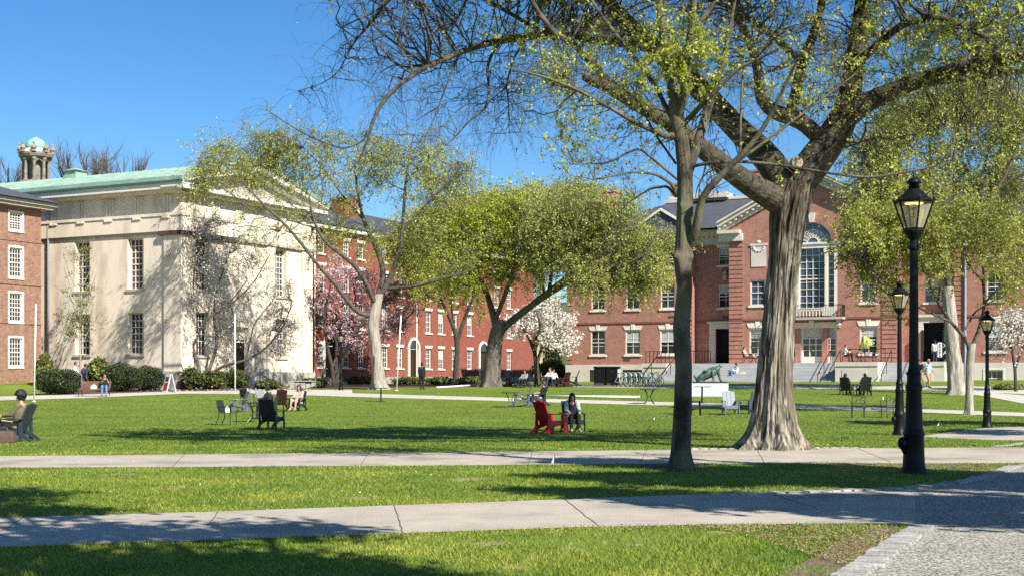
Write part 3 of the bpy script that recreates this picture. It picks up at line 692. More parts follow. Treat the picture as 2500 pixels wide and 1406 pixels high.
for h in HW+HE:
    up = h[2] > 6; window(fh, O0, EX, NY, h, 2, 3, .14, .09, .035, sill=.16, head=0 if up else .34, key=not up, blind=(.45 if h[0] > 3.4 and not up else 0), glass=M_GLASS)
for h in HR[1:]+HR2[1:]: window(fh, OR, EX, NY, h, 2, 3, .2, .09, .035, sill=.14, head=.3 if h[2] > 10 else 0, blind=.35)
for i, h in enumerate(HC[:4]): window(fh, OC, EX, NY, h, 2, 4, .2, .1, .035, sill=.16, head=0 if h[2] > 6 else .38, key=h[2] < 6, blind=.35 if h[2] < 6 else 0, glass=M_GLASSB if h[2] > 6 else M_GLASS)
# quoins
for x0, x1, O in ((xC0-.02, xC0+1.15, OC), (xC1-1.15, xC1+.02, OC), (xR0-.6, xR0+.02, O0), (xR1-.02, xR1+.6, O0), (-.02, .55, O0)):
    z = ZB+.1; b = MB(); b.abox(O, EX, NY, x0+.01, x1-.01, -.02, .012, ZB+.1, 12.7)
    while z < 12.7: b.abox(O, EX, NY, x0, x1, -.02, .055, z, z+.28); z += .36
    b.build('quoin', M_BRICK, fh)
g = [(xL, xR0, O0), (xR0, xC0, OR), (xC0, xC1, OC), (xC1, xR1, OR), (xR1, xE, O0)]
for a, c, O in g:
    for a2, c2 in (((a, cc-2.7), (cc+2.7, c)) if O is OC else ((a+.01, c-.01),)):
        b = MB(); b.abox(O, EX, NY, a2, c2, -.02, .07, 6.28, 6.42); b.build('string_course', mat('brown_course', (.20, .09, .065), .8), fh)
# eaves
for a, c, O in g:
    if O is OC: continue
    b = MB(); b.abox(O, EX, NY, a-(.4 if a == 0 else 0), c, -.6, .16, 12.75, 13.45); b.abox(O, EX, NY, a-(.5 if a == 0 else 0), c, -.8, .62, 13.45, 13.72)
    x = a+.2
    while x < c: b.abox(O, EX, NY, x, x+.16, .16, .45, 13.28, 13.44); x += .42
    b.abox(O, EX, NY, a-(.6 if a == 0 else 0), c, -.8, .74, 13.72, 13.95); b.build('cornice', M_STONE, fh)
# gable pediment rakes over the centre
b = MB(); sl = (apz-14.3)/(xm-xC0)
for s in (-1, 1):
    xo = xm+s*(xm-xC0+.85); zo = 14.3-sl*.85
    for d0, d1, lo, hi in ((-.6, .22, -.45, 0), (-.6, .62, 0, .3), (-.6, .8, .3, .5)): b.poly([(xo, zo+lo), (xo, zo+hi), (xm, apz+hi), (xm, apz+lo)], OC, EX, NY, d0, d1)
    i = 0
    while i < 16:
        t = i/16; x = xo+(xm-xo)*t; z = zo+(apz-zo)*t; b.abox(OC, EX, NY, min(x, x+s*-.2), max(x, x+s*-.2), .2, .5, z-.16, z+.0); i += 1
    b.abox(OC, EX, NY, min(xm+s*(xm-xC0-1.15), xo), max(xm+s*(xm-xC0-1.15), xo), -.3, .3, 12.75, 13.35); b.abox(OC, EX, NY, min(xm+s*(xm-xC0-1.0), xo), max(xm+s*(xm-xC0-1.), xo), -.3, .7, 13.35, 13.62)
b.build('pediment', M_STONE, fh)
# roofs
b = MB(); RZ = 17.3
b.add([(-.7, -.85, 13.97), (xE, -.85, 13.97), (xE, 7, RZ), (7, 7, RZ), (-.7, 14.6, 13.97), (xE, 14.6, 13.97)], [(0, 1, 2, 3), (0, 3, 4), (4, 3, 2, 5)])
b.add([(xC0-.9, -CEN-.85, 14.3-sl*.9+.52), (xm, -CEN-.85, apz+.52), (xC1+.9, -CEN-.85, 14.3-sl*.9+.52), (xC0-.9, 7, 14.3-sl*.9+.52), (xm, 7, apz+.52), (xC1+.9, 7, 14.3-sl*.9+.52)], [(0, 1, 4, 3), (1, 2, 5, 4)])
rf = b.build('roof', M_SLATE, fh)
b = MB(); b.abox(O0, EX, NY, 6.5, xE, -7.3, -6.7, RZ-.05, RZ+.22); b.abox(O0, EX, NY, fx(1640)-.3, fx(1720), -8.5, -6, RZ+.1, RZ+.55); b.build('roof_ridge', M_STONE, rf)
for px, zt in ((1480, 18.2), (1655, 18.9), (1845, 19.6), (1990, 19.2)):
    yy = 7.2 if px > 1500 else 4.; x = solve(px, PF+np.array([.45, .893, 0])*yy, W2); b = MB(); b.box(x-.7, x+.7, yy, yy+1.3, 14.6, zt); b.box(x-.78, x+.78, yy-.08, yy+1.38, zt, zt+.16); c = b.build('chimney', M_BRICK, rf)
    if px > 1500: MB().box(x-.8, x+.8, yy-.1, yy+1.4, zt-1.3, zt-1.02).build('cap', M_STONE, c)
b = MB()                                                # slate dormer gable with white rakes over the left wing
xd = fx(1612); b.add([(xd-2.9, .2, 14.0), (xd, .2, 15.8), (xd+2.9, .2, 14.0), (xd-2.9, 6, 14.), (xd, 6, 15.8), (xd+2.9, 6, 14.)], [(0, 1, 4, 3), (1, 2, 5, 4), (0, 1, 2)]); d = b.build('dormer', M_SLATE, rf)
b = MB(); b.beam((xd-3, .1, 14.0), (xd, .1, 15.86), .16, .2); b.beam((xd+3, .1, 14.0), (xd, .1, 15.86), .16, .2); b.build('bargeboard', M_TRIM, d)
# palladian window
y0 = -.35
b = MB(); OB = OC; Bx = lambda *q: b.abox(OB, EX, NY, *q)
for x in (-2.0, -1.25, 1.02, 1.77): Bx(cc+x, cc+x+.24, -.3, .05, 6.95, 11.9)
for x in (-1.15, 1.0): Bx(cc+x-.03, cc+x+.3, -.28, .12, 11.55, 11.9)
Bx(cc-2.15, cc+2.15, -.3, .14, 11.9, 12.2); Bx(cc-2.25, cc+2.25, -.3, .24, 12.2, 12.36); Bx(cc-2., cc+2., -.3, .02, 6.95, 7.1)
for i in range(1, 9): z = 7.1+4.8*i/9; Bx(cc-1.01, cc+1.02, -.33, -.27, z-.02, z+.02); Bx(cc-1.76, cc-1.25, -.33, -.27, z-.02, z+.02); Bx(cc+1.26, cc+1.77, -.33, -.27, z-.02, z+.02)
for i in range(1, 4): x = cc-1.01+2.03*i/4; Bx(x-.02, x+.02, -.332, -.268, 7.1, 11.9)
Bx(cc-1.01, cc+1.02, -.33, -.25, 9.45, 9.54)
for r in (1.05, .45):
    b.tube([(cc+r*math.cos(PI*i/16), -CEN+.3, ZSP+r*math.sin(PI*i/16)) for i in range(17)], .035, 5)
for i in range(1, 8): a = PI*i/8; b.beam((cc+.45*math.cos(a), -CEN+.3, ZSP+.45*math.sin(a)), (cc+(1.05 if i % 4 else 1.5)*math.cos(a), -CEN+.3, ZSP+(1.05 if i % 4 else 1.5)*math.sin(a)), .04, .04)
for i in range(9): a = PI*(i+.5)/9; b.tube([(cc+.75*math.cos(a)+.2*math.cos(t), -CEN+.3, ZSP+.75*math.sin(a)+.2*math.sin(t)) for t in np.linspace(0, 2*PI, 9)], .015, 4)
pw = b.build('arched_window', M_TRIM, fh)
b = MB(); b.abox(OC, EX, NY, cc-2.0, cc+2., -.40, -.34, 6.95, 12.3); b.poly([(cc+1.56*math.cos(PI*i/16), ZSP+1.56*math.sin(PI*i/16)) for i in range(17)], OC, EX, NY, -.38, -.33); b.build('pane', M_GLASSB, pw)
b = MB(); b.poly([(cc-.18, ZSP+1.6), (cc+.18, ZSP+1.6), (cc+.27, ZSP+2.35), (cc-.27, ZSP+2.35)], OC, EX, NY, -.1, .16); b.build('keystone', M_STONE, pw)
b = MB()
for i in range(28):
    a0, a1 = PI*i/28, PI*(i+1)/28; q = [(cc+r*math.cos(a), ZSP+r*math.sin(a)) for r, a in ((1.56, a0), (1.95, a0), (1.95, a1-.02), (1.56, a1-.02))]; b.poly(q, OC, EX, NY, -.02, .035)
b.build('brick_arch', M_BRICK, pw)
# relief panels
for s in (-1, 1):
    x = cc+s*(cc-fx(1861)); b = MB(); b.abox(OC, EX, NY, x-.62, x+.62, -.02, .05, 10.6, 12.3); b.abox(OC, EX, NY, x-.72, x+.72, -.02, .1, 12.3, 12.46)
    for k in range(7): a = PI*k/6; b.ball((x+.42*math.cos(a), -CEN-.06, 12.15-.3*math.sin(a)), (.11, .07, .09), 6, 4)
    b.ball((x, -CEN-.05, 12.6), (.2, .08, .14), 8, 5); b.build('relief_panel', M_STONE, fh)
# balcony
b = MB(); b.abox(OC, EX, NY, cc-2.65, cc+2.65, -.02, 1.0, 6.25, 6.42); [b.abox(OC, EX, NY, cc+s*2.2-.12, cc+s*2.2+.12, 0, .7, 5.75, 6.25) for s in (-1, 1)]; bal = b.build('balcony', M_STUCD, fh)
b = MB()
for a, c in (((cc-2.6, .95), (cc+2.6, .95)), ((cc-2.6, 0), (cc-2.6, .95)), ((cc+2.6, 0), (cc+2.6, .95))):
    for z in (6.5, 7.36): b.beam((a[0], -CEN-a[1], z), (c[0], -CEN-c[1], z), .05, .05)
    L = math.hypot(c[0]-a[0], c[1]-a[1]); k = int(L/.13)
    for i in range(k+1): t = i/k; x = a[0]+(c[0]-a[0])*t; y = -CEN-(a[1]+(c[1]-a[1])*t); b.beam((x, y, 6.42), (x, y, 7.36), .022, .022)
b.build('railing', M_IRON, bal)
b = MB(); b.abox(OC, EX, NY, cc-1.95, cc-1.0, .3, .5, 6.43, 7.25); b.abox(OC, EX, NY, cc+.95, cc+1.95, .3, .5, 6.43, 7.25); [b.abox(OC, EX, NY, cc-.9+i*.26, cc-.82+i*.26, .34, .46, 6.43, 7.1) for i in range(8)]; b.abox(OC, EX, NY, cc-.95, cc+.95, .32, .48, 7.1, 7.2); b.build('balustrade', M_TRIM, bal)
# garden doors under the balcony
b = MB(); xd0, xd1 = cc-2.0, cc+2.0
for x in (xd0, cc-.92, cc+.76, xd1-.16): b.abox(OC, EX, NY, x, x+.16, -.35, -.2, ZB, 5.6)
for a, c in ((xd0+.16, cc-.92), (cc-.76, cc+.76), (cc+.92, xd1-.16)):
    b.abox(OC, EX, NY, a, c, -.32, -.24, ZB, ZB+.55); k = 3 if c-a > 1.2 else 2
    for i in range(1, k): x = a+(c-a)*i/k; b.abox(OC, EX, NY, x-.03, x+.03, -.34, -.27, ZB+.55, 4.8)
    for z in (3.85, 4.3, 4.8): b.abox(OC, EX, NY, a, c, -.335, -.265, z-.025, z+.025)
gd = b.build('garden_door', M_TRIM, fh)
MB().abox(OC, EX, NY, xd0, xd1, -.42, -.35, ZB, 5.6).build('pane', M_GLASS, gd)
MB().abox(OC, EX, NY, xd0+.16, xd1-.16, -.345, -.337, 4.83, 5.6).build('blind', M_BLIND, gd)
b = MB(); [b.abox(OC, EX, NY, cc+x-.22, cc+x+.22, -.35, .05, ZB, 5.6) for x in (-1.12, 1.02)]; b.build('pier', M_BRICK, gd)
b = MB(); b.abox(OC, EX, NY, xd0-.25, xd1+.25, -.02, .12, 5.6, 6.05); b.abox(OC, EX, NY, cc-.2, cc+.2, -.02, .2, 5.62, 6.2); b.build('lintel', M_STONE, gd)
# recess doors
for (a, c), top in ((dx, 5.75), (d2, 5.95)):
    b = MB(); e0, e1 = a-.35, c+.3
    b.abox(OR, EX, NY, e0-.1, a+.1, -.05, .14, ZB, top); b.abox(OR, EX, NY, c-.15 if a == dx[0] else c, min(e1, xC0-.02) if a == dx[0] else e1, -.05, .14, ZB, top)
    b.abox(OR, EX, NY, e0-.1, min(e1, xC0-.02) if a == dx[0] else e1, -.05, .15, top, top+.42); b.abox(OR, EX, NY, e0-.25, min(e1+.12, xC0-.02) if a == dx[0] else e1+.12, -.05, .32, top+.42, top+.62)
    dw = b.build('doorway', M_STONE, fh); MB().abox(OR, EX, NY, a, c, -.55, -.4, ZB, top).build('opening', M_DARK, dw)
    if a != dx[0]: b = MB(); b.abox(OR, EX, NY, a, a+.12, -.3, .62, ZB, top-.6); b.abox(OR, EX, NY, c-.1, c, -.3, .3, ZB, top-.6); b.build('door_leaf', M_DOORP, dw)
b = MB(); x = cxr; b.ball((x, -REC-.14, 10.35), (.16, .12, .22), 8, 6); b.tube([(x, -REC-.08, 9.75), (x, -REC-.12, 10.15)], [.1, .2], 8); b.build('carved_head', M_STONE, fh)
# limestone base and basement openings
b = MB(); hb = [(fx(1443)-.1, fx(1443)+1.5, 1.15, 2.35), (fx(1545)-.9, fx(1545)+.9, 1.15, 2.35)]
wall(b, (0, -.16, 0), EX, NY, -.1, fx(1640), -.3, ZB, hb, .15); b.quad((-.1, -.16, -.3), (-.1, 6, -.3), (-.1, 6, ZB), (-.1, -.16, ZB)); b.quad((-.1, -.16, ZB), (fx(1640), -.16, ZB), (fx(1640), .3, ZB), (-.1, .3, ZB)); b.build('stone_base', M_STONE, fh); b = MB()
hr = [(fx(2424)-.55, fx(2424)+.75, .95, 2.25)]
wall(b, (0, -.16, 0), EX, NY, fx(2340), xE, -.3, ZB, hr, .3); b.quad((fx(2340), -.16, ZB), (xE, -.16, ZB), (xE, .3, ZB), (fx(2340), .3, ZB))
b.build('stone_base', M_STONE, fh)
for h in hb: b = MB(); b.abox((0, -.16, 0), EX, NY, h[0], h[1], -.15, -.1, h[2], h[3]); [b.abox((0, -.16, 0), EX, NY, h[0], h[1], -.1, -.07, h[2]+.09*i, h[2]+.09*i+.05) for i in range(13)]; b.build('vent_grille', M_VENT, fh)
window(fh, (0, -.16, 0), EX, NY, hr[0], 3, 2, .28, .1, .04, surround=.12)
b = MB()
for px, z in ((1640, 6.72), (1530, 3.12), (1762, 6.65), (1762, 10.45)):
    O = OR if px == 1762 else O0; b.abox(O, EX, NY, fx(px)-.28, fx(px)+.28, .0, .03, z, z+.16)
b.build('wall_vent', M_VENT, fh)
b = MB(); b.tube([(fx(2357), -.12, 1), (fx(2357), -.12, 13.4)], .09, 8); b.build('downpipe', M_PIPE, fh)
# terrace, flights of steps, cheek blocks
T0 = 5.2                                               # terrace depth from the wing plane
b = MB(); xs0, xs1 = fx(1640), fx(2345); st0, st1 = fx(1690)+.2, fx(2100)
s20, s21 = st1+3.2, st1+5.6
b.box(xs0, xs1, -T0, .0, -.3, ZB-.004); b.box(xR0+.02, xC0-.02, 0, .98, ZB-.4, ZB-.006); b.box(xC1+.02, xR1-.02, 0, .98, ZB-.4, ZB-.006); b.build('terrace', M_STONE, fh)
b = MB(); nst = 11; ri = (ZB-.95)/nst; tr = .36
for x0, x1 in ((st0, st1), (s20, s21)):
    for i in range(nst): b.box(x0, x1, -T0-tr*(nst-i), -T0-.01, .4 if i == 0 else .95+ri*i-.02, .95+ri*(i+1)-.006-.0*i)
st = b.build('steps', M_STEP, fh, bevel=.012)
for x0, x1, dep in ((xs0, st0-.06, 1.4), (st1+.06, s20-.06, 3.4), (s21+.06, xs1, 2.2)):
    b = MB(); b.box(x0, x1, -T0-dep, -T0+.01, -.3, ZB-.30); b.box(x0-.06 if x0 == xs0 else x0, x1, -T0-dep-.06, -T0+.015, ZB-.30, ZB+.004)
    if dep > 1.5: b.box(x0+.5, x1-.8, -T0-dep-.03, -T0-dep+.1, 1.2, ZB-.55)
    b.build('cheek_block', M_STONE, fh)
def rail(b, pts, h=.92, step=1.2, lattice=False):
    for p, q in zip(pts[:-1], pts[1:]):
        p, q = np.array(p, float), np.array(q, float); L = np.linalg.norm(q-p); k = max(1, int(round(L/step))); up = np.array([0, 0, h])
        b.beam(p+up, q+up, .05, .05); b.beam(p+up*.12, q+up*.12, .03, .03) if lattice else None
        for i in range(k+1): s_ = p+(q-p)*i/k; b.beam(s_, s_+up, .04, .04)
        if lattice:
            for i in range(k):
                a_, c_ = p+(q-p)*i/k, p+(q-p)*(i+1)/k; b.beam(a_+up*.12, c_+up, .025, .025); b.beam(a_+up, c_+up*.12, .025, .025)
zt = ZB
def rail_part(pts, *a): b = MB(); rail(b, pts, *a); b.build('hand_rail', M_IRON, fh)
rail_part([(xs0+.15, -T0-1.2, zt), (xR0+.3, -T0-1.2, zt)], .95, .35); rail_part([(xR0+1.2, -T0-.05, zt), (xC0-.2, -T0-.05, zt)], 1., .25)
rail_part([(st1+.3, -T0-.1, zt), (s20-.2, -T0-.1, zt)], 1.0, .8, True)
yb = -T0-tr*nst
for x in (st0+.5, st1-.35, st1-1.1): rail_part([(x, -T0, zt), (x, yb, .95)], .92, 2.1)
for x in (s20+.25, s21-.25, xs0+.9): rail_part([(x, -T0-.05, zt), (x, yb+.2, .95)], .92, 2.)

# ------------------------------------------------------------------ things far behind
pc = W(88, 450, 150); s_ = F/150
cu = thing('cupola_tower', 'ornate stone cupola tower with green copper dome behind the pale hall', 'tower', (pc[0], pc[1], float(gz(pc[0], pc[1]))))
zc = lambda py: EYE+(YH-py)/s_-float(gz(pc[0], pc[1]))
M_OLDST = mat('weathered_stone', (.33, .28, .22), .9, (.13, .11, .09), 1.5, detail=8)
b = MB(); b.lathe([(0, 2.1), (zc(455), 2.1), (zc(452), 1.9), (zc(444), 1.85)], 8); b.lathe([(zc(392), 1.25), (zc(386), 1.85), (zc(380), 1.98), (zc(374), 1.6)], 8); b.lathe([(zc(444), .75), (zc(390), .75)], 8); b.build('shaft', M_OLDST, cu)
for i in range(8):
    a = 2*PI*i/8+.2; x, y = 1.35*math.cos(a), 1.35*math.sin(a); b = MB(); b.lathe([(zc(444), .30), (zc(440), .19), (zc(397), .16), (zc(393), .28), (zc(388), .32)], 8, (x, y, 0)); x2, y2 = 1.32*math.cos(a+PI/8), 1.32*math.sin(a+PI/8); b.tube([(x, y, zc(400)), (x2, y2, zc(391)), (1.35*math.cos(a+PI/4), 1.35*math.sin(a+PI/4), zc(400))], .10, 5); c = b.build('column', M_OLDST, cu)
    x, y = 1.72*math.cos(a), 1.72*math.sin(a); b = MB(); b.lathe([(zc(376), .3), (zc(372), .2), (zc(367), .34), (zc(362), .25), (zc(358), .1), (zc(355), .14), (zc(351), .02)], 8, (x, y, 0)); b.build('urn', M_OLDST, c)
b = MB(); n = 10
b.lathe([(zc(376), 1.5), (zc(368), 1.25), (zc(362), 1.05)], 16); b.build('drum', M_TRIM, cu)
b = MB(); b.lathe([(zc(367)+.0, 1.16), (zc(358), 1.14), (zc(350), 1.05), (zc(343), .72), (zc(338), .3), (zc(335), .05)], 16); b.build('dome', mat('mint_copper', (.25, .52, .39), .6, (.18, .42, .31), 1.5), cu, smooth=True)
# yellow-trimmed green house side, seen in the gap
p = W(1372, 920, 150); hs = thing('green_house', 'green painted house with yellow corner board in the gap between brick halls', 'house', (p[0], p[1], 1.3), -.25)
b = MB(); b.box(-.6, 7, 0, 8, -.5, 6.6); b.build('wall', mat('green_clapboard', (.115, .16, .075), .7, (.09, .13, .06), 1., stretch=(.2, .2, 9)), hs)
b = MB(); b.box(-.85, -.45, -.08, .3, -.5, 6.6); b.build('corner_board', mat('yellow_trim', (.55, .38, .12), .6), hs)
b = MB(); b.add([(-1, -.4, 6.6), (7.4, -.4, 6.6), (7.4, 4, 9), (-1, 4, 9), (-1, 8.4, 6.6), (7.4, 8.4, 6.6)], [(0, 1, 2, 3), (3, 2, 5, 4), (0, 3, 4), (1, 2, 5)]); b.build('roof', M_SLATE, hs)
p = W(1300, 920, 190); hs = thing('yellow_house', 'pale yellow house with white framed windows far behind the white magnolia', 'house', (p[0], p[1], 1.3), -.1)
HH = [(x-.5, x+.5, z, z+1.6) for x in (-2.5, 0, 2.5) for z in (1.0, 4.0)]
b = MB(); wall(b, O0, EX, NY, -4.4, 4.4, -.6, 6.8, HH, .1); b.quad((4.4, 0, -.6), (4.4, 8, -.6), (4.4, 8, 6.8), (4.4, 0, 6.8)); b.quad((-4.4, 0, -.6), (-4.4, 8, -.6), (-4.4, 8, 6.8), (-4.4, 0, 6.8)); b.build('wall', mat('yellow_clapboard', (.50, .43, .24), .7, (.42, .36, .2), 1.), hs)
for h in HH: window(hs, O0, EX, NY, h, 2, 2, .1, .1, .05)
b = MB(); b.add([(-5, -.5, 6.8), (5, -.5, 6.8), (5, 4, 9.4), (-5, 4, 9.4), (-5, 8.5, 6.8), (5, 8.5, 6.8)], [(0, 1, 2, 3), (3, 2, 5, 4), (0, 3, 4), (1, 2, 5)]); b.build('roof', M_SLATE, hs)
# ------------------------------------------------------------------ trees
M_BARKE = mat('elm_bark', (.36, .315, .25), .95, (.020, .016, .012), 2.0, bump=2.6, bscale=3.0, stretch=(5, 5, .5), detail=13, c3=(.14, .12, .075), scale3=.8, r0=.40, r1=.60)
def _shade_top(m, z0, z1, c):
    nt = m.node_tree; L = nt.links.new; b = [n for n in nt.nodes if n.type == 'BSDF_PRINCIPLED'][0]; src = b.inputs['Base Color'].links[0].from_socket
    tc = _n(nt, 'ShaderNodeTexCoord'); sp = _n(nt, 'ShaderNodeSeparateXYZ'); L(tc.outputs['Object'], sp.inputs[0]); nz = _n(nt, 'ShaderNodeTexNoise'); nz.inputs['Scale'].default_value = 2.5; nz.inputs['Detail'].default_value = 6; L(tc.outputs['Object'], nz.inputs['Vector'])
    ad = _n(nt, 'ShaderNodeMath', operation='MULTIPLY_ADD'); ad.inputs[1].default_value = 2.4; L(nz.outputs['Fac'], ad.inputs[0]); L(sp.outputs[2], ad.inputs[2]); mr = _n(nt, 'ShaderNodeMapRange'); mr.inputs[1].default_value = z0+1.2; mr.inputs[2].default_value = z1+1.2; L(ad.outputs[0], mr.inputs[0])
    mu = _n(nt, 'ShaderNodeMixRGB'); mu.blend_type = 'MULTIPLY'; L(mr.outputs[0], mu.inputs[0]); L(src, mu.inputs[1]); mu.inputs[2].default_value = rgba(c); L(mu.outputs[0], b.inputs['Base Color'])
_shade_top(M_BARKE, 3.6, 5.3, (.42, .38, .33))  # crown shade put into the upper bark colour, blending trunk into limbs
M_BARKL = mat('limb_bark', (.120, .098, .070), .95, (.016, .013, .010), 6, bump=1.6, bscale=14, detail=9, c3=(.06, .055, .028), scale3=1.3)  # base colour lowered to carry the canopy shade on the limbs
M_BARKS = mat('smooth_bark', (.150, .125, .088), .9, (.022, .018, .014), 2.6, r0=.38, r1=.62, bump=1, bscale=9, stretch=(1, 1, .5), detail=9, c3=(.115, .115, .055), scale3=1.6)
M_BARKP = mat('pale_bark', (.46, .41, .34), .9, (.17, .145, .115), 2.5, bump=1, bscale=6, stretch=(4, 4, .6), detail=8)
M_BARKG = mat('grey_bark', (.20, .17, .135), .95, (.06, .048, .038), 2.5, bump=1.2, bscale=6, stretch=(4, 4, .6), detail=8)
M_BARKM = mat('branch_bark', (.14, .115, .09), .95, (.05, .04, .032), 5, bump=.8, bscale=10)
M_BARKD = mat('dark_bark', (.085, .066, .05), .95, (.03, .024, .019), 5, bump=1, bscale=8, stretch=(2, 2, .6))
M_TWIG = mat('twig', (.125, .098, .07), .9, (.045, .035, .028), 5)
M_TWIGP = mat('twig_grey', (.16, .135, .11), .9, (.09, .075, .06), 5)

def tubes(P, Rr, n=4):
    N, K, _ = P.shape
    T = np.gradient(P, axis=1); T /= np.linalg.norm(T, axis=2, keepdims=True)+1e-9
    m = P[:, -1]-P[:, 0]; m /= np.linalg.norm(m, axis=1, keepdims=True)+1e-9
    ref = np.where(np.abs(m[:, 2:3]) < .8, np.array([[0, 0, 1.]]), np.array([[1., 0, 0]]))[:, None, :]
    u = np.cross(T, np.broadcast_to(ref, T.shape)); u /= np.linalg.norm(u, axis=2, keepdims=True)+1e-9
    v = np.cross(u, T); a = np.arange(n)*2*PI/n
    V = P[:, :, None]+Rr[:, :, None, None]*(u[:, :, None]*np.cos(a)[:, None]+v[:, :, None]*np.sin(a)[:, None])
    base = (np.arange(N)*K*n)[:, None, None]; i = np.arange(K-1)[None, :, None]; j = np.arange(n)[None, None, :]
    q = np.stack([base+i*n+j, base+i*n+(j+1) % n, base+(i+1)*n+(j+1) % n, base+(i+1)*n+j], -1).reshape(-1, 4)
    return V.reshape(-1, 3), q
def unit(v): return v/(np.linalg.norm(v, axis=-1, keepdims=True)+1e-9)
class Wood:
    """branches of one tree, grouped by the number of points"""
    def __init__(s): s.g = []
    def add(s, P, Rr, n): s.g.append((P, Rr, n)); return s
    def mesh(s, name, m, parent, smooth=True):
        V, Q, k = [], [], 0
        for P, Rr, n in s.g:
            v, q = tubes(P, Rr, n); V.append(v); Q.append(q+k); k += len(v)
        return npmesh(name, np.concatenate(V), [np.concatenate(Q)], m, parent, smooth)
def resample(pts, rad, K):
    p = np.array(pts, float); r = np.array(rad, float)
    s = np.concatenate([[0], np.cumsum(np.linalg.norm(p[1:]-p[:-1], axis=1))]); t = np.linspace(0, s[-1], K)
    # smooth through the traced points
    o = np.stack([np.interp(t, s, p[:, i]) for i in range(3)], -1); rr = np.interp(t, s, r)
    for _ in range(2):
        o[1:-1] = .25*o[:-2]+.5*o[1:-1]+.25*o[2:]
    return o, rr
def traced(lst, d0, K=28):
    """limbs traced as (px,py,radius px[,depth offset m]) around distance d0"""
    out = []
    for pl in lst:
        P, Q = [], []
        for q in pl:
            d = d0+(q[3] if len(q) > 3 else 0); P.append(W(q[0], q[1], d)); Q.append(q[2]*d/F)
        out.append(resample(P, Q, K))
    return out
def spawn(P, Rr, cnt, L, ang, droop=.0, up=0., wander=.25, K=5, t0=.15, rr=.55, rmin=.003, taper=.35, rg=rng, t1=1.):
    N, K0, _ = P.shape
    ln = np.linalg.norm(P[:, 1:]-P[:, :-1], axis=2).sum(1); i = rg.choice(N, cnt, p=ln/ln.sum())
    t = (t0+(t1-t0)*rg.random(cnt))*(K0-1); k = np.minimum(t.astype(int), K0-2); f = (t-k)[:, None]
    b = P[i, k]*(1-f)+P[i, k+1]*f; tan = unit(P[i, k+1]-P[i, k]); r0 = Rr[i, k]*(1-f[:, 0])+Rr[i, k+1]*f[:, 0]
    q = unit(np.cross(tan, unit(rg.normal(size=(cnt, 3))))); a = (ang*(1+.35*rg.normal(size=cnt)))[:, None]
    d = unit(tan*np.cos(a)+q*np.sin(a)); ll = L*(.55+.9*rg.random(cnt)); st = (ll/(K-1))[:, None]; out = [b]
    for j in range(1, K):
        d = unit(d+wander*rg.normal(size=(cnt, 3))*.6+np.array([0, 0, 1.])*(up-droop*j/(K-1))); out.append(out[-1]+d*st)
    rb = np.maximum(np.minimum(r0*rr, ll*.022), rmin)
    return np.stack(out, 1), rb[:, None]*np.linspace(1, taper, K)[None]
def attach(nodes, nrad, A, K=9, sag=.08, wander=.05, rscale=.014, rmin=.008, rg=rng, cap=.6, nk=None, pull=None):
    """curved branches from the nearest wood to each attractor"""
    D = np.linalg.norm(nodes[None]-A[:, None], axis=2)
    if pull is not None: D = D+np.maximum(0, nodes[None, :, 2]-A[:, None, 2])*pull
    i = np.argmin(D, 1); s = nodes[i]; d = np.linalg.norm(A-s, axis=1)
    t = np.linspace(0, 1, K)[None, :, None]; P = s[:, None]*(1-t)+A[:, None]*t
    bow = rg.normal(size=(len(A), 3))*.12+np.array([0, 0, sag]); P = P+np.sin(PI*t)*bow[:, None]*d[:, None, None]
    n_ = rg.normal(size=P.shape)*wander*d[:, None, None]; n_[:, 0] = 0; n_[:, 1:-1] = (n_[:, :-2]+n_[:, 1:-1]+n_[:, 2:])/2; P = P+n_*np.minimum(1, t*3)
    rb = np.maximum(np.minimum(nrad[i]*cap, d*rscale), rmin)
    return P, rb[:, None]*np.linspace(1, .35, K)[None]
def blob_pts(blobs, d0, rg=rng):
    out = []
    for px, py, rx, ry, dep, n in blobs[:]:
        v = unit(rg.normal(size=(n, 3)))*(rg.random((n, 1))**.36)*(.82+.42*rg.random((n, 1))**2); d = d0+dep*v[:, 1] if not isinstance(dep, tuple) else d0+dep[0]+dep[1]*v[:, 1]
        x, y = px+rx*v[:, 0], py+ry*v[:, 2]; out.append(np.stack([(x-CX)/F*d, d, EYE-(y-YH)/F*d], -1))
    return np.concatenate(out)
def leaves(P, cnt, size, droop=.3, spread=.05, w=.42, t0=.3, rg=rng, asp=1., sel=None):
    N, K0, _ = P.shape; i = rg.integers(0, N, cnt) if sel is None else rg.choice(N, cnt, p=sel/sel.sum())
    t = (t0+(1-t0)*rg.random(cnt))*(K0-1); k = np.minimum(t.astype(int), K0-2); f = (t-k)[:, None]
    b = P[i, k]*(1-f)+P[i, k+1]*f+rg.normal(size=(cnt, 3))*spread
    a = unit(rg.normal(size=(cnt, 3))+np.array([0, 0, -droop])); c = unit(np.cross(a, unit(rg.normal(size=(cnt, 3))))); n_ = np.cross(a, c)
    s = (size*(.6+.75*rg.random(cnt)))[:, None]
    V = np.stack([b, b+a*s*.5+c*s*w+n_*s*.08, b+a*s*asp, b+a*s*.5-c*s*w+n_*s*.08], 1)
    return V.reshape(-1, 3)
def leafmesh(name, V, m, parent): return npmesh(name, V, [np.arange(len(V)).reshape(-1, 4)], m, parent)

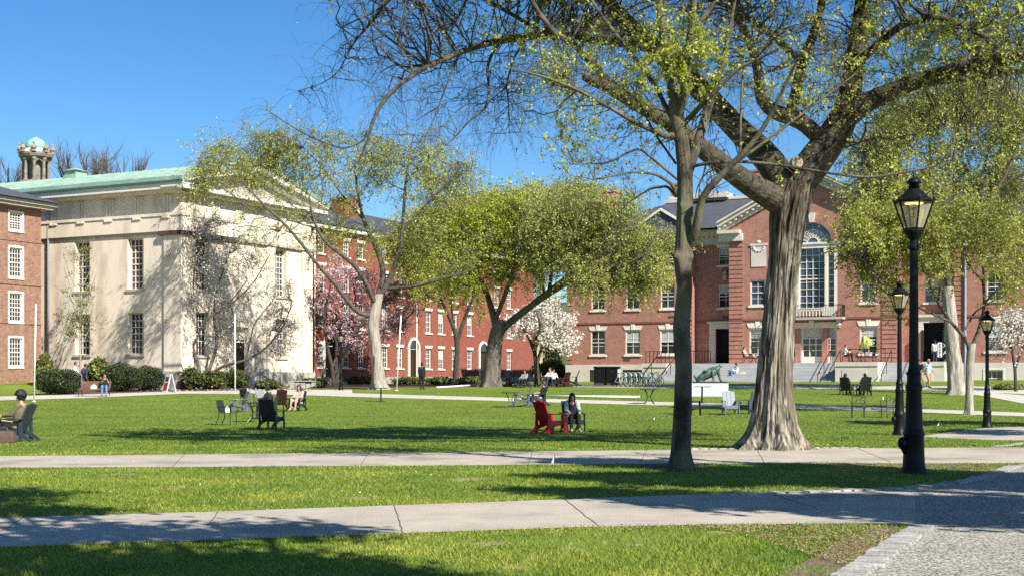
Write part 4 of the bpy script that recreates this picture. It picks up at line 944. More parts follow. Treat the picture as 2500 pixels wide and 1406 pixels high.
def detail_trunk(name, spec, d0, m, parent, flute=(7, .10), nseg=72, nring=150, flare=None, seed=0., ridge=.05, knots=()):
    """one trunk with furrows, flutes and spreading roots"""
    P, Q = [], []
    for q in spec: d = d0+(q[3] if len(q) > 3 else 0); P.append(W(q[0], q[1], d)); Q.append(q[2]*.945*d/F)
    C, r = resample(P, Q, nring); z0 = C[0, 2]; V = []
    a = np.arange(nseg)*2*PI/nseg
    for i in range(nring):
        h = C[i, 2]-z0; f = flute[1]*(.35+1.3*math.exp(-max(h, 0)/1.1)); row = []
        for j, t in enumerate(a):
            k = 1+f*math.sin(flute[0]*t+seed+.35*math.sin(h*.8+t))+.5*f*math.sin((flute[0]+4)*t+2+h*.3)
            if flare: k += flare[0]*math.exp(-max(h, 0)/flare[1])*(.35+1.15*(1-abs(math.sin(flare[2]*t*.5+seed)))**1.4)
            p = Vector((math.cos(t)*3.2, math.sin(t)*3.2, C[i, 2]*.55+seed)); g = mnoise.noise(Vector((p.x*2.3, p.y*2.3, p.z*1.1)))
            g2 = mnoise.noise(Vector((math.cos(t)*5.5+seed, math.sin(t)*5.5, C[i, 2]*.7))); g3 = mnoise.noise(Vector((math.cos(t)*13, math.sin(t)*13+seed, C[i, 2]*1.5)))
            k += ridge*1.2*(.45-abs(g2)*2)+ridge*.6*(.4-abs(g3)*2)
            k += .6*ridge*(1-abs(g)*2.2)+ridge*.6*mnoise.noise(Vector((p.x*6, p.y*6, p.z*3)))
            for kz, kt, kr, ka in knots:
                dd = ((C[i, 2]-kz)/kr)**2+((math.atan2(math.sin(t-kt), math.cos(t-kt))*r[i])/kr)**2
                if dd < 4: k += ka*math.exp(-dd*1.5)
            k /= 1+.5*flute[1]+1.1*ridge
            V.append((C[i, 0]+r[i]*k*math.cos(t), C[i, 1]+r[i]*k*math.sin(t), C[i, 2]))
    I = np.arange(nring*nseg).reshape(nring, nseg); J = np.roll(I, -1, 1)
    q = np.stack([I[:-1], J[:-1], J[1:], I[1:]], -1).reshape(-1, 4)
    return npmesh(name, np.array(V), [q], m, parent, True)
def nodes_of(limbs): return np.concatenate([l[0] for l in limbs]), np.concatenate([l[1] for l in limbs])
LOCAL0 = {}
def tree(label, base, name='tree', group=None, cat='tree'):
    t = thing(name, label, cat, base, 0, group); return t
def localise(root):
    """keep geometry where it stands while the root sits at the tree's foot"""
    o = np.array(root.location)
    for ch in root.children:
        me = ch.data; n = len(me.vertices); c = np.empty(n*3, np.float32); me.vertices.foreach_get('co', c)
        c = c.reshape(-1, 3)-o; me.vertices.foreach_set('co', c.ravel().astype(np.float32)); me.update()

# ============================ great elm in the foreground
B = G(1890, 1096); DE = B[1]
L_ELMF = leafmat('elm_leaf', (.20, .25, .035), (.58, .60, .11), (.41, .45, .066), .42, .5)
el = tree('great old elm with flared fluted grey trunk and huge spreading limbs', B, 'elm_tree')
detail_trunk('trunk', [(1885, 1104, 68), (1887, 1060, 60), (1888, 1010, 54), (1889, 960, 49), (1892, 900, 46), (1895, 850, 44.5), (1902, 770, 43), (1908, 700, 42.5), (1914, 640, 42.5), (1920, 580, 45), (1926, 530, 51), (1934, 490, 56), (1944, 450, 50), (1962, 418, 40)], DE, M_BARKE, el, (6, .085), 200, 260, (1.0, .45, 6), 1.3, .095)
limbs = traced([
 [(1928, 510, 40), (1948, 450, 50), (1985, 400, 51), (2022, 350, 48), (2052, 310, 45), (2072, 260, 38), (2080, 200, 31), (2086, 150, 28), (2100, 60, 24), (2112, -60, 20), (2130, -260, 12)],
 [(2040, 320, 30), (2075, 275, 36), (2110, 252, 31), (2180, 222, 26), (2250, 193, 23), (2350, 166, 21, -.6), (2450, 146, 19, -1.2), (2560, 125, 17, -2), (2760, 80, 12, -3)],
 [(2230, 205, 12), (2285, 200, 12, .3), (2370, 189, 11, .5), (2460, 180, 9, .8), (2580, 165, 7, 1)],
 [(1998, 335, 24), (1955, 292, 25, -.3), (1900, 280, 23, -.6), (1865, 258, 20, -.8), (1850, 225, 17, -1), (1855, 185, 15, -1.2), (1840, 130, 13, -1.5), (1815, 70, 12, -2), (1788, 10, 10, -2.5), (1755, -110, 7, -3)],
 [(1925, 288, 17), (1940, 245, 17, .4), (1950, 190, 16, .8), (1962, 140, 15, 1.2), (1985, 90, 13, 1.6), (2005, 20, 11, 2), (2020, -100, 8, 2.5)],
 [(1955, 150, 10, 1), (1900, 100, 10, 1), (1850, 60, 8, 1.2), (1780, 18, 7, 1.4), (1690, -15, 5, 1.5)],
 [(1926, 500, 42), (1915, 445, 48), (1885, 398, 44, .2), (1850, 360, 40, .5), (1800, 318, 36, .9), (1740, 250, 34, 1.4), (1680, 190, 31, 1.9), (1600, 120, 28, 2.5), (1530, 60, 25, 3), (1470, -10, 22, 3.5), (1380, -130, 15, 4)],
 [(1918, 505, 40), (1880, 478, 39, -.2), (1840, 458, 35, -.5), (1800, 430, 32, -.8), (1750, 392, 30, -1.2), (1700, 350, 27, -1.5), (1650, 310, 25, -1.8), (1580, 268, 23, -2.2), (1500, 220, 21, -2.6), (1450, 195, 18, -2.9), (1425, 188, 11, -3)],
 [(1500, 218, 12, -2.6), (1455, 165, 12, -2.8), (1405, 110, 10, -3), (1350, 80, 9, -3.2), (1300, 10, 7, -3.3), (1270, -90, 5, -3.4)],
 [(1600, 120, 20, 2.5), (1520, 105, 18, 1.5), (1420, 95, 17, .5), (1330, 84, 16, -.5), (1240, 96, 15, -1.2), (1160, 112, 13, -1.8), (1090, 142, 11, -2.2), (1000, 182, 9.5, -2.6), (950, 230, 8.5, -2.9), (905, 276, 7.5, -3.1), (896, 335, 5.5, -3.2), (906, 352, 4.6, -3.2), (890, 385, 3.5, -3.2), (855, 420, 2, -3.3)],
 [(896, 320, 4, -3.2), (890, 345, 4, -3.2), (840, 365, 3.4, -3.4), (780, 345, 2.8, -3.6), (730, 320, 2.3, -3.8), (690, 295, 1.9, -3.9), (650, 268, 1.2, -4)],
 [(1220, 104, 8, -1.4), (1204, 125, 6.5, -1.5), (1188, 165, 5.8, -1.6), (1194, 210, 5.4, -1.7), (1190, 262, 5, -1.8), (1140, 300, 4, -2), (1118, 330, 3, -2), (1085, 357, 1.8, -2.1)],
 [(1290, 90, 5, -.8), (1255, 140, 4, -1), (1236, 205, 3.4, -1.2), (1242, 255, 3, -1.2), (1243, 325, 1.5, -1.3)],
 [(1120, 135, 5, -2), (1100, 185, 4, -2.1), (1078, 240, 3.2, -2.2), (1060, 290, 2.4, -2.3), (1038, 335, 1.4, -2.3)],
 [(1330, 84, 9, -.5), (1240, 30, 8, 0), (1130, -30, 8, .6), (1010, -40, 7.5, 1), (950, -8, 6.5, 1), (905, 62, 5, .8), (880, 85, 4.5, .7), (850, 113, 3.6, .6), (846, 150, 2.8, .6), (822, 190, 2.3, .5), (772, 213, 1.6, .4), (728, 222, .9, .3)],
 [(1150, -20, 6, .6), (1125, 30, 4.5, .2), (1110, 60, 3, 0)],
 [(2086, 160, 13), (2200, 60, 11, -1), (2290, 40, 10, -1.5), (2390, 80, 9, -2), (2455, 130, 8, -2.3)],
 [(2400, 155, 8, -1), (2330, 80, 7, -.5), (2250, 35, 6, 0), (2180, -30, 5, .5)]], DE)
limbs = [(P, r*(.60 if 9 <= i <= 15 else .82)) for i, (P, r) in enumerate(limbs)]
wd = Wood()
for P, r in limbs: wd.add(P[None], r[None], 18)
tw = wd.mesh('limb', M_BARKL, el)
nd, nr = nodes_of(limbs)
# cut limb scar
c = W(1946, 397, DE-.44); b = MB(); b.lathe([(-.12, .13), (0, .14), (.02, .13), (.03, .09), (.02, .07)], 16); o = b.build('pruned_scar', mat('cut_wood', (.36, .28, .19), .85, (.24, .18, .12), 6), el)
o.rotation_euler = (R(85), 0, R(10)); o.data.transform(o.rotation_euler.to_matrix().to_4x4()); o.rotation_euler = (0, 0, 0); o.data.transform(__import__('mathutils').Matrix.Translation(Vector(c)))
bl = [(880, 90, 110, 100, 2, 26), (1040, 60, 150, 110, 2.5, 26), (1010, 240, 150, 120, 2, 30), (1120, 110, 110, 60, 1.5, 16), (1300, 95, 130, 90, 2.5, 30), (1480, 60, 130, 90, 2.5, 26), (1420, 200, 110, 60, 2, 12),
      (1620, 130, 110, 120, 2.5, 30), (1800, 110, 130, 130, 2.5, 32), (1900, 60, 130, 110, 2.5, 28), (2060, 130, 120, 150, 2.5, 46), (2180, 90, 120, 100, 2.5, 48), (2320, 90, 150, 90, 3, 64), (2450, 80, 110, 110, 3, 54), (2330, 270, 150, 70, 2, 26), (2200, 290, 110, 60, 2, 16), (2450, 250, 90, 60, 2, 18),
      (1330, 250, 130, 100, 2, 14), (1180, 260, 110, 110, 1.6, 16), (780, 260, 60, 60, 1, 5), (1560, -60, 300, 90, 3.5, 60), (2000, -120, 350, 120, 4, 90), (2500, -60, 250, 140, 4, 60), (1150, -80, 260, 80, 3, 50), (1900, -330, 450, 140, 4.5, 80), (2650, 130, 120, 120, 3, 24), (950, -130, 200, 70, 4, 40), (1350, -170, 260, 90, 4.5, 60), (1700, -200, 250, 100, 5, 40)]
A = blob_pts(bl, DE-.5)
P1, r1 = attach(nd, nr, A, 10, sag=.03, wander=.055, rscale=.012, rmin=.008, pull=.35)
P2, r2 = spawn(P1, r1, 4400, .85, .85, droop=.42, wander=.4, K=6, rmin=.0042)
P2b, r2b = spawn(np.stack([l[0] for l in limbs]), np.stack([l[1] for l in limbs]), 620, 1.0, 1.2, droop=.5, wander=.45, K=6, rmin=.005, rr=.12, t0=.3)
P2 = np.concatenate([P2, P2b]); r2 = np.concatenate([r2, r2b])
P3, r3 = spawn(P2, r2, 10500, .42, .7, droop=.55, wander=.45, K=4, rmin=.0028)
Wood().add(P1, r1, 6).add(P2, r2, 3).add(P3, r3, 3).mesh('twigs', M_TWIG, el)
# leaves gather on the inner parts; outer left sprays stay almost bare
def leafy(P, fx_): return np.array([fx_(CX+p[0]/p[1]*F, YH-(p[2]-EYE)/p[1]*F) for p in P[:, -1]])
def fe(px, py):
    v = .06 if px < 1080 else .17
    for cx_, cy_, r_, a_ in ((1250, 80, 95, 2.4), (1330, 40, 80, 1.6), (1120, 130, 60, 1.2), (1400, 90, 80, 1.4), (1650, 180, 70, 2.4), (1660, 80, 80, 1.6), (2080, 120, 110, 3.2), (2190, 60, 100, 2.), (1900, 60, 90, 1.5), (2100, 240, 60, 2), (2340, 90, 150, 2.4), (2450, 60, 120, 2.0), (2230, 200, 90, 1.4), (2180, 400, 80, 1.6), (860, 110, 60, .2)):
        v += a_*math.exp(-((px-cx_)**2+(py-cy_)**2)/(2*r_*r_)*1.6)
    if 950 < px < 1240 and py > 190: v *= .3
    if py < -20: v = max(v, 1.2)
    return v
cl = lambda P, f_: leafy(P, f_)*(rng.random(len(P))**3*4)
high = lambda x, y: 1. if y < -30 else 0.
V = np.concatenate([leaves(P3, 44000, .054, .5, .018, .34, 0., sel=cl(P3, fe)), leaves(P2, 8000, .056, .5, .03, .34, .2, sel=cl(P2, fe)), leaves(P3, 34000, .19, .4, .05, .36, 0., sel=leafy(P3, high))])
leafmesh('crown', V, L_ELMF, el); localise(el)

# ============================ slender tree before the middle path
B = G(1663, 1144); DS = B[1]
sl_ = tree('slender straight tree with smooth bark between the two near paths', B, 'slender_tree')
z_ = lambda py: EYE+(YH-py)*DS/F
detail_trunk('trunk', [(1662, 1150, 33), (1663, 1128, 28.5), (1662, 1095, 25.5), (1666, 1000, 24), (1669, 900, 23), (1663, 800, 22.5), (1672, 700, 20.5), (1666, 640, 22.5), (1670, 590, 23.5), (1672, 520, 22), (1673, 450, 21), (1671, 400, 20.5), (1664, 340, 19.5), (1652, 285, 17)], DS, M_BARKS, sl_, (3, .03), 48, 170, (.45, .16, 4), .4, .05, knots=((z_(628), -.5, .09, .42), (z_(628), -2.6, .10, .40), (z_(770), -1.9, .07, .12), (z_(925), -1., .06, .14), (z_(560), -1.2, .06, .2), (z_(505), -2.2, .06, .2)))
limbs = traced([
 [(1664, 345, 18), (1652, 280, 17), (1641, 200, 14), (1624, 120, 12, .1), (1613, 40, 9, .1), (1600, -90, 5, .2)],
 [(1680, 600, 13), (1698, 570, 12, -.2), (1705, 530, 10, -.3), (1712, 480, 9, -.4), (1742, 448, 8.5, -.5), (1790, 400, 8, -.6), (1838, 350, 6.5, -.7), (1872, 300, 5.5, -.8), (1905, 235, 4.5, -.9), (1945, 150, 3, -1)],
 [(1790, 400, 5, -.6), (1850, 360, 4, -.5), (1930, 300, 3, -.4), (2010, 240, 2.5, -.3), (2090, 180, 1.6, -.2)],
 [(1672, 440, 14), (1692, 385, 12), (1715, 310, 11, .2), (1738, 240, 8.5, .3), (1765, 160, 7, .4), (1782, 70, 5, .5), (1800, -30, 3, .6)],
 [(1806, 390, 4, -.6), (1808, 300, 3.2, -.6), (1812, 200, 2.6, -.6), (1820, 100, 1.6, -.6)],
 [(1655, 300, 10), (1672, 220, 11, -.3), (1682, 120, 10, -.5), (1692, 30, 8, -.6), (1700, -80, 5, -.7)],
 [(1672, 125, 7, -.4), (1700, 65, 6.5, -.3), (1740, 15, 5.5, -.2), (1780, -50, 4, -.1)],
 [(1656, 330, 8), (1632, 338, 8), (1600, 322, 6.5, -.3), (1550, 300, 5.5, -.6), (1480, 258, 4.5, -1), (1400, 215, 3.6, -1.3), (1320, 185, 2.8, -1.6), (1230, 165, 1.8, -1.9)],
 [(1655, 480, 5), (1640, 448, 4.5), (1600, 425, 3.4, -.2), (1540, 420, 2.5, -.4), (1450, 440, 1.6, -.5)],
 [(1650, 480, 4), (1630, 455, 3.2, .2), (1590, 460, 2.6, .4), (1540, 490, 1.8, .6), (1510, 520, 1.2, .7)],
 [(1645, 300, 6), (1600, 210, 5.5, .3), (1540, 130, 4.8, .6), (1480, 55, 4, .9), (1430, -20, 3, 1.1)],
 [(1680, 410, 4.5), (1720, 398, 4.2, -.2), (1800, 394, 3.8, -.3), (1900, 402, 3.6, -.4), (2000, 420, 3.3, -.5), (2120, 436, 3, -.6), (2210, 422, 2.3, -.7), (2320, 398, 1.5, -.8), (2380, 380, .9, -.8)],
 [(1672, 300, 7), (1720, 250, 6.5, -.4), (1800, 170, 4, -.7), (1900, 120, 3, -1)],
 [(1650, 400, 3), (1600, 330, 3, .4), (1560, 250, 2.6, .6), (1500, 200, 1.8, .8)],
 [(1655, 440, 3), (1560, 360, 3, -.5), (1480, 400, 2.4, -.8), (1400, 400, 1.6, -1)]], DS)
wd = Wood()
for P, r in limbs: wd.add(P[None], r[None], 12)
wd.mesh('limb', M_BARKS, sl_); nd, nr = nodes_of(limbs)
bl = [(1660, 60, 150, 110, 1.6, 30), (1480, 120, 170, 110, 1.6, 26), (1390, 330, 130, 80, 1.2, 20), (1520, 380, 110, 70, 1., 14), (1800, 150, 160, 140, 1.6, 30), (1960, 200, 140, 120, 1.3, 22), (2160, 430, 130, 40, .8, 8), (1650, -120, 300, 100, 2, 40), (1330, 160, 110, 70, 1, 12), (1750, 330, 90, 80, 1, 10)]
A = blob_pts(bl, DS-.2); P1, r1 = attach(nd, nr, A, 9, .02, .05, .010, .005, pull=.2)
P2, r2 = spawn(P1, r1, 1100, .55, .8, droop=.12, wander=.35, K=5, rmin=.003)
P2b, r2b = spawn(np.stack([l[0] for l in limbs]), np.stack([l[1] for l in limbs]), 260, .6, 1., droop=.1, wander=.4, K=5, rmin=.003, rr=.2)
P2 = np.concatenate([P2, P2b]); r2 = np.concatenate([r2, r2b]); P3, r3 = spawn(P2, r2, 2200, .26, .7, droop=.25, wander=.4, K=4, rmin=.0022)
Wood().add(P1, r1, 5).add(P2, r2, 3).add(P3, r3, 3).mesh('twigs', M_TWIG, sl_)
def fs(px, py):
    v = .16
    for cx_, cy_, r_, a_ in ((1650, 190, 60, 4), (1640, 110, 60, 3), (1570, 240, 70, 2), (1360, 330, 70, 1.4), (1760, 150, 60, 1.5), (2180, 420, 80, 1.5), (1960, 220, 60, 1.5), (1400, 130, 80, 1)): v += a_*math.exp(-((px-cx_)**2+(py-cy_)**2)/(2*r_*r_)*1.6)
    return v
V = np.concatenate([leaves(P3, 9500, .052, .3, .015, .36, 0., sel=cl(P3, fs)), leaves(P2, 3500, .052, .3, .02, .36, .2, sel=cl(P2, fs))])
leafmesh('crown', V, L_ELMF, sl_); localise(sl_)

# ============================ generic mid-distance tree
def mid_tree(label, foot, specs, blobs, leafm, n2, n3, nl, lsize, name='tree', bark=None, twig=None, limbm=None, L2=1.3, L3=.7, droop=.3, up=0., trunk=None, group=None, r2min=.012, r3min=.008, K1=9, leaf_on=(1, 1), pull=.2, sag=.05, dback=0, wl=.42, trunk_kw={}, lk=.60, lm=3.1):
    Bp = G(*foot) if not isinstance(foot, np.ndarray) else foot; d0 = Bp[1]
    t = tree(label, Bp, name, group); limbs = [(P, r*lk) for P, r in traced(specs, d0, 22)]
    if trunk: detail_trunk('trunk', trunk, d0, bark or M_BARKD, t, **trunk_kw)
    wd = Wood()
    for P, r in limbs: wd.add(P[None], r[None], 10)
    wd.mesh('limb' if trunk else 'trunk', limbm or bark or M_BARKD, t); nd, nr = nodes_of(limbs)
    A = blob_pts(blobs, d0+dback); P1, r1 = attach(nd, nr, A, K1, sag, .06, .012, .012, pull=pull)
    P2, r2 = spawn(P1, r1, n2, L2, .8, droop=droop, up=up, wander=.4, K=5, rmin=r2min); w = Wood().add(P1, r1, 5).add(P2, r2, 3)
    nl = int(nl*lm); LV = [leaves(P2, int(nl*.4*leaf_on[0]), lsize, .2, lsize*.5, wl, .2)]
    if n3:
        P3, r3 = spawn(P2, r2, n3, L3, .7, droop=droop, up=up, wander=.4, K=4, rmin=r3min); w.add(P3, r3, 3); LV.append(leaves(P3, int(nl*.6*leaf_on[1]), lsize, .2, lsize*.5, wl, 0.))
    w.mesh('twigs', twig or M_TWIG, t); leafmesh('crown', np.concatenate(LV), leafm, t); localise(t); return t
L_OLIVE = leafmat('olive_leaf', (.22, .245, .052), (.60, .61, .15), (.42, .445, .10), .4, .16)
L_LIME = leafmat('lime_leaf', (.26, .31, .03), (.64, .66, .085), (.45, .49, .05), .42, .2)
L_DARKG = leafmat('deep_leaf', (.09, .12, .035), (.32, .34, .09), (.20, .22, .055), .3, .25)
L_YOUNG = leafmat('young_leaf', (.19, .205, .036), (.55, .55, .12), (.37, .38, .072), .4, .35)

# leaning elm before the temple hall
mid_tree('leaning elm with pale lower trunk and long feathery crown before the temple hall', (925, 950), [
 [(914, 790, 15), (918, 750, 16), (925, 715, 14), (938, 680, 12, .5), (936, 650, 11.5, .5), (912, 592, 9.5, 1), (885, 535, 7.5, 1), (872, 470, 5.5, 1), (866, 400, 4, 1)],
 [(925, 725, 12), (948, 690, 12), (972, 632, 10, -.5), (984, 560, 8, -.8), (987, 480, 6, -1), (995, 400, 4, -1), (1010, 330, 2.5, -1)],
 [(914, 770, 11), (893, 772, 9.5), (868, 765, 9, -1), (835, 715, 8.5, -2), (800, 672, 7.5, -3), (768, 640, 6.5, -3.5), (735, 592, 6, -4), (692, 542, 5.5, -4.5), (640, 500, 4.2, -5), (590, 440, 3, -5), (545, 400, 2, -5)],
 [(918, 745, 11), (893, 690, 10, -1), (868, 648, 9, -1.5), (838, 625, 8, -2), (790, 590, 6, -2.5), (765, 540, 5, -3), (755, 480, 4, -3)],
 [(948, 705, 8), (1000, 702, 7, -1), (1060, 686, 6, -1.5), (1125, 668, 4.5, -2), (1160, 655, 3, -2)],
 [(690, 542, 3.5, -4.5), (620, 520, 3, -5), (560, 470, 2.2, -5), (510, 440, 1.5, -5)],
 [(984, 560, 5, -.8), (1040, 500, 4.5, -1), (1090, 450, 3, -1.5), (1130, 400, 2, -1.5)],
 [(885, 535, 4.5, 1), (830, 470, 3.5, 1), (780, 400, 2.5, 1), (740, 360, 2, 1)]],
 [(555, 375, 65, 35, 2, 11), (500, 445, 35, 30, 1.5, 6), (600, 430, 50, 50, 2, 9), (680, 350, 60, 40, 2, 14), (720, 400, 90, 80, 2.5, 22), (800, 340, 70, 30, 2, 12), (640, 560, 50, 40, 2, 4), (860, 420, 110, 90, 3, 26), (940, 380, 90, 70, 3, 22), (1030, 370, 60, 60, 2.5, 18), (1050, 450, 100, 70, 3, 24), (1130, 415, 50, 30, 2, 12), (1020, 560, 100, 60, 2.5, 14), (880, 560, 90, 60, 2.5, 10), (760, 560, 70, 60, 2, 8), (1090, 630, 70, 30, 1.5, 8)],
 L_OLIVE, 1500, 4200, 16500, .10, 'elm_tree', bark=M_BARKP, limbm=M_BARKM, trunk=[(926, 952, 21), (925, 930, 18), (922, 890, 16), (917, 840, 15), (911, 800, 15), (913, 772, 15.5), (918, 748, 15), (926, 718, 13)], L2=1.7, L3=.9, droop=.42, group=None, trunk_kw=dict(flute=(5, .05), nseg=30, nring=60, flare=(.5, .35, 4), ridge=.05))
# broad lime elm with a long limb reaching right
mid_tree('broad lime green elm with forked trunk and one long limb reaching right', (1198, 944), [
 [(1212, 800, 17), (1205, 770, 14), (1190, 720, 11, 1), (1165, 665, 9, 1.5), (1140, 600, 7, 2), (1120, 550, 5, 2)],
 [(1218, 812, 17), (1245, 785, 15), (1290, 752, 14, -.5), (1340, 712, 13, -1), (1385, 680, 12, -1.5), (1415, 640, 9, -1.8), (1440, 600, 5, -2), (1460, 560, 3, -2)],
 [(1385, 680, 8, -1.5), (1450, 650, 6.5, -2), (1520, 640, 5, -2.5), (1580, 620, 3, -3)],
 [(1210, 780, 10), (1240, 700, 9, -1), (1260, 640, 7, -1.5), (1280, 570, 5, -2), (1290, 510, 3, -2)],
 [(1340, 712, 8, -1), (1350, 640, 7, 0), (1370, 570, 5, .5), (1380, 510, 3, 1)]],
 [(1110, 560, 100, 80, 3, 34), (1190, 630, 110, 80, 3, 34), (1310, 600, 70, 80, 3, 20), (1090, 640, 70, 60, 3, 16), (1240, 560, 90, 70, 3, 28), (1160, 690, 70, 45, 2.5, 16), (1280, 670, 60, 60, 2.5, 14), (1230, 500, 60, 40, 2.5, 14), (1420, 620, 60, 40, 2, 14), (1560, 625, 60, 30, 2, 10)],
 L_LIME, 1400, 4200, 15500, .118, 'elm_tree', bark=M_BARKG, limbm=M_BARKM, trunk=[(1197, 946, 29), (1199, 920, 25), (1203, 880, 22), (1208, 840, 21), (1214, 805, 20), (1220, 780, 15)], L2=1.5, L3=.8, droop=.15, group=None, trunk_kw=dict(flute=(6, .07), nseg=36, nring=50, flare=(.3, .35, 5), ridge=.07, seed=2))
# olive crown right of it, its trunk hidden behind the lime elm
mid_tree('olive feathery elm with rounded crown before the brick students building', np.array([-1.38, 97., float(gz(-1.38, 97))]), [
 [(1203, 950, 15), (1210, 850, 14), (1222, 800, 13, -1), (1270, 768, 12, -3), (1330, 722, 11, -5), (1390, 690, 10, -7), (1450, 640, 8, -9), (1490, 570, 5, -10), (1500, 500, 3, -10)],
 [(1390, 690, 8, -7), (1380, 620, 7, -7), (1360, 550, 5, -7), (1350, 490, 3, -7)], [(1430, 660, 8, -8), (1520, 650, 7, -10), (1580, 620, 5, -11), (1610, 560, 3, -11)], [(1450, 640, 5, -9), (1530, 590, 4, -9), (1560, 530, 3, -8)], [(1330, 722, 6, -5), (1310, 620, 5, -5), (1300, 540, 3, -6)]],
 [(1380, 550, 100, 80, 3, 36), (1480, 540, 110, 70, 3, 38), (1570, 600, 80, 80, 2.5, 30), (1420, 640, 110, 60, 3, 30), (1540, 670, 85, 50, 2.5, 22), (1330, 600, 60, 70, 2.5, 18), (1590, 680, 45, 60, 2, 14), (1380, 510, 70, 35, 2.5, 14), (1455, 700, 80, 40, 2.5, 14)],
 L_OLIVE, 2000, 5600, 19000, .108, 'elm_tree', bark=M_BARKG, L2=1.5, L3=.8, droop=.3, dback=-9)
# forked tree nearer the red brick hall
mid_tree('forked tree with narrow twin stems close to the red brick hall', (1112, 938), [
 [(1112, 938, 15), (1113, 900, 12), (1116, 860, 11), (1117, 825, 11), (1105, 790, 8), (1085, 750, 6.5), (1065, 700, 5), (1050, 650, 3.5), (1040, 600, 2.5)],
 [(1117, 830, 9), (1130, 790, 8), (1145, 750, 7), (1160, 710, 5), (1170, 650, 3.5), (1180, 600, 2)], [(1108, 795, 5), (1100, 730, 4), (1110, 660, 3), (1110, 600, 2)]],
 [(1060, 690, 60, 60, 2.5, 18), (1020, 620, 60, 60, 2.5, 18), (1110, 660, 50, 60, 2.5, 14), (1050, 560, 80, 50, 3, 20), (1165, 730, 35, 40, 2, 8), (1000, 560, 60, 60, 2, 12), (1010, 690, 40, 40, 2, 10), (1090, 720, 50, 35, 2, 10), (960, 610, 50, 50, 2, 10), (1130, 560, 60, 50, 2.5, 16)],
 L_OLIVE, 1300, 3300, 11500, .125, 'forked_tree', bark=M_BARKD, L2=1.4, L3=.7, droop=.1, up=.1)
# crowns behind the halls
def back_tree(label, px, d, specs, blobs, leafm, n2, n3, nl, ls, **k):
    b_ = np.array([(px-CX)/F*d, d, 0.]); b_[2] = float(gz(b_[0], b_[1])); s0 = YH-(b_[2]-EYE)/d*F
    return mid_tree(label, b_, [[(px, s0, specs[0][0][2]*1.3)]+specs[0]]+specs[1:], blobs, leafm, n2, n3, nl, ls, **k)
back_tree('tall grey green tree behind the gap between the brick halls', 1290, 150, [[(1290, 700, 12), (1285, 600, 8), (1280, 520, 5), (1275, 470, 3)], [(1288, 640, 6), (1330, 560, 4), (1350, 500, 2)], [(1288, 640, 6), (1230, 570, 4), (1200, 500, 2)]],
 [(1240, 510, 80, 40, 4, 22), (1310, 500, 70, 40, 4, 20), (1170, 520, 70, 40, 4, 16), (1280, 570, 100, 60, 4, 22), (1290, 690, 80, 90, 4, 18), (1330, 790, 60, 70, 3, 14), (1400, 500, 70, 40, 4, 16), (1480, 520, 70, 40, 4, 14), (1100, 530, 60, 50, 4, 12)], L_OLIVE, 1400, 3000, 11000, .22, bark=M_BARKD, twig=M_TWIGP, r2min=.02, r3min=.014, L2=2.2, L3=1.2, up=.1, droop=0)
for px, d, h, lab in ((205, 175, 380, 'bare brown tree behind the copper roof beside the cupola'), (300, 170, 402, 'smaller bare tree behind the copper roof ridge'), (20, 180, 410, 'bare tree behind the copper roof left of the cupola')):
    b_ = np.array([(px-CX)/F*d, d, float(gz((px-CX)/F*d, d))]); t = tree(lab, b_, 'bare_tree', 'bare trees behind the copper roof'); rg = np.random.default_rng(px)
    limbs = traced([[(px, 900, 10), (px, 520, 8), (px+3, 460, 5), (px, h+20, 2)]]+[[(px, 560-8*k, 5), (px+(-1)**k*(20+8*(k % 4)), 470-5*k, 3.2), (px+(-1)**k*(30+11*(k % 4)), h+28-(k % 3)*9, 1.4)] for k in range(8)], d, 14); w = Wood()
    for P, r in limbs: w.add(P[None], r[None], 6)
    w.mesh('trunk', M_BARKD, t); P = np.stack([l[0] for l in limbs]); r = np.stack([l[1] for l in limbs])
    P2, r2 = spawn(P, r, 170, 2.4, .5, up=.18, wander=.25, K=6, rmin=.02, t0=.4); P3, r3 = spawn(P2, r2, 800, 1.3, .5, up=.15, wander=.3, K=5, rmin=.013)
    Wood().add(P2, r2, 4).add(P3, r3, 3).mesh('crown', M_TWIGP, t); localise(t)

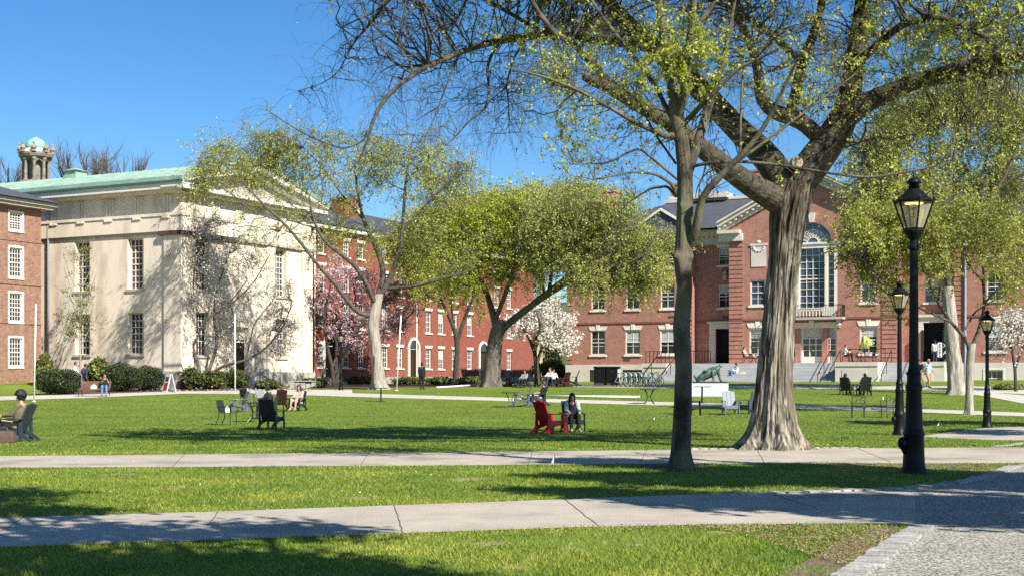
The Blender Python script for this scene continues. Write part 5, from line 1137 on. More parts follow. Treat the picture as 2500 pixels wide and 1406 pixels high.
# right hand side: thick pale trunk with the tall olive crown
mid_tree('tall weeping elm with thick pale furrowed trunk at the terrace corner', (2335, 962), [
 [(2318, 720, 14), (2310, 650, 13), (2305, 560, 12), (2315, 470, 10), (2330, 380, 7), (2345, 300, 4)], [(2312, 640, 10), (2250, 540, 9, 1), (2210, 450, 7, 2), (2190, 370, 4, 2)], [(2316, 610, 10), (2400, 520, 9, -1), (2460, 420, 7, -1), (2500, 320, 4, -1)], [(2308, 560, 8), (2270, 440, 6, 1), (2270, 330, 4, 1)], [(2320, 560, 8), (2400, 420, 6, 2), (2430, 300, 4, 2)], [(2440, 460, 6, -1), (2540, 400, 5, -2), (2620, 330, 3, -2)]],
 [(2200, 320, 80, 100, 3, 36), (2290, 250, 80, 70, 3, 36), (2390, 240, 90, 70, 3, 36), (2480, 270, 80, 90, 3, 36), (2250, 420, 100, 70, 3, 30), (2370, 370, 100, 80, 3, 34), (2480, 420, 90, 90, 3, 34), (2150, 400, 60, 70, 2.5, 18), (2330, 480, 120, 60, 3, 28), (2600, 350, 100, 120, 3, 24), (2430, 540, 110, 60, 3, 20), (2110, 470, 60, 70, 2.5, 22), (2090, 370, 45, 50, 2, 14), (2180, 500, 70, 50, 2.5, 18)],
 L_OLIVE, 2800, 8000, 29000, .105, 'elm_tree', bark=M_BARKP, limbm=M_BARKM, trunk=[(2337, 966, 28), (2335, 945, 23), (2331, 900, 20), (2326, 850, 19), (2322, 800, 18.5), (2318, 750, 17), (2314, 700, 15)], L2=1.5, L3=.9, droop=.5, dback=1, trunk_kw=dict(flute=(6, .09), nseg=40, nring=60, flare=(.35, .3, 5), ridge=.09, seed=4))
# small leaning tree in front of it
mid_tree('small leaning young tree with low forked pale stem before the right terrace', (2366, 1012), [
 [(2367, 870, 11), (2372, 848, 10), (2350, 815, 8), (2320, 785, 7, .2), (2290, 740, 6, .4), (2270, 690, 5, .6), (2240, 630, 4, .8), (2210, 570, 2.6, 1)],
 [(2372, 850, 9), (2392, 800, 7.5), (2405, 745, 6.5, -.2), (2400, 690, 5.5, -.3), (2402, 620, 4, -.4), (2410, 540, 2.5, -.5)],
 [(2320, 785, 5, .2), (2220, 740, 4, -.4), (2150, 690, 3, -.8), (2100, 630, 2, -1)], [(2290, 740, 4, .4), (2300, 660, 4, .2), (2310, 580, 3, 0), (2320, 510, 2, 0)], [(2404, 740, 4.5), (2460, 680, 4, -.4), (2520, 620, 3, -.6), (2560, 560, 2, -.8)], [(2400, 690, 4), (2360, 640, 3.4, .5), (2350, 560, 2.4, .8)], [(2350, 815, 4), (2380, 760, 4, .6), (2450, 720, 3, .8), (2510, 690, 2, 1)]],
 [(2110, 610, 60, 60, 1.8, 18), (2170, 560, 80, 60, 2, 26), (2140, 690, 70, 50, 1.6, 14), (2250, 560, 90, 60, 2.2, 30), (2340, 530, 90, 50, 2.2, 30), (2430, 550, 90, 60, 2.2, 30), (2250, 640, 90, 50, 2, 22), (2350, 620, 90, 50, 2, 22), (2460, 640, 80, 60, 2, 24), (2540, 600, 70, 90, 2, 18), (2090, 540, 50, 60, 1.6, 16), (2140, 610, 60, 50, 1.6, 14), (2210, 720, 60, 30, 1.4, 8), (2450, 720, 60, 40, 1.5, 10)],
 L_YOUNG, 1900, 5600, 17000, .085, 'young_tree', bark=M_BARKP, limbm=M_BARKM, trunk=[(2366, 1014, 13), (2366, 1000, 11), (2367, 950, 10.5), (2367, 900, 10.5), (2370, 860, 11), (2374, 838, 9)], L2=.9, L3=.5, droop=.1, up=.05, r2min=.006, r3min=.004, pull=.1, trunk_kw=dict(flute=(3, .03), nseg=24, nring=50, flare=(.4, .2, 4), ridge=.04))
# sapling by the pale hall
mid_tree('thin sapling with upright twigs and first leaves against the pale stucco', (197, 940), [
 [(197, 940, 4.5), (196, 880, 4), (196, 800, 3.6), (197, 740, 3), (198, 680, 2), (200, 620, 1)]]+[[(196, 850-14*k, 1.9), (196+(-1)**k*(14+k*1.1), 820-16*k, 1.4, rnd.uniform(-.5, .5)), (196+(-1)**k*(34+k*.9), 770-17*k, .8, rnd.uniform(-1, 1))] for k in range(11)],
 [(195, 760, 45, 80, 1.2, 26), (200, 660, 45, 60, 1.2, 14), (195, 800, 45, 40, 1.2, 14)], leafmat('sapling_leaf', (.10, .12, .02), (.36, .36, .07), (.22, .25, .04), .4, .5), 420, 0, 1500, .10, 'sapling', bark=M_BARKP, twig=M_TWIGP, L2=.9, up=.3, droop=0, r2min=.008)

# magnolias
def magnolia(label, foot, specs, blobs, pm, n2, nl, ls, bark=M_BARKD, **k):
    return mid_tree(label, foot, specs, blobs, pm, n2, 0, nl, ls, 'magnolia_tree', bark=bark, L2=.8, up=.25, droop=0, r2min=.010, group=None, wl=.40, leaf_on=(2.4, 0), lm=1.15, **k)
PET_W = leafmat('white_blossom', (.60, .52, .44), (.90, .85, .78), (.78, .71, .63), .3, 1.2)
PET_P = leafmat('pink_blossom', (.48, .27, .32), (.88, .70, .72), (.72, .50, .54), .35, .6)
PET_B = leafmat('bright_blossom', (.74, .64, .56), (.92, .88, .82), (.86, .80, .73), .35, .8)
magnolia('many-stemmed grey magnolia with sparse white blossom against the temple hall', (495, 948), [
 [(492, 948, 9), (488, 900, 7), (470, 850, 6), (462, 780, 5), (470, 700, 4), (480, 620, 3), (500, 550, 2)], [(497, 945, 9), (515, 890, 7, .5), (532, 840, 6, .5), (520, 770, 5, .5), (530, 700, 4, 1), (560, 620, 2.5, 1)], [(500, 925, 7), (540, 893, 6, -.5), (600, 880, 5, -1), (650, 850, 4, -1), (690, 800, 3, -1), (710, 750, 2, -1)], [(488, 900, 5), (450, 820, 4.5, .5), (430, 740, 4, 1), (425, 660, 3, 1), (430, 590, 2, 1)], [(520, 770, 4), (580, 730, 3.4), (620, 690, 2.6), (660, 620, 1.6)], [(470, 850, 4), (500, 780, 3.6, -1), (560, 740, 3, -1), (600, 690, 2, -1)], [(600, 880, 3.5, -1), (620, 790, 3, -1.5), (660, 740, 2, -1.5)]],
 [(470, 560, 60, 55, 1.5, 22), (540, 560, 60, 50, 1.5, 20), (430, 640, 40, 60, 1.5, 18), (500, 640, 70, 50, 1.5, 26), (600, 640, 50, 60, 1.5, 16), (470, 730, 70, 50, 1.5, 22), (570, 720, 60, 50, 1.5, 18), (660, 720, 60, 70, 1.5, 22), (620, 800, 70, 50, 1.5, 18), (710, 800, 40, 60, 1.4, 14), (420, 760, 40, 50, 1.2, 10), (690, 870, 40, 40, 1, 8)],
 PET_W, 2100, 11000, .105, bark=M_TWIGP, twig=M_TWIGP)
magnolia('pink magnolia in full flower against the red brick hall', (815, 940), [
 [(815, 940, 9), (812, 900, 8), (800, 850, 6), (790, 790, 5), (800, 720, 3.5), (820, 650, 2)], [(818, 935, 9), (835, 880, 7), (860, 820, 6, -1), (900, 770, 5, -1), (940, 730, 3, -1)], [(812, 895, 6), (850, 800, 5, 1), (870, 740, 4, 1), (860, 680, 2.4, 1)], [(860, 820, 5, -1), (920, 810, 4, -1.5), (980, 790, 3, -1.5), (1010, 760, 2, -1.5)]],
 [(830, 670, 45, 40, 1.6, 18), (880, 700, 60, 50, 2, 26), (820, 750, 45, 50, 1.8, 24), (960, 720, 50, 40, 2, 22), (900, 770, 70, 40, 2, 26), (985, 780, 40, 40, 1.6, 18), (830, 815, 45, 30, 1.5, 16), (950, 820, 60, 30, 1.5, 14), (880, 840, 50, 30, 1.5, 10), (790, 700, 25, 40, 1.2, 8)],
 PET_P, 1800, 10500, .14)
magnolia('bright white magnolia in bloom at the gap beside the brick building', (1312, 936), [
 [(1312, 936, 13), (1310, 900, 11), (1306, 860, 8), (1290, 820, 6), (1270, 790, 4), (1255, 770, 2.5)], [(1310, 890, 8), (1325, 840, 6), (1345, 800, 4.5), (1365, 775, 2.5)], [(1300, 850, 5), (1320, 800, 4, -1), (1310, 760, 2.5, -1)]],
 [(1265, 800, 32, 22, 1.4, 16), (1310, 790, 45, 30, 1.8, 24), (1360, 800, 40, 30, 1.6, 20), (1385, 840, 28, 22, 1.3, 12), (1340, 835, 40, 22, 1.4, 14), (1320, 760, 40, 18, 1.4, 12)],
 PET_B, 900, 5600, .17)
magnolia('white magnolia at the right edge in front of the brick wing', (2480, 955), [
 [(2480, 955, 7), (2478, 900, 6), (2470, 850, 5), (2455, 800, 3.5), (2450, 770, 2)], [(2478, 900, 5), (2500, 840, 4), (2520, 780, 3)], [(2470, 850, 4), (2440, 830, 3), (2420, 800, 2)]],
 [(2470, 790, 40, 30, 1.4, 22), (2455, 835, 35, 25, 1.2, 14), (2500, 830, 35, 40, 1.4, 18), (2540, 790, 50, 40, 1.5, 18)],
 PET_W, 700, 4200, .12)

# ============================ bushes and hedges
def bush(label, px, py, rx, ry, depth, leafm, n, ls, name='bush', group=None, twigc=M_TWIG, flat=1.):
    c = G(px, py); d = c[1]; a, hgt = rx*d/F, ry*2*d/F; t = tree(label, c, name, group, 'bush'); rg = np.random.default_rng(int(px*7+py))
    v = unit(rg.normal(size=(n, 3))); rr = rg.random((n, 1))**.25
    lump = 1+.10*np.sin(v[:, :1]*5+px)+.08*np.sin(v[:, 2:]*7+v[:, 1:2]*6)
    p = v*rr*lump*np.array([a, depth, hgt/2])+np.array([0, 0, hgt*.52]); p[:, 2] = np.maximum(p[:, 2], .04+.25*rg.random(n)*(p[:, 2] < .1))
    k = 40; s = np.zeros((k, 3)); s[:, :2] = rg.normal(size=(k, 2))*.18; e = unit(rg.normal(size=(k, 3))*np.array([1, 1, .5])+np.array([0, 0, .5]))*np.array([a, depth, hgt/2])*.85+np.array([0, 0, hgt*.5])
    tt = np.linspace(0, 1, 6)[None, :, None]; P = s[:, None]*(1-tt)+e[:, None]*tt; P[:, :, :2] *= (tt**.6)[..., :1]
    Wood().add(P, np.full((k, 6), .012)*np.linspace(1.5, .6, 6)[None], 4).mesh('stem', twigc, t)
    aa = unit(rg.normal(size=(n, 3))+v*.8); cc_ = unit(np.cross(aa, rg.normal(size=(n, 3)))); s_ = (ls*(.6+.8*rg.random(n)))[:, None]
    V = np.stack([p, p+aa*s_*.5+cc_*s_*.4, p+aa*s_, p+aa*s_*.5-cc_*s_*.4], 1).reshape(-1, 3); leafmesh('foliage', V, leafm, t); return t
L_YEW = leafmat('yew_leaf', (.016, .027, .010), (.065, .095, .028), (.034, .052, .016), .12, 1.5)
L_RHO = leafmat('rhododendron_leaf', (.055, .075, .020), (.30, .30, .085), (.15, .175, .045), .25, 1.1)
L_MIX = leafmat('laurel_leaf', (.03, .045, .014), (.19, .21, .06), (.085, .11, .03), .2, 1.3)
bush('rounded dark clipped yew left of the bench', 143, 962, 52, 30, 1.4, L_YEW, 8500, .10)
bush('wide dark clipped yew behind the seated person in jeans', 298, 955, 52, 33, 1.3, L_YEW, 8000, .10)
bush('smaller dark yew beside the white sign board', 362, 953, 36, 29, 1.1, L_YEW, 5000, .10)
for px, py, rx, ry, lab in ((240, 944, 30, 32, 'tall leafy rhododendron behind the bench by the downpipe'), (300, 938, 36, 34, 'bright rhododendron under the pale wall behind the wide yew'), (350, 938, 36, 34, 'bright rhododendron behind the smaller yew'), (400, 938, 30, 34, 'rhododendron at the pale corner above the sign board'), (108, 938, 14, 34, 'narrow shrub squeezed between brick hall and downpipe')):
    bush(lab, px, py, rx, ry, 1.1, L_RHO, 3000, .20, 'rhododendron', 'rhododendrons along the pale wall')
for px, py, rx, ry, lab in ((468, 950, 26, 25, 'low laurel shrub left of the leaning person'), (520, 950, 32, 22, 'low laurel shrub under the many-stemmed magnolia'), (575, 948, 28, 22, 'low laurel shrub behind the white pole'), (655, 949, 30, 10, 'flat ground shrub by the door rail'), (760, 946, 40, 10, 'flat shrub at the corner of the two halls')):
    bush(lab, px, py, rx, ry, .9, L_MIX, 2400, .15, 'laurel_shrub', 'low shrubs before the temple hall')
for px, rx, ry, lab in ((880, 45, 9, 'low dark shrub under the pink magnolia'), (1000, 40, 8, 'low shrub by the middle arched door'), (1075, 35, 8, 'low shrub behind the standing figure'), (1150, 35, 8, 'low shrub beside the forked tree')):
    bush(lab, px, 938, rx, ry, .9, L_MIX, 1300, .17, 'foundation_shrub', 'foundation shrubs along the red brick hall')
bush('green mound of shrub behind the seated group in the gap', 1345, 930, 42, 24, 1.5, L_MIX, 3000, .2, 'garden_shrub')
bush('low ground cover shrub under the right brick wing', 2460, 951, 36, 6, .6, L_RHO, 900, .13, 'ground_shrub')
bush('dark evergreen shrub beside the yellow corner board', 1350, 925, 22, 50, 1.4, L_YEW, 2500, .22, 'evergreen_shrub')

# ============================ trees just outside the frame whose shade falls into it
def shade_tree(label, foot, trunk, blobs, nl):
    t = tree(label, foot, 'shade_tree'); f = np.array(foot, float); P, r = resample([f, f+np.array([0, 0, trunk*.5]), f+np.array([.2, .1, trunk])], [.3, .24, .2], 16); limbs = [(P, r)]
    for x, y, z, *_ in blobs: limbs.append(resample([P[-3], (P[-1]+np.array([x, y, z]))/2+np.array([0, 0, .5]), [x, y, z]], [.14, .09, .04], 16))
    w = Wood(); [w.add(p[None], q[None], 8) for p, q in limbs]; w.mesh('trunk', M_BARKS, t)
    A = np.concatenate([unit(rng.normal(size=(n, 3)))*rng.random((n, 1))**.4*np.array([rx, ry, rz])+np.array([x, y, z]) for x, y, z, rx, ry, rz, n in blobs])
    nd, nr = nodes_of(limbs); P1, r1 = attach(nd, nr, A, 8); P2, r2 = spawn(P1, r1, 900, .8, .8, droop=.2, wander=.4, K=5, rmin=.005); Wood().add(P1, r1, 5).add(P2, r2, 3).mesh('twigs', M_TWIG, t)
    leafmesh('crown', leaves(P2, nl, .19, .3, .12, .42, 0.), L_ELMF, t); localise(t); return t
def over(px, py, h):                                    # point at height h whose shade falls on the ground seen at (px,py)
    g_ = G(px, py); k = h/-LIGHT[2]; return g_-LIGHT*k
bb = [over(150, 1385, 7.5), over(520, 1380, 7.8), over(800, 1395, 8.2), over(300, 1300, 7.2), over(0, 1330, 7.8), over(650, 1292, 7.2), over(-50, 1210, 8.6), over(40, 1245, 8.2)]
rr_ = [(1.0, .55), (.9, .5), (.8, .45), (1.1, .28), (.9, .35), (.6, .10), (.9, .55), (1., .3)]
shade_tree('leafy tree standing behind the viewpoint that shades the near lawn', (4.5, -1.5, 0), 6., [(p[0], p[1], p[2], a, c, .5, 26) for p, (a, c) in zip(bb, rr_)], 9000)
bb = [over(1700, 1170, 8.5), over(1950, 1165, 8.2), over(2180, 1180, 8.), over(1900, 1225, 7.6), over(2150, 1235, 7.6), over(2400, 1225, 7.8), over(1620, 1210, 7.6), over(2450, 1180, 8.), over(2300, 1262, 7.4), over(1500, 1165, 8.6), over(1780, 1150, 8.6), over(2060, 1150, 8.4), over(1450, 1200, 7.9), over(2330, 1160, 8.2)]
rr_ = [(1.5, 1.2), (1.5, 1.1), (1.3, 1.1), (1.5, .8), (1.5, .8), (1.4, .9), (1., .35), (1.3, 1.), (.9, .25), (1., .4), (1.4, .7), (1.4, .7), (.8, .25), (1.1, .7)]
shade_tree('leafy tree standing beyond the right edge that shades the plaza', (13.2, 10.5, 0), 6., [(p[0], p[1], p[2], a, c, .55, 46) for p, (a, c) in zip(bb, rr_)]+[(8.2, 17.4, 7.7, .9, .8, .9, 40), (9.2, 16.2, 9.6, 1.0, .8, .9, 36), (11.2, 16.6, 7.6, .9, .8, .9, 36)], 54000)
bb = [over(2300, 1030, 9.), over(2180, 1032, 9.), over(2450, 1035, 9.), over(2420, 1055, 8.6)]
shade_tree('leafy tree beyond the right edge that shades the lawn behind the lamps', (28, 36, -.1), 7., [(p[0], p[1], p[2], 2., 2.4, .8, 40) for p in bb], 12000)
# ------------------------------------------------------------------ furniture of the green
M_BLK = mat('black_paint', (.006, .006, .007), .5, (.004, .004, .005), 4, spec=.22)
M_CHB = mat('charcoal_plastic', (.022, .025, .030), .42, (.016, .018, .022), 5)
M_CHS = mat('slate_plastic', (.095, .115, .135), .42, (.08, .095, .115), 3)
M_RED = mat('red_plastic', (.52, .012, .022), .35, (.44, .010, .018), 3)
M_STEEL = mat('dark_metal', (.035, .042, .042), .4, metal=.3)
M_MESH = mat('grey_mesh_metal', (.10, .115, .115), .5, metal=.3)
M_WHT = mat('white_paint', (.78, .78, .75), .5, (.70, .70, .68), 4)
M_WOOD = mat('bench_wood', (.20, .095, .055), .65, (.13, .06, .035), 5, stretch=(1, 6, 6))
M_ORW = mat('orange_wood', (.48, .22, .06), .6)
M_PAPER = mat('paper', (.78, .77, .73), .7)
M_LAMPG = None
def lamp_glass():
    m, nt, out = _nt('lamp_glass'); L = nt.links.new
    g = _n(nt, 'ShaderNodeBsdfPrincipled'); g.inputs['Base Color'].default_value = (.50, .47, .36, 1); g.inputs['Roughness'].default_value = .12; g.inputs['Specular IOR Level'].default_value = .7
    t = _n(nt, 'ShaderNodeBsdfTransparent'); t.inputs[0].default_value = (.92, .92, .84, 1); x = _n(nt, 'ShaderNodeMixShader'); x.inputs[0].default_value = .42
    L(t.outputs[0], x.inputs[1]); L(g.outputs[0], x.inputs[2]); L(x.outputs[0], out.inputs[0]); return m
M_LAMPG = lamp_glass()
def emis(name, c, s):
    m, nt, out = _nt(name); e = _n(nt, 'ShaderNodeEmission'); e.inputs[0].default_value = rgba(c); e.inputs[1].default_value = s; nt.links.new(e.outputs[0], out.inputs[0]); return m
M_GLOW = emis('warm_lamp', (1, .62, .22), 2.2)
def lamp(label, loc, group, box=True, rz=0.):
    t = thing('street_lamp', label, 'street lamp', loc, rz, group)
    b = MB(); b.lathe([(-.1, .235), (.05, .235), (.09, .215), (.12, .19), (.30, .178), (.62, .168), (.66, .182), (.70, .182), (.74, .16), (.80, .15), (1.40, .128), (1.44, .142), (1.50, .142), (1.54, .118), (1.66, .112), (1.70, .128), (1.76, .10), (1.84, .086)], 16)
    b.build('base', M_BLK, t, True); smooth_by_angle(t.children[0])
    V = []; n = 32; prof = [(1.84, .082), (3.86, .068)]                # fluted shaft
    b = MB(); rows = []
    for z, r in prof: rows.append([(math.cos(2*PI*j/n)*r*(1 if j % 2 else .93), math.sin(2*PI*j/n)*r*(1 if j % 2 else .93), z) for j in range(n)])
    b.add(rows[0]+rows[1], [(j, (j+1) % n, n+(j+1) % n, n+j) for j in range(n)]); b.lathe([(3.80, .075), (3.83, .092), (3.86, .092), (3.89, .075), (3.97, .072), (4.0, .10), (4.10, .165), (4.13, .175), (4.15, .16)], 16); b.build('pole', M_BLK, t)
    z0, z1, r0, r1, k = 4.15, 4.62, .165, .33, 6; P = lambda r, z, j: (r*math.cos(2*PI*(j+.5)/k), r*math.sin(2*PI*(j+.5)/k), z)
    b = MB()
    for j in range(k):
        b.beam(P(r0, z0, j), P(r1, z1, j), .026, .026); b.beam(P(r0, z0+.01, j), P(r0, z0+.01, j+1), .03, .035); b.beam(P(r1, z1, j), P(r1, z1, j+1), .035, .035); b.ball(P(r1+.01, z1+.05, j), (.022, .022, .045), 6, 5)
    b.build('lantern_frame', M_BLK, t)
    for j in range(k): MB().quad(P(r0*.97, z0+.02, j), P(r0*.97, z0+.02, j+1), P(r1*.97, z1-.01, j+1), P(r1*.97, z1-.01, j)).build('pane', M_LAMPG, t)
    b = MB(); b.lathe([(4.62, .345), (4.645, .345), (4.66, .30), (4.70, .25), (4.77, .18), (4.83, .115), (4.84, .105)], 12); c = b.build('cap', M_BLK, t, True); smooth_by_angle(c, 30)
    b = MB(); b.lathe([(4.84, .085), (4.93, .085), (4.94, .115), (4.965, .12), (5.0, .10), (5.03, .06), (5.045, .025), (5.07, .035), (5.09, .015), (5.12, .012), (5.14, .004)], 12); b.build('finial', M_BLK, c, True)
    b = MB(); b.tube([(0, 0, 4.15), (0, 0, 4.5)], .02, 8); b.lathe([(4.5, .02), (4.53, .05), (4.58, .05)], 10); b.build('mantle_post', mat('lamp_inner', (.32, .30, .22), .5), t)
    b = MB(); b.lathe([(4.585, .13), (4.60, .16)], 12); b.build('lamp_light', M_GLOW, t)
    if box: b = MB(); b.ball((-.21, -.06, .52), (.085, .085, .11), 12, 9); b.tube([(-.21, -.06, .42), (-.17, -.04, .36)], .03, 8); b.build('outlet_box', M_BLK, t, True)
    return t
s1 = G(2231, 1155); H1 = 5.14; want = lambda px, top, g: (EYE-(top-YH)/F*g[1]-g[2])/H1
GL = 'black lamps along the paths'
l0 = lamp('nearest and tallest black street lamp on the corner of lawn by the plaza', s1, GL); l0.scale = (want(0, 420, s1),)*3
for px, py, top, lab in ((2196, 1061, 680, 'black street lamp partly hidden behind the nearest lamp'), (2410, 1043, 752, 'black street lamp right of the small leaning tree'), (832, 952, 806, 'black street lamp before the red brick hall by the pink magnolia'), (1309, 944, 818, 'black street lamp beside the bright white magnolia trunk')):
    g_ = G(px, py); o = dup(l0, lab, g_, rnd.uniform(0, 1), GL, want(0, top, g_))

# white poles
GP = 'white poles standing on the lawn'
for i, (px, py, top, lean, lab) in enumerate(((83, 980, 742, .02, 'white pole at the left edge before the brick hall'), (574, 959, 765, .0, 'white pole before the temple hall door'), (968, 953, 770, .06, 'white pole right of the leaning elm trunk'))):
    g_ = G(px, py); hgt = (py-top)/F*g_[1]; t = thing('white_pole', lab, 'pole', g_, 0, GP); b = MB(); b.tube([(0, 0, -.1), (lean*hgt, 0, hgt)], .043, 8); b.build('shaft', M_WHT, t, True)
    b = MB(); b.lathe([(-.02, .12), (.03, .12), (.04, .06)], 10); b.build('foot', M_WHT, t)
for a, c, lab in (((1340, 970), (1562, 972.5), 'long white pole lying on the grass beside the far path'), ((1066, 948.5), (1168, 942), 'shorter white pole lying on the grass behind the leaning elm')):
    A, Bq = G(*a), G(*c); t = thing('fallen_pole', lab, 'pole', A, 0, 'white poles lying on the lawn'); b = MB(); b.tube([Vector((0, 0, .09)), Vector(Bq-A)+Vector((0, 0, .09))], .06, 8); b.build('shaft', M_WHT, t, True)
    e = Vector(Bq-A); b = MB(); b.tube([e*.985+Vector((0, 0, .09)), e+Vector((0, 0, .09))], .075, 8); b.build('collar', M_WHT, t)

# deep lawn chair (sloping back, flat arms, panel legs)
def adirondack(label, loc, rz, m, group, sc=1., name='lawn_chair'):
    t = thing(name, label, 'lawn chair', loc, rz, group, sc); ex = (1, 0, 0)
    def pan(nm, prof, x0, x1, bev=.008): b = MB(); b.poly(prof, (x0, 0, 0), (0, 1, 0), (1, 0, 0), 0, x1-x0); return b.build(nm, m, t, bevel=bev)
    b = MB()
    for i in range(3): x = -.26+i*.175; top = .98+(.03 if i == 1 else 0); b.poly([(.10, .26), (.14, .25), (.46, top-.02), (.42, top)], (x, 0, 0), (0, 1, 0), (1, 0, 0), 0, .17)
    b.build('backrest', m, t, bevel=.006)
    b = MB()
    for i in range(4): y = -.36+i*.125; z = .40-.035*i; b.poly([(y, z), (y+.118, z-.033), (y+.118, z-.058), (y, z-.025)], (-.27, 0, 0), (0, 1, 0), (1, 0, 0), 0, .54)
    b.poly([(-.375, .39), (-.352, .40), (-.345, .25), (-.368, .25)], (-.27, 0, 0), (0, 1, 0), (1, 0, 0), 0, .54); b.build('seat', m, t, bevel=.005)
    for s in (-1, 1):
        x = s*.29; b = MB(); b.poly([(-.44, .57), (.34, .585), (.34, .61), (-.44, .60)], (x-.065+s*.02, 0, 0), (0, 1, 0), (1, 0, 0), 0, .13); b.build('armrest', m, t, bevel=.008)
        pan('leg', [(-.46, 0), (-.34, 0), (-.27, .575), (-.39, .575)], x-.015, x+.015); pan('leg', [(.20, .0), (.32, 0), (.30, .585), (.20, .585)], x-.015, x+.015)
        pan('side_rail', [(-.37, .30), (-.37, .40), (.26, .27), (.56, .06), (.50, .0), (.18, .16)], x-s*.04-.012, x-s*.04+.012)
    return t
def patio_chair(label, loc, rz, m, group, sc=1., slat=False):
    t = thing('patio_chair', label, 'chair', loc, rz, group, sc)
    b = MB(); b.box(-.24, .24, -.24, .22, .425, .445); b.build('seat', m, t, bevel=.006)
    b = MB()
    if slat:
        b.tube([(-.24, .24, .44), (-.25, .33, .88)], .015, 6); b.tube([(.24, .24, .44), (.25, .33, .88)], .015, 6)
        for z in (.50, .60, .86): y = .24+.09*(z-.44)/.44; b.tube([(-.245, y, z), (.245, y, z)], .014, 6)
        for k in (-1, 1): b.tube([(k*.22, .26, .62), (0, .29, .74), (k*.22, .32, .85)], .011, 6); b.tube([(k*.07, .265, .61), (k*.11, .31, .85)], .009, 6)
    else: b.poly([(.21, .46), (.235, .455), (.34, .88), (.315, .885)], (-.24, 0, 0), (0, 1, 0), (1, 0, 0), 0, .48)
    b.build('backrest', m, t)
    for s in (-1, 1):
        b = MB(); b.tube([(s*.26, .30, .66), (s*.265, .05, .66), (s*.265, -.2, .65), (s*.26, -.27, .60), (s*.25, -.24, .50), (s*.245, -.22, .44)], .017, 6); b.build('armrest', m, t)
        b = MB(); b.tube([(s*.235, -.21, .43), (s*.24, -.22, 0)], .018, 6); b.build('leg', m, t); b = MB(); b.tube([(s*.235, .22, .46), (s*.235, .25, .25), (s*.24, .36, 0)], .018, 6); b.build('leg', m, t)
    return t
def bistro(label, loc, sc=1., legs=True, r=.42, group='small round tables on the lawn', rz=0.):
    t = thing('garden_table', label, 'table', loc, rz, group, sc); b = MB(); b.lathe([(.70, r-.02), (.715, r), (.73, r), (.735, r-.01)], 24); b.build('tabletop', M_STEEL, t)
    if legs:
        for k in range(4): a = PI/4+k*PI/2; c, s = math.cos(a), math.sin(a); b = MB(); b.tube([(c*.30, s*.30, .70), (c*.22, s*.22, .60), (c*.09, s*.09, .38), (c*.16, s*.16, .18), (c*.34, s*.34, 0)], .017, 6); b.build('leg', M_STEEL, t)
        b = MB(); b.lathe([(.36, .10), (.385, .10)], 12); b.build('brace_ring', M_STEEL, t)
    else:
        b = MB(); b.lathe([(.02, .045), (.70, .04)], 10); b.build('pedestal', M_STEEL, t); b = MB(); b.lathe([(0, .24), (.02, .24), (.035, .06)], 18); b.build('base_plate', M_STEEL, t)
    return t
GC, GM, GT = 'dark lawn chairs on the green', 'metal patio chairs on the green', 'small round tables on the lawn'
gp = lambda px, py: G(px, py)
SEATS = {}
SEATS['left'] = adirondack('slate blue lawn chair at the left edge under a person in olive', gp(40, 1077), R(-97), M_CHS, GC, .98)
recolor(SEATS['left'], ['backrest', 'seat', 'armrest', 'leg', 'side_rail'], mat('navy_plastic', (.035, .048, .062), .42))
patio_chair('metal patio chair with a paper bag on its seat', gp(556, 1037), R(75), M_STEEL, GM, 1.0)
bistro('round table holding an open laptop before the bearded person', gp(622, 1030), 1.02, True, .45)
adirondack('light grey lawn chair tipped back behind the patio chair', gp(585, 1004), R(-60), M_CHS, GC, .92)
patio_chair('dark patio chair standing empty behind the laptop', gp(603, 990), R(150), M_STEEL, GM, .95)
patio_chair('green grey patio chair right of the laptop seen from behind', gp(636, 992), R(20), M_MESH, GM, .95)
SEATS['laptop'] = patio_chair('patio chair carrying the person who leans on the laptop table', gp(657, 1022), R(-95), M_STEEL, GM, 1.)
SEATS['bigback'] = adirondack('large black lawn chair in front of the laptop table seen from behind', gp(662, 1046), R(165), M_CHB, GC, 1.0)
adirondack('brown black lawn chair half hidden behind the bearded person', gp(683, 1000), R(205), mat('brown_plastic', (.045, .022, .018), .45), GC, .95)
SEATS['beige'] = adirondack('navy lawn chair under the woman in beige', gp(727, 1002), R(-20), M_CHB, GC, .93)
bistro('slim pedestal table standing alone on the open lawn', gp(930, 980), 1., False, .40, GT)
bistro('round table with crossed legs left of the reclining person', gp(1246, 994), 1., True, .44)
adirondack('slate lawn chair with tall sloping back beside the reclining person', gp(1277, 992), R(-88), M_CHS, GC, 1.03)
SEATS['recl'] = adirondack('black lawn chair under the reclining person in white trousers', gp(1316, 990), R(-84), M_CHB, GC, 1.)
adirondack('bright red lawn chair on the middle of the green', gp(1341, 1058), R(130), M_RED, 'bright lawn chair', 1.0)
SEATS['front'] = adirondack('black lawn chair under the woman with long dark hair', gp(1398, 1053), R(14), M_CHB, GC, .98)
bistro('round table with crossed legs standing alone before the bicycles', gp(1585, 986), 1.05, True, .46)
adirondack('black lawn chair mostly hidden behind the slender tree', gp(1683, 1012), R(30), M_CHB, GC, 1.)
adirondack('slate lawn chair paled by sky sheen, facing the viewer left of the great elm', gp(1783, 1012), R(3), mat('sky_sheen_slate', (.17, .20, .225), .35), GC, 1.02)  # slate plastic lightened, sky reflection put into its base colour
adirondack('glossy dark lawn chair half hidden by the great elm trunk', gp(1832, 1010), R(-150), M_CHS, GC, 1.02)
bistro('little pedestal table in front of the bronze sculpture', gp(1714, 983), 1.15, False, .40, GT)
SEATS['rb1'] = adirondack('black lawn chair of the left one of two people facing the terrace', gp(2066, 963), R(150), M_CHB, GC, 1.)
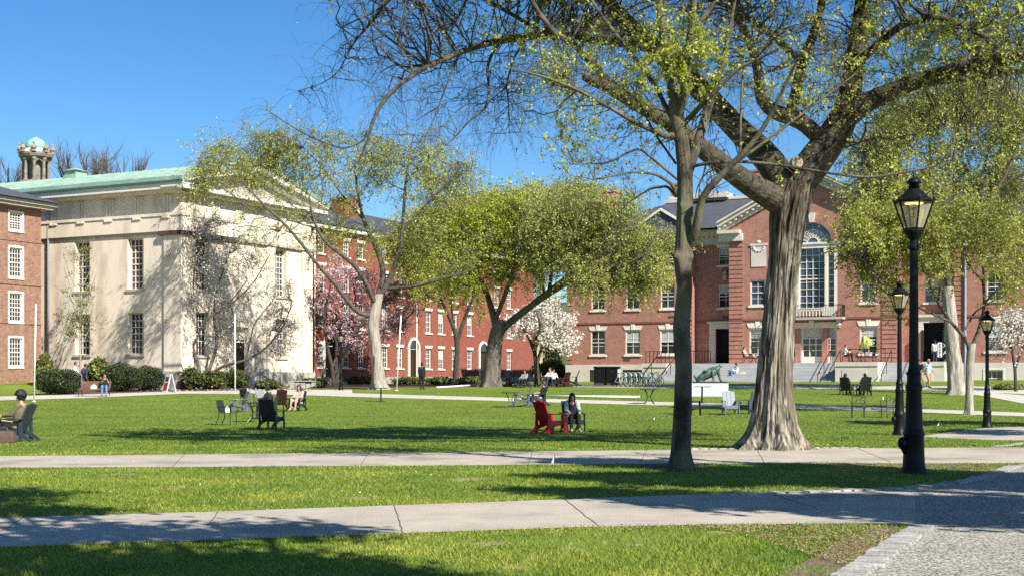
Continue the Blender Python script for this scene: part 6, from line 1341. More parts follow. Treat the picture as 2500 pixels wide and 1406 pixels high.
SEATS['rb2'] = adirondack('black lawn chair of the right one of two people facing the terrace', gp(2110, 965), R(183), M_CHB, GC, 1.05)
patio_chair('ornate black metal chair seen from behind left of the lamps', gp(2095, 1019), R(170), M_STEEL, GM, 1., True)
patio_chair('ornate black metal chair beside the lamp with a cup on its arm', gp(2172, 1019), R(188), M_STEEL, GM, 1.06, True)
SEATS['g1'] = adirondack('black lawn chair left in the group under the trees', gp(1250, 943), R(60), M_CHB, GC, 1.)
SEATS['g2'] = adirondack('black lawn chair second in the group under the trees', gp(1278, 945), R(-30), M_CHB, GC, 1.)
SEATS['g3'] = adirondack('black lawn chair behind the lamp in the group under the trees', gp(1352, 944), R(20), M_CHB, GC, 1.)
adirondack('dark red lawn chair right in the group under the trees', gp(1376, 944), R(-50), mat('maroon_plastic', (.07, .012, .015), .45), GC, 1.)
adirondack('charcoal lawn chair with tall back at the end of the group', gp(1397, 943), R(-95), M_CHB, GC, 1.1)
patio_chair('orange wooden chair in the group under the trees', gp(1331, 944), R(100), M_ORW, 'wooden chair', 1.05)
# laptop and bags
g_ = gp(622, 1030); s_ = 1.02; t = thing('laptop', 'open laptop with grey green lid on the round table', 'laptop', (g_[0]+.04, g_[1]-.02, g_[2]+.735*s_+.001), R(100))
b = MB(); b.box(-.17, .17, -.12, .12, 0, .016); b.build('keyboard_base', M_MESH, t); b = MB(); b.poly([(.11, .016), (.125, .016), (.185, .25), (.17, .25)], (-.17, 0, 0), (0, 1, 0), (1, 0, 0), 0, .34); b.build('lid', mat('laptop_lid', (.20, .26, .25), .4), t)
def bag(label, loc, size, m, rz=0., handle=True, name='bag'):
    t = thing(name, label, 'bag', loc, rz); b = MB(); w, d, h = size; n = 14; prof = []
    b.lathe([(0, .46), (.08*h, .5), (.5*h, .49), (.85*h, .42), (h, .34)], 4, (0, 0, 0), PI/4); o = b.build('body', m, t, bevel=.03); o.scale = (w*1.4, d*1.4, 1)
    if handle: b = MB(); b.tube([(-w*.2, 0, h*.95), (-w*.15, 0, h*1.25), (0, 0, h*1.35), (w*.15, 0, h*1.25), (w*.2, 0, h*.95)], .014, 6); b.build('handle', m, t)
    return t
bag('brown leather bag on the grass beside the left lawn chair', gp(8, 1080), (.62, .30, .30), mat('brown_leather', (.13, .075, .055), .6, (.09, .05, .04), 6), 0)
g_ = gp(556, 1037); bag('white paper bag lying on the seat of the patio chair', (g_[0]-.02, g_[1], g_[2]+.447), (.16, .14, .17), M_PAPER, .4)
g_ = gp(235, 965); 
# cup
g_ = gp(2172, 1019); a = R(188); t = thing('paper_cup', 'white paper cup on the arm of the ornate metal chair', 'cup', (g_[0]-.265*1.06, g_[1]-.02, g_[2]+.68*1.06)); b = MB(); b.lathe([(0, .028), (.10, .04)], 10); b.build('cup_body', M_PAPER, t); b = MB(); b.lathe([(.10, .043), (.115, .04)], 10); b.build('cup_lid', M_WHT, t)
# little marker flags
for px, py, h, lab in ((1352, 1140, .26, 'small white marker flag beside the middle path'), (1598, 1026, .16, 'small white marker flag on the open lawn right of the dark haired woman'), (1038, 1066, .16, 'small white marker flag in the elm shade'), (2292, 1042, .2, 'small pale marker flag in the shade behind the lamps')):
    t = thing('marker_flag', lab, 'flag', gp(px, py), rnd.uniform(-.3, .3), 'little marker flags in the grass'); b = MB(); b.tube([(0, 0, -.05), (.02, 0, h)], .004, 5); b.build('wire', M_STEEL, t)
    b = MB(); b.add([(.0, 0, h*.25), (.025, .004, h), (-.05, .01, h*.30), (.0, .006, h*.25), (.026, .01, h), (-.05, .016, h*.3)], [(0, 1, 2), (3, 5, 4), (0, 3, 4, 1), (1, 4, 5, 2), (2, 5, 3, 0)]); b.build('flag', M_WHT, t)
# park bench
bl_ = gp(232, 967); t = thing('park_bench', 'brown slatted park bench in front of the yews', 'bench', bl_, R(-4)); ben = t
b = MB(); [b.box(-.92, .92, -.42+i*.11, -.335+i*.11, .42+.0*i, .45) for i in range(4)]; b.build('seat', M_WOOD, t)
b = MB(); [b.poly([(.06+.035*i, .52+.10*i), (.085+.035*i, .515+.10*i), (.108+.035*i, .60+.10*i), (.083+.035*i, .605+.10*i)], (-.92, 0, 0), (0, 1, 0), (1, 0, 0), 0, 1.84) for i in range(4)]; b.build('backrest', M_WOOD, t)
for s in (-.84, .84):
    b = MB(); b.tube([(s, -.40, 0), (s, -.38, .42), (s, .02, .42), (s, .10, .2), (s, .18, 0)], .025, 6); b.tube([(s, .02, .42), (s, .22, .95)], .022, 6); b.tube([(s, -.38, .42), (s, -.40, .62), (s, .1, .64)], .02, 6); b.build('end_frame', M_IRON, t)
bag('white cloth bag lying on the park bench', bl_+np.array([.0, -.22, .452]), (.36, .24, .2), M_PAPER, .2, True)
# A-board
t = thing('sign_board', 'white A shaped sign board with red and dark poster by the path', 'sign', gp(413, 957), R(-52), None)
for s, nm in ((-1, 'front_panel'), (1, 'rear_panel')):
    b = MB(); b.poly([(s*.32-.02, 0), (s*.32+.02, 0), (s*.03+.02, 1.15), (s*.03-.02, 1.15)], (-.36, 0, 0), (0, 1, 0), (1, 0, 0), 0, .72); o = b.build(nm, M_WHT, t, bevel=.006)
    if s < 0:
        f = lambda z: -.345+.29*(z/1.15)*1.
        for nm2, x0, x1, z0, z1, mm in (('red_poster', -.27, .27, .12, .62, mat('poster_red', (.50, .03, .04), .5)), ('dark_poster', -.24, .24, .70, 1.0, mat('poster_dark', (.05, .055, .06), .5))):
            b = MB(); b.quad((x0, f(z0)-.004, z0), (x1, f(z0)-.004, z0), (x1, f(z1)-.004, z1), (x0, f(z1)-.004, z1)); b.quad((x0, f(z0)-.001, z0), (x1, f(z0)-.001, z0), (x1, f(z1)-.001, z1), (x0, f(z1)-.001, z1)); b.build(nm2, mm, o)
# notice on posts by the hall door
t = thing('notice_stand', 'white notice on black iron posts before the temple hall steps', 'sign', gp(650, 945), R(20), None)
for x in (-.45, 0, .55, 1.0): b = MB(); b.beam((x, 0, 0), (x, .1*x, 1.35), .05, .05); b.build('post', M_IRON, t)
b = MB(); b.box(-.18, .18, -.05, -.02, .85, 1.3); b.build('notice', M_PAPER, t)
# bins
t = thing('recycling_bins', 'black double waste bin against the stone base of the brick building', 'waste bin', gp(1482, 943), R(-20), None)
for x in (-.42, .42):
    b = MB(); b.box(x-.38, x+.38, -.4, .4, .08, 1.22); o = b.build('bin_body', M_BLK, t, bevel=.03); b = MB(); b.box(x-.41, x+.41, -.43, .43, 1.222, 1.34); b.build('lid', M_BLK, o, bevel=.03); b = MB(); b.lathe([(0, .11), (.02, .10)], 14); h_ = b.build('opening', M_DARK, o); h_.location = (x, -.405, .98); h_.rotation_euler = (R(90), 0, 0)
    b = MB(); b.box(x-.3, x+.3, -.42, -.402, .14, .22); b.build('pale_label', M_MESH, o)
b = MB(); b.box(.805, .83, -.25, .25, .62, 1.15); b.build('side_notice', M_PAPER, t)
# bicycles and hoops
GB, GH = 'bicycles in the rack by the stone base', 'bicycle hoops by the stone base'
def bicycle(label, loc, rz, m):
    t = thing('bicycle', label, 'bicycle', loc, rz, GB)
    for y in (-.52, .52):
        b = MB(); b.tube([(0, y+.33*math.cos(a), .34+.33*math.sin(a)) for a in np.linspace(0, 2*PI, 21)], .018, 5, False)
        for k in range(6): a = PI*k/6; b.beam((0, y+.32*math.cos(a), .34+.32*math.sin(a)), (0, y-.32*math.cos(a), .34-.32*math.sin(a)), .005, .005)
        b.build('wheel', M_IRON, t)
    b = MB(); A, S, H_, C_ = (0, .52, .34), (0, .18, .82), (0, -.36, .80), (0, .08, .30)
    for p, q in ((A, C_), (A, S), (S, C_), (S, H_), (C_, H_), (H_, (0, -.52, .34)), (H_, (0, -.34, .95))): b.tube([p, q], .018, 6)
    b.build('frame', m, t); b = MB(); b.tube([(-.27, -.26, .98), (-.12, -.34, .96), (.12, -.34, .96), (.27, -.26, .98)], .014, 6); b.build('handlebar', M_STEEL, t); b = MB(); b.ball((0, .2, .90), (.07, .14, .04), 8, 5); b.tube([(0, .18, .8), (0, .2, .9)], .014, 6); b.build('saddle', M_IRON, t); return t
bc = [mat('teal_frame', (.05, .25, .26), .4), mat('white_frame', (.6, .62, .62), .4), mat('green_frame', (.06, .22, .12), .4), mat('blue_frame', (.06, .14, .35), .4)]
bk = None
for i, (px, k, lab) in enumerate(((1516, 1, 'white bicycle nearest the waste bin'), (1528, 0, 'teal bicycle second from the waste bin'), (1540, 1, 'white bicycle third from the waste bin'), (1552, 0, 'teal bicycle before the vent grille'), (1562, 2, 'green bicycle right of the vent grille'), (1577, 1, 'white bicycle leaning among the right hoops'), (1597, 3, 'blue bicycle last in the rack'))):
    g_ = gp(px, 944); rz = R(rnd.uniform(35, 60))
    if bk is None: bk = bicycle(lab, g_, rz, bc[k])
    else: o = dup(bk, lab, g_, rz, GB, 1.); recolor(o, ['frame'], bc[k])
hp = None
for i, px in enumerate((1522, 1534, 1546, 1558, 1570, 1580, 1590, 1602)):
    g_ = gp(px, 943.4); lab = 'pale steel hoop for bicycles along the stone base'
    if hp is None:
        hp = thing('bicycle_hoop', lab, 'bicycle rack', g_, R(40), GH); b = MB(); b.tube([(0, -.3, -.05), (0, -.3, .75)]+[(0, -.3*math.cos(a), .75+.18*math.sin(a)) for a in np.linspace(.3, PI-.3, 6)]+[(0, .3, .75), (0, .3, -.05)], .03, 8); b.build('hoop', M_WHT, hp)
        b = MB(); [b.lathe([(0, .07), (.012, .07)], 8, (0, y, 0)) for y in (-.3, .3)]; b.build('foot_plate', M_WHT, hp)
    else: dup(hp, lab, g_, R(40), GH)
# sculpture on a pale plinth
g_ = gp(1733, 965); d_ = g_[1]; k_ = d_/F; t = thing('sculpture', 'green bronze sculpture of a reclining figure on a pale block plinth', 'sculpture', g_, R(-8))
b = MB(); w_ = 88*k_/2; b.box(-w_, w_, -.75, .75, -.1, 30*k_); b.build('plinth', mat('plinth_stone', (.68, .69, .67), .8, (.58, .60, .58), 1.2, c3=(.48, .60, .55), scale3=.3), t, bevel=.01)
b = MB(); b.box(-w_*.94, w_*.97, -.68, .68, 30*k_+.002, 34*k_); b.build('base_slab', mat('dark_slab', (.04, .045, .045), .5), t)
M_BRZ = mat('green_bronze', (.12, .21, .17), .5, (.03, .04, .034), 3.5, metal=.4, bump=.4, bscale=14)
V3 = lambda px, py, y=0.: ((px-1733)*k_, y, (965-py)*k_)
b = MB(); L_ = lambda p, q, ra, rb: b.limb(p, q, ra, rb, 10)
L_(V3(1712, 922), V3(1726, 914), .22, .26); L_(V3(1726, 914), V3(1742, 908), .26, .22); L_(V3(1742, 908), V3(1752, 899), .20, .15); L_(V3(1752, 899), V3(1758, 892), .12, .10)
L_(V3(1712, 922), V3(1704, 926), .22, .14); L_(V3(1704, 926), V3(1697, 918), .12, .08); L_(V3(1711, 930), V3(1714, 929.5), .2, .16)
L_(V3(1740, 908, -.2), V3(1742, 929, -.25), .11, .06); L_(V3(1742, 929, -.25), V3(1738, 930.5, -.3), .07, .05); L_(V3(1752, 904, .2), V3(1759, 929, .25), .10, .05); L_(V3(1759, 929, .25), V3(1763, 930, .2), .06, .05)
L_(V3(1724, 914, -.15), V3(1730, 899, -.2), .08, .06); L_(V3(1730, 899, -.2), V3(1722, 906, -.3), .06, .04); L_(V3(1716, 917, .15), V3(1721, 903, .2), .08, .05); L_(V3(1721, 903, .2), V3(1714, 909, .25), .05, .04); L_(V3(1733, 899), V3(1752, 896), .06, .09)
body = b.build('figure', M_BRZ, t, True); REM = [(body, .03)]
# terrace furniture and banner
tz = ZB; P_F = lambda px, out: PF+W2*solve(px, PF-U2*out, W2)-U2*out+np.array([0, 0, tz+.004])
t = bistro('round cafe table on the terrace before the right window', P_F(2098, 3.4), 1.05, True, .5, 'cafe tables on the terrace'); bistro('round cafe table on the terrace left of the great elm', P_F(1840, 3.2), 1.05, True, .45, 'cafe tables on the terrace')
SEATS['t1'] = patio_chair('brown chair of the reader on the terrace', P_F(2066, 3.4), R(75), mat('red_brown_metal', (.10, .022, .018), .5), 'chairs on the terrace', 1.1)
SEATS['t2'] = patio_chair('black chair on the terrace left of the great elm', P_F(1824, 3.4), R(65), M_STEEL, 'chairs on the terrace', 1.1)
patio_chair('black chair on the far side of the cafe table', P_F(2125, 3.2), R(-80), M_STEEL, 'chairs on the terrace', 1.1)
p_ = P_F(2112, 2.6); t = thing('garden_umbrella', 'yellow green patterned umbrella tilted on the terrace', 'umbrella', p_, .3); b = MB(); b.tube([(0, 0, 0), (-.15, 0, 2.15)], .03, 8); b.build('pole', M_STEEL, t)
M_UMB = mat('yellow_pattern', (.50, .46, .10), .7, (.07, .12, .03), 3.0, detail=1, r0=.45, r1=.55)
b = MB(); n = 8; c0 = Vector((-.15, 0, 2.2)); ring_ = [Vector((-.15+.62*math.cos(2*PI*i/n)+.28, .62*math.sin(2*PI*i/n), 1.28+.35*math.cos(2*PI*i/n))) for i in range(n)]; b.add([c0]+ring_+[c0-Vector((0, 0, .03))]+[r-Vector((0, 0, .02)) for r in ring_], [(0, 1+i, 1+(i+1) % n) for i in range(n)]+[(n+1, n+2+(i+1) % n, n+2+i) for i in range(n)]); b.build('canopy', M_UMB, t)
# sandwich poster on an easel by the right door
p_ = PF+W2*solve(2302, PF-U2*1.6, W2)-U2*1.6+np.array([0, 0, tz+.004]); t = thing('poster_stand', 'black and white poster on a stand beside the right doorway', 'sign', p_, ANG_W)
b = MB(); b.box(-.42, .42, -.03, .03, .25, 1.62); bd = b.build('board', M_BLK, t); b = MB(); [b.beam((x, .02, .3), (x, .3, 0), .04, .04) for x in (-.3, .3)]; [b.beam((x, -.02, .3), (x, -.25, 0), .04, .04) for x in (-.3, .3)]; b.build('stand', M_BLK, t)
b = MB(); b.box(-.38, -.05, -.036, -.031, .42, 1.52); b.build('white_panel', M_PAPER, bd)
def text(s, size, loc, m, par, rot=(R(90), 0, 0), nm='lettering'):
    cu_ = bpy.data.curves.new(nm, 'FONT'); cu_.body = s; cu_.size = size; cu_.extrude = .002; cu_.align_x = 'CENTER'; o = bpy.data.objects.new(nm, cu_); COL.objects.link(o); dg = bpy.context.evaluated_depsgraph_get(); me = bpy.data.meshes.new_from_object(o.evaluated_get(dg)); bpy.data.objects.remove(o)
    o = bpy.data.objects.new(nm, me); COL.objects.link(o); me.materials.clear(); me.materials.append(m); o.location = loc; o.rotation_euler = rot; o.parent = par; return o
text('E', .42, (-.215, -.04, 1.12), M_BLK, bd); text('E', .42, (-.215, -.04, .78), M_BLK, bd); text('E', .42, (-.215, -.04, .46), M_BLK, bd); text('X', .42, (.16, -.04, 1.15), M_PAPER, bd); text('A', .42, (.16, -.04, .6), M_PAPER, bd)
# low stone wall and white sign in the middle distance
g_ = gp(740, 947); t = thing('stone_bench', 'low rough stone wall stub by the corner of the two halls', 'wall', g_, R(5)); b = MB(); [b.box(-.9+i*.36, -.56+i*.36, -.2, .25, -.1, .3+.12*rnd.random()) for i in range(5)]; b.build('stones', M_PLIN, t, bevel=.04); b = MB(); b.box(-.95, .92, -.24, .28, .44, .52); b.build('coping', M_PLIN, t, bevel=.03)
# ------------------------------------------------------------------ people
SK = {'light': mat('skin_light', (.52, .31, .22), .55, (.46, .27, .19), 8), 'tan': mat('skin_tan', (.36, .20, .13), .55, (.31, .17, .11), 8), 'brown': mat('skin_brown', (.20, .11, .07), .55, (.17, .09, .06), 8)}
M_EYE = mat('eye_dark', (.02, .015, .012), .2); M_LIP = mat('lips', (.34, .12, .10), .5)
def cloth(n, c): return mat('cloth_'+n, c, .85, tuple(v*.7 for v in c), 6, bump=.3, bscale=25)
HAIR = {'black': mat('hair_black', (.014, .010, .008), .65), 'brown': mat('hair_brown', (.06, .032, .018), .5), 'grey': mat('hair_grey', (.25, .23, .21), .55)}
V_ = Vector
def person(label, loc, rz, pose, top, trousers, hair='black', skin='light', sleeves='long', legs='long', shoes=(.03, .03, .03), long_hair=False, sc=1., lean=0., seat=.32, extra=None, look=0., nod=-.15, arms=None, turn=0., knee=None, curly=0, cardigan=None):
    """facing -Y; pose gives the joints; body, clothes and hair are separate skins over the same skeleton"""
    t = thing('person', label, 'person', loc, rz, None, sc); J = {}
    if pose == 'sit':
        h = seat+.10; pel = V_((0, .06, h)); a = .30+lean; ch = pel+V_((0, .36*math.sin(a), .36*math.cos(a))); nk = pel+V_((0, .53*math.sin(a)-.02, .53*math.cos(a))); kz = h+.09 if knee is None else knee
        J['kn'] = [V_((s*.12, -.40, kz)) for s in (-1, 1)]; J['an'] = [V_((s*.12, -.46, .09)) for s in (-1, 1)]
    elif pose == 'recline':
        h = seat+.10; pel = V_((0, .06, h)); a = .42; ch = pel+V_((0, .36*math.sin(a), .36*math.cos(a))); nk = pel+V_((0, .52*math.sin(a)-.03, .52*math.cos(a)))
        J['kn'] = [V_((s*.10, -.38, h+.04)) for s in (-1, 1)]; J['an'] = [V_((s*.09, -.78, h-.14)) for s in (-1, 1)]
    elif pose == 'bend':
        h = .92; pel = V_((0, .12, h)); a = -1.0; ch = pel+V_((0, .36*math.sin(a), .36*math.cos(a))); nk = pel+V_((0, .53*math.sin(a), .53*math.cos(a))); J['kn'] = [V_((s*.11, .05+s*.05, .48)) for s in (-1, 1)]; J['an'] = [V_((s*.11, .10+s*.08, .08)) for s in (-1, 1)]
    else:
        h = .93; pel = V_((0, 0, h)); a = .0+lean; ch = pel+V_((0, .36*math.sin(a), .36*math.cos(a))); nk = pel+V_((0, .54*math.sin(a), .54*math.cos(a)))
        st_ = .0 if pose == 'stand' else .20
        J['kn'] = [V_((-.10, -st_*.75-.02, .49)), V_((.10, st_*.35-.02, .49))]; J['an'] = [V_((-.10, -st_*1.05, .08)), V_((.10, st_*1.25, .10+.04*(st_ > 0)))]
    up = (nk-pel).normalized(); hd = nk+up*.055+V_((0, -.045, .10)) if pose != 'bend' else nk+V_((0, -.12, .02))
    hip = [pel+V_((s*.095, 0, -.02)) for s in (-1, 1)]; sh = [nk+V_((s*.175, .0, -.045)) for s in (-1, 1)]
    if arms == 'side' or (arms is None and pose in ('stand', 'walk')):
        sw = .16 if pose == 'walk' else .02; el = [sh[0]+V_((-.04, sw*.6, -.28)), sh[1]+V_((.04, -sw*.6+.02, -.28))]; wr = [el[0]+V_((0, sw*.3-.06, -.25)), el[1]+V_((0, -sw*.8-.06, -.24))]
    elif arms == 'phone':
        el = [sh[0]+V_((-.03, -.10, -.26)), sh[1]+V_((.06, -.10, -.25))]; wr = [el[0]+V_((.08, -.20, .12)), el[1]+V_((-.10, -.12, .26))]
    elif arms == 'face':
        el = [sh[0]+V_((-.04, -.20, -.22)), sh[1]+V_((.02, -.24, -.16))]; wr = [el[0]+V_((.10, -.22, -.02)), hd+V_((.05, -.14, -.10))]
    elif arms == 'reach':
        el = [sh[i]+V_(((-.03, .03)[i], -.16, -.22)) for i in (0, 1)]; wr = [el[i]+V_(((.04, -.04)[i], -.24, -.03)) for i in (0, 1)]
    elif arms == 'down':
        el = [sh[i]+V_((0, -.10, -.25)) for i in (0, 1)]; wr = [el[i]+V_((0, -.10, -.22)) for i in (0, 1)]
    else: el = [sh[i]+V_(((-.07, .07)[i], -.07, -.25)) for i in (0, 1)]; wr = [V_(((-.08, .08)[i], -.22, pel.z+.16)) for i in (0, 1)]
    kn, an = J['kn'], J['an']; toe = [an[i]+V_(((-.02, .02)[i], -.17, -.045)) for i in (0, 1)]
    if pose == 'recline': toe = [an[i]+V_((0, -.06, .15)) for i in (0, 1)]
    # --- body
    b = MB(); L = lambda p, q, ra, rb: b.limb(p, q, ra, rb, 12)
    for s in (-1, 1): L(pel+V_((s*.06, 0, 0)), ch+V_((s*.07, 0, -.02)), .115, .115); L(ch+V_((s*.07, 0, -.02)), nk+V_((s*.10, 0, -.07)), .115, .07)
    L(nk+V_((0, 0, -.06)), hd+V_((0, .02, -.08)), .055, .05)
    Rm = (V_((0, 0, 1)).rotation_difference(V_((0, nod, 1)).normalized())).to_matrix()
    from mathutils import Matrix
    Rm = Matrix.Rotation(look, 3, 'Z') @ Rm
    hp_ = lambda x, y, z: hd+Rm @ V_((x, y, z))
    b.ball(hd+Rm @ V_((0, .012, .025)), (.074, .092, .10), 14, 10, Rm); b.limb(hp_(0, -.03, -.03), hp_(0, -.052, -.085), .058, .034, 10)     # skull, jaw
    b.limb(hp_(0, -.085, .015), hp_(0, -.108, -.018), .012, .016, 6)                                                                    # nose
    for s in (-1, 1): b.ball(hp_(s*.077, .005, .0), (.014, .022, .032), 6, 5, Rm)                                                        # ears
    for i, s in ((0, -1), (1, 1)):
        L(sh[i], el[i], .052, .042); L(el[i], wr[i], .040, .027)
        f = (wr[i]-el[i]).normalized(); side = f.cross(V_((0, 0, 1))); side = side.normalized() if side.length > .1 else V_((1, 0, 0)); nrm = side.cross(f).normalized()
        pc_ = wr[i]+f*.05; b.limb(wr[i], wr[i]+f*.075-side*.012, .026, .024, 8); b.limb(wr[i]+f*.01, wr[i]+f*.075+side*.018, .022, .024, 8)      # palm
        for q, (o_, ln) in enumerate(((-.032, .062), (-.011, .074), (.011, .070), (.031, .054))):                                        # four fingers, bent
            k0 = wr[i]+f*.085+side*o_; k1 = k0+f*ln*.5-nrm*ln*.22; k2 = k1+f*ln*.25-nrm*ln*.42; b.limb(k0, k1, .0095, .009, 6); b.limb(k1, k2, .009, .0078, 6)
        k0 = wr[i]+f*.03-side*s*.026; k1 = k0+f*.032-side*s*.026-nrm*.012; b.limb(k0, k1, .012, .0105, 6); b.limb(k1, k1+f*.03-nrm*.014, .0105, .009, 6)  # thumb
        L(hip[i], kn[i], .088, .058); L(kn[i], an[i], .056, .037); b.limb(an[i], toe[i], .04, .032, 8)
    body = b.build('body', SK[skin], t, True); REM.append((body, .0115))
    # --- clothes
    b = MB()
    for s in (-1, 1): L(pel+V_((s*.06, 0, .0)), ch+V_((s*.075, 0, -.02)), .130, .130); L(ch+V_((s*.075, 0, -.02)), nk+V_((s*.11, 0, -.085)), .128, .085)
    for i in (0, 1):
        L(sh[i], el[i], .068, .056)
        if sleeves == 'long': L(el[i], wr[i]-(wr[i]-el[i])*.08, .055, .040)
    sh_ = b.build('shirt', cloth(*top), t, True); REM.append((sh_, .016))
    if cardigan:
        b = MB()
        for i, s in ((0, -1), (1, 1)):
            L(sh[i], el[i], .080, .070); L(el[i], wr[i]-(wr[i]-el[i])*.1, .068, .05); L(sh[i]+V_((0, 0, -.02)), pel+V_((s*.15, -.02, .06)), .085, .075)
        o = b.build('cardigan', cloth(*cardigan), t, True); REM.append((o, .016))
    b = MB(); L(hip[0], hip[1], .118, .118); L(pel, pel+up*.06, .115, .11)
    for i in (0, 1):
        if legs == 'long': L(hip[i], kn[i], .108, .074); L(kn[i], an[i]+(kn[i]-an[i])*.06, .073, .055)
        else: L(hip[i], kn[i]+(hip[i]-kn[i])*.12, .112, .092)
    tr = b.build('trousers' if legs == 'long' else 'shorts', cloth(*trousers), t, True); REM.append((tr, .016))
    for i in (0, 1):
        b = MB(); b.limb(an[i]+V_((0, .025, -.025)), toe[i]+V_((0, -.01, -.005)), .05, .042, 8); o = b.build('shoe', mat('shoe_%d' % int(shoes[0]*100), shoes, .6), t, True); REM.append((o, .012))
    b = MB(); b.ball(hp_(0, .024, .044), (.094+.02*curly, .106+.025*curly, .104+.02*curly), 14, 10, Rm); hc = HAIR[hair]
    b2 = MB(); b.v = [v for v in b.v]
    inv = Rm.transposed(); nv = []
    for v in b.v:                                            # open the hair in front of the face
        q = inv @ (V_(v)-hd)
        if q.y < -.03 and q.z < .075: q.y = -.03+.2*(q.y+.03); q.x *= .9
        nv.append(tuple(hd+Rm @ q))
    b.v = nv
    b.limb(hp_(0, .05, .02), hp_(0, .062, -.065), .068, .05, 10)
    for s in (-1, 1): b.limb(hp_(s*.05, .03, .03), hp_(s*.055, .04, -.05), .05, .035, 8)
    if curly:
        cr = random.Random(3)
        for _ in range(95):
            th, ph = cr.uniform(0, 2*PI), cr.uniform(-1.0, 1.4); v_ = V_((math.cos(th)*math.cos(ph)*.11, .03+math.sin(th)*math.cos(ph)*.12, .045+math.sin(ph)*.115))
            if (v_.y > -.04 and v_.z > .0) or v_.z > .08 or v_.y > .05: b.ball(hp_(*v_), .034, 7, 5)
    if long_hair:
        for s in (-1, 0, 1): b.limb(hp_(s*.062, .03-.0*abs(s), .0), V_(hp_(s*.085, .055, -.24)), .048, .03, 8)
        for s in (-1, 1): b.limb(hp_(s*.07, -.02, .05), V_(hp_(s*.085, -.03, -.22)), .034, .022, 8)
    ho = b.build('hair', hc, t, True); REM.append((ho, .013))
    for s in (-1, 1): b = MB(); b.ball(hp_(s*.031, -.083, .018), (.013, .008, .008), 8, 6, Rm); b.build('eye', M_EYE, t)
    b = MB(); b.ball(hp_(0, -.083, -.062), (.024, .010, .008), 8, 6, Rm); b.build('mouth', M_LIP, t)
    if extra == 'backpack':
        b = MB(); b.ball(nk+V_((0, .20, -.26)), (.15, .11, .22), 12, 9); o = b.build('backpack', cloth('navy', (.04, .07, .16)), t, True)
        b = MB(); [b.tube([nk+V_((s*.10, .12, -.05)), nk+V_((s*.12, -.02, .0)), nk+V_((s*.13, -.13, -.12)), nk+V_((s*.12, .10, -.36))], .018, 6) for s in (-1, 1)]; b.build('strap', cloth('navy', (.04, .07, .16)), o)
    return t
olive = ('olive', (.17, .135, .085)); blackc = ('black', (.014, .014, .016)); white = ('white', (.72, .71, .68)); denim = ('denim', (.12, .24, .44)); tanc = ('tan', (.42, .31, .19)); grey = ('grey', (.30, .32, .31)); navy = ('navy', (.03, .045, .09)); beige = ('beige', (.52, .44, .36)); pale = ('pale_blue', (.36, .48, .56)); rust = ('rust', (.20, .06, .045)); sage = ('sage', (.44, .46, .40))
def on(seat, dy=-.02, dz=0.): return np.array(seat.location), seat.rotation_euler[2]
def sit(label, seat, *a, st=.30, **k):
    l, rz = on(seat); kk = dict(k); return person(label, l, rz+kk.pop('rot', 0), kk.pop('pose', 'sit'), *a, seat=st*seat.scale[0], **kk)
sit('person in olive jacket with curly dark hair sitting at the left edge', SEATS['left'], olive, tanc, 'black', 'light', arms='reach', nod=-.35, lean=-.12, curly=1, sc=1.07)
l, rz = np.array(ben.location), ben.rotation_euler[2]
person('person in black shirt and blue jeans sitting on the park bench', l+np.array([.62, -.18, 0]), rz+R(18), 'sit', blackc, denim, 'brown', 'light', seat=.44, arms='phone', sleeves='short', lean=-.15, nod=-.25, look=.5, knee=.62)
person('person in pale shirt walking behind the round yew', G(150, 950)+np.array([0, 2.8, .12]), R(100), 'walk', ('shirt_blue', (.55, .63, .74)), navy, 'brown', 'tan')
person('person in navy top with backpack behind the round yew', G(182, 950)+np.array([0, 2.2, -.02]), R(150), 'walk', navy, navy, 'black', 'tan', extra='backpack')
person('person in black top bending forward under the many-stemmed magnolia', G(512, 948)+np.array([0, .7, 0]), R(75), 'bend', blackc, ('cream', (.62, .58, .50)), 'black', 'tan', arms='down')
sit('bearded person leaning over the laptop table', SEATS['laptop'], blackc, navy, 'black', 'tan', st=.44, arms='reach', lean=-.42, nod=-.2)
sit('woman in beige with bare legs sitting in the navy lawn chair', SEATS['beige'], beige, beige, 'brown', 'light', arms='reach', legs='short', sleeves='short', long_hair=True, nod=-.35, lean=-.1, shoes=(.30, .18, .12))
sit('reclining person in dark shirt and white trousers with legs stretched', SEATS['recl'], blackc, white, 'brown', 'light', pose='recline', arms='reach', sleeves='short', nod=-.3, shoes=(.40, .38, .34), st=.34)
sit('woman with long dark hair and pale cardigan reading in the black lawn chair', SEATS['front'], blackc, blackc, 'black', 'light', arms='reach', long_hair=True, nod=-.4, lean=-.15, shoes=(.55, .54, .50), rot=R(-6), cardigan=sage)
person('standing person dressed all in black beside the fallen pole', G(1030, 950), R(160), 'stand', blackc, blackc, 'black', 'brown')
sit('left person of the pair facing the terrace, slouched low', SEATS['rb1'], blackc, navy, 'black', 'tan')
sit('right person of the pair facing the terrace, sitting upright', SEATS['rb2'], rust, navy, 'black', 'tan', lean=-.1)
sit('person in pale shirt with dark hair left in the group under the trees', SEATS['g2'], grey, blackc, 'black', 'tan', arms='reach')
sit('person in white shirt in the group under the trees', SEATS['g3'], white, blackc, 'black', 'tan', arms='reach', lean=-.2)
person('second person in white shirt standing in the group under the trees', G(1343, 945)+np.array([0, .8, 0]), R(-40), 'sit', white, navy, 'brown', 'light', seat=.42, lean=-.25, arms='reach')
p_ = PF+W2*solve(1795, PF-U2*7.0, W2)-U2*7.0
person('person in white top and jeans sitting on the wide steps beside a yellow bag', p_+np.array([0, 0, 1.77]), ANG_W+R(-35), 'sit', white, denim, 'black', 'tan', seat=.10, arms='reach', lean=-.15, nod=-.35, knee=.42)
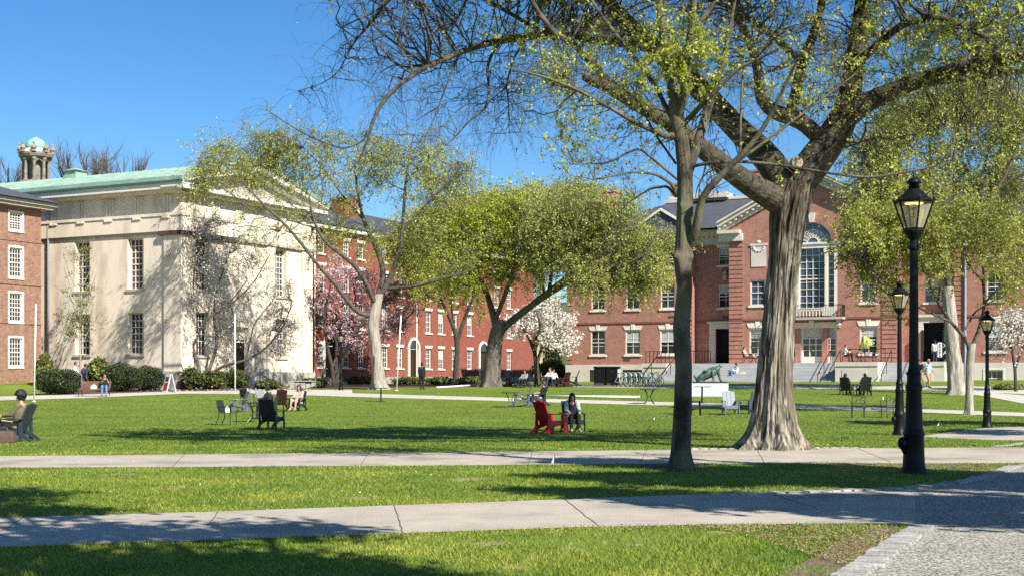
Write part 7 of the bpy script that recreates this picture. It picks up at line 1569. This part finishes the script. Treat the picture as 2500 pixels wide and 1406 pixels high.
bag('yellow cloth bag on the wide steps beside the seated person', p_+W2*.62+U2*.05+np.array([0, 0, 1.80]), (.45, .25, .28), mat('yellow_cloth', (.72, .56, .16), .8), ANG_W, False)
sit('reader in white shirt at the cafe table on the terrace', SEATS['t1'], white, blackc, 'brown', 'light', st=.44, arms='reach', lean=-.25, nod=-.3)
sit('person with bare legs in the black chair on the terrace', SEATS['t2'], ('pink', (.60, .40, .36)), ('pink', (.60, .40, .36)), 'brown', 'light', st=.44, legs='short', sleeves='short', pose='recline')
person('walker in pale blue shirt and tan shorts with a navy backpack', G(2266, 946), R(25), 'walk', pale, tanc, 'grey', 'tan', legs='short', extra='backpack', sleeves='short', shoes=(.06, .06, .06))
person('walker half hidden behind the nearest lamp post', G(2247, 947), R(-60), 'walk', blackc, tanc, 'black', 'tan', legs='short', sleeves='short')
p_ = PF+W2*solve(2284, PF+U2*.6, W2)+U2*.35+np.array([0, 0, ZB]); person('person in white shirt standing inside the right doorway', p_, R(150), 'stand', white, navy, 'black', 'tan')
# turn each assembled skin into one continuous surface
for o, v in REM:
    m_ = o.modifiers.new('skin', 'REMESH'); m_.mode = 'VOXEL'; m_.voxel_size = v; m_.use_smooth_shade = True
dg = bpy.context.evaluated_depsgraph_get(); dg.update(); new = []
for o, v in REM: new.append(bpy.data.meshes.new_from_object(o.evaluated_get(dg)))
for (o, v), me in zip(REM, new): o.modifiers.clear(); o.data = me
# ------------------------------------------------------------------ light, sky, camera
w = bpy.data.worlds.new('World'); scene.world = w; w.use_nodes = True
nt = w.node_tree; nt.nodes.clear()
sky = nt.nodes.new('ShaderNodeTexSky'); sky.sky_type = 'NISHITA'; sky.sun_disc = False
el = math.atan2(-LIGHT[2], math.hypot(LIGHT[0], LIGHT[1])); sky.sun_elevation = el; sky.sun_rotation = math.atan2(-LIGHT[0], -LIGHT[1])
sky.altitude = 0; sky.air_density = .8; sky.dust_density = .25; sky.ozone_density = 3.0
bg = nt.nodes.new('ShaderNodeBackground'); bg.inputs[1].default_value = .082
wo = nt.nodes.new('ShaderNodeOutputWorld'); hs = nt.nodes.new('ShaderNodeHueSaturation'); hs.inputs['Saturation'].default_value = 1.29; nt.links.new(sky.outputs[0], hs.inputs['Color']); nt.links.new(hs.outputs[0], bg.inputs[0]); nt.links.new(bg.outputs[0], wo.inputs[0])
sd = bpy.data.lights.new('sun', 'SUN'); sd.energy = 5.0; sd.angle = R(.5); sd.color = (1, .955, .87)
so = bpy.data.objects.new('sun', sd); COL.objects.link(so)
so.rotation_euler = Vector(LIGHT).to_track_quat('-Z', 'Y').to_euler(); so.location = (30, -30, 40)
cd = bpy.data.cameras.new('camera'); co = bpy.data.objects.new('camera', cd); COL.objects.link(co); scene.camera = co
co.location = (0, 0, EYE); co.rotation_euler = (R(90), 0, 0)
cd.sensor_width = 36; cd.lens = F/2500*36; cd.shift_y = (YH-703)/2500; cd.clip_end = 3000; cd.clip_start = .1
scene.view_settings.view_transform = 'Standard'; scene.view_settings.look = 'None'; scene.view_settings.gamma = 1
scene.view_settings.exposure = .9
scene.cycles.use_denoising = False
scene.cycles.max_bounces = 5; scene.cycles.diffuse_bounces = 3; scene.cycles.glossy_bounces = 2; scene.cycles.transmission_bounces = 4; scene.cycles.transparent_max_bounces = 6
scene.cycles.sample_clamp_indirect = 4; scene.cycles.caustics_reflective = False; scene.cycles.caustics_refractive = False
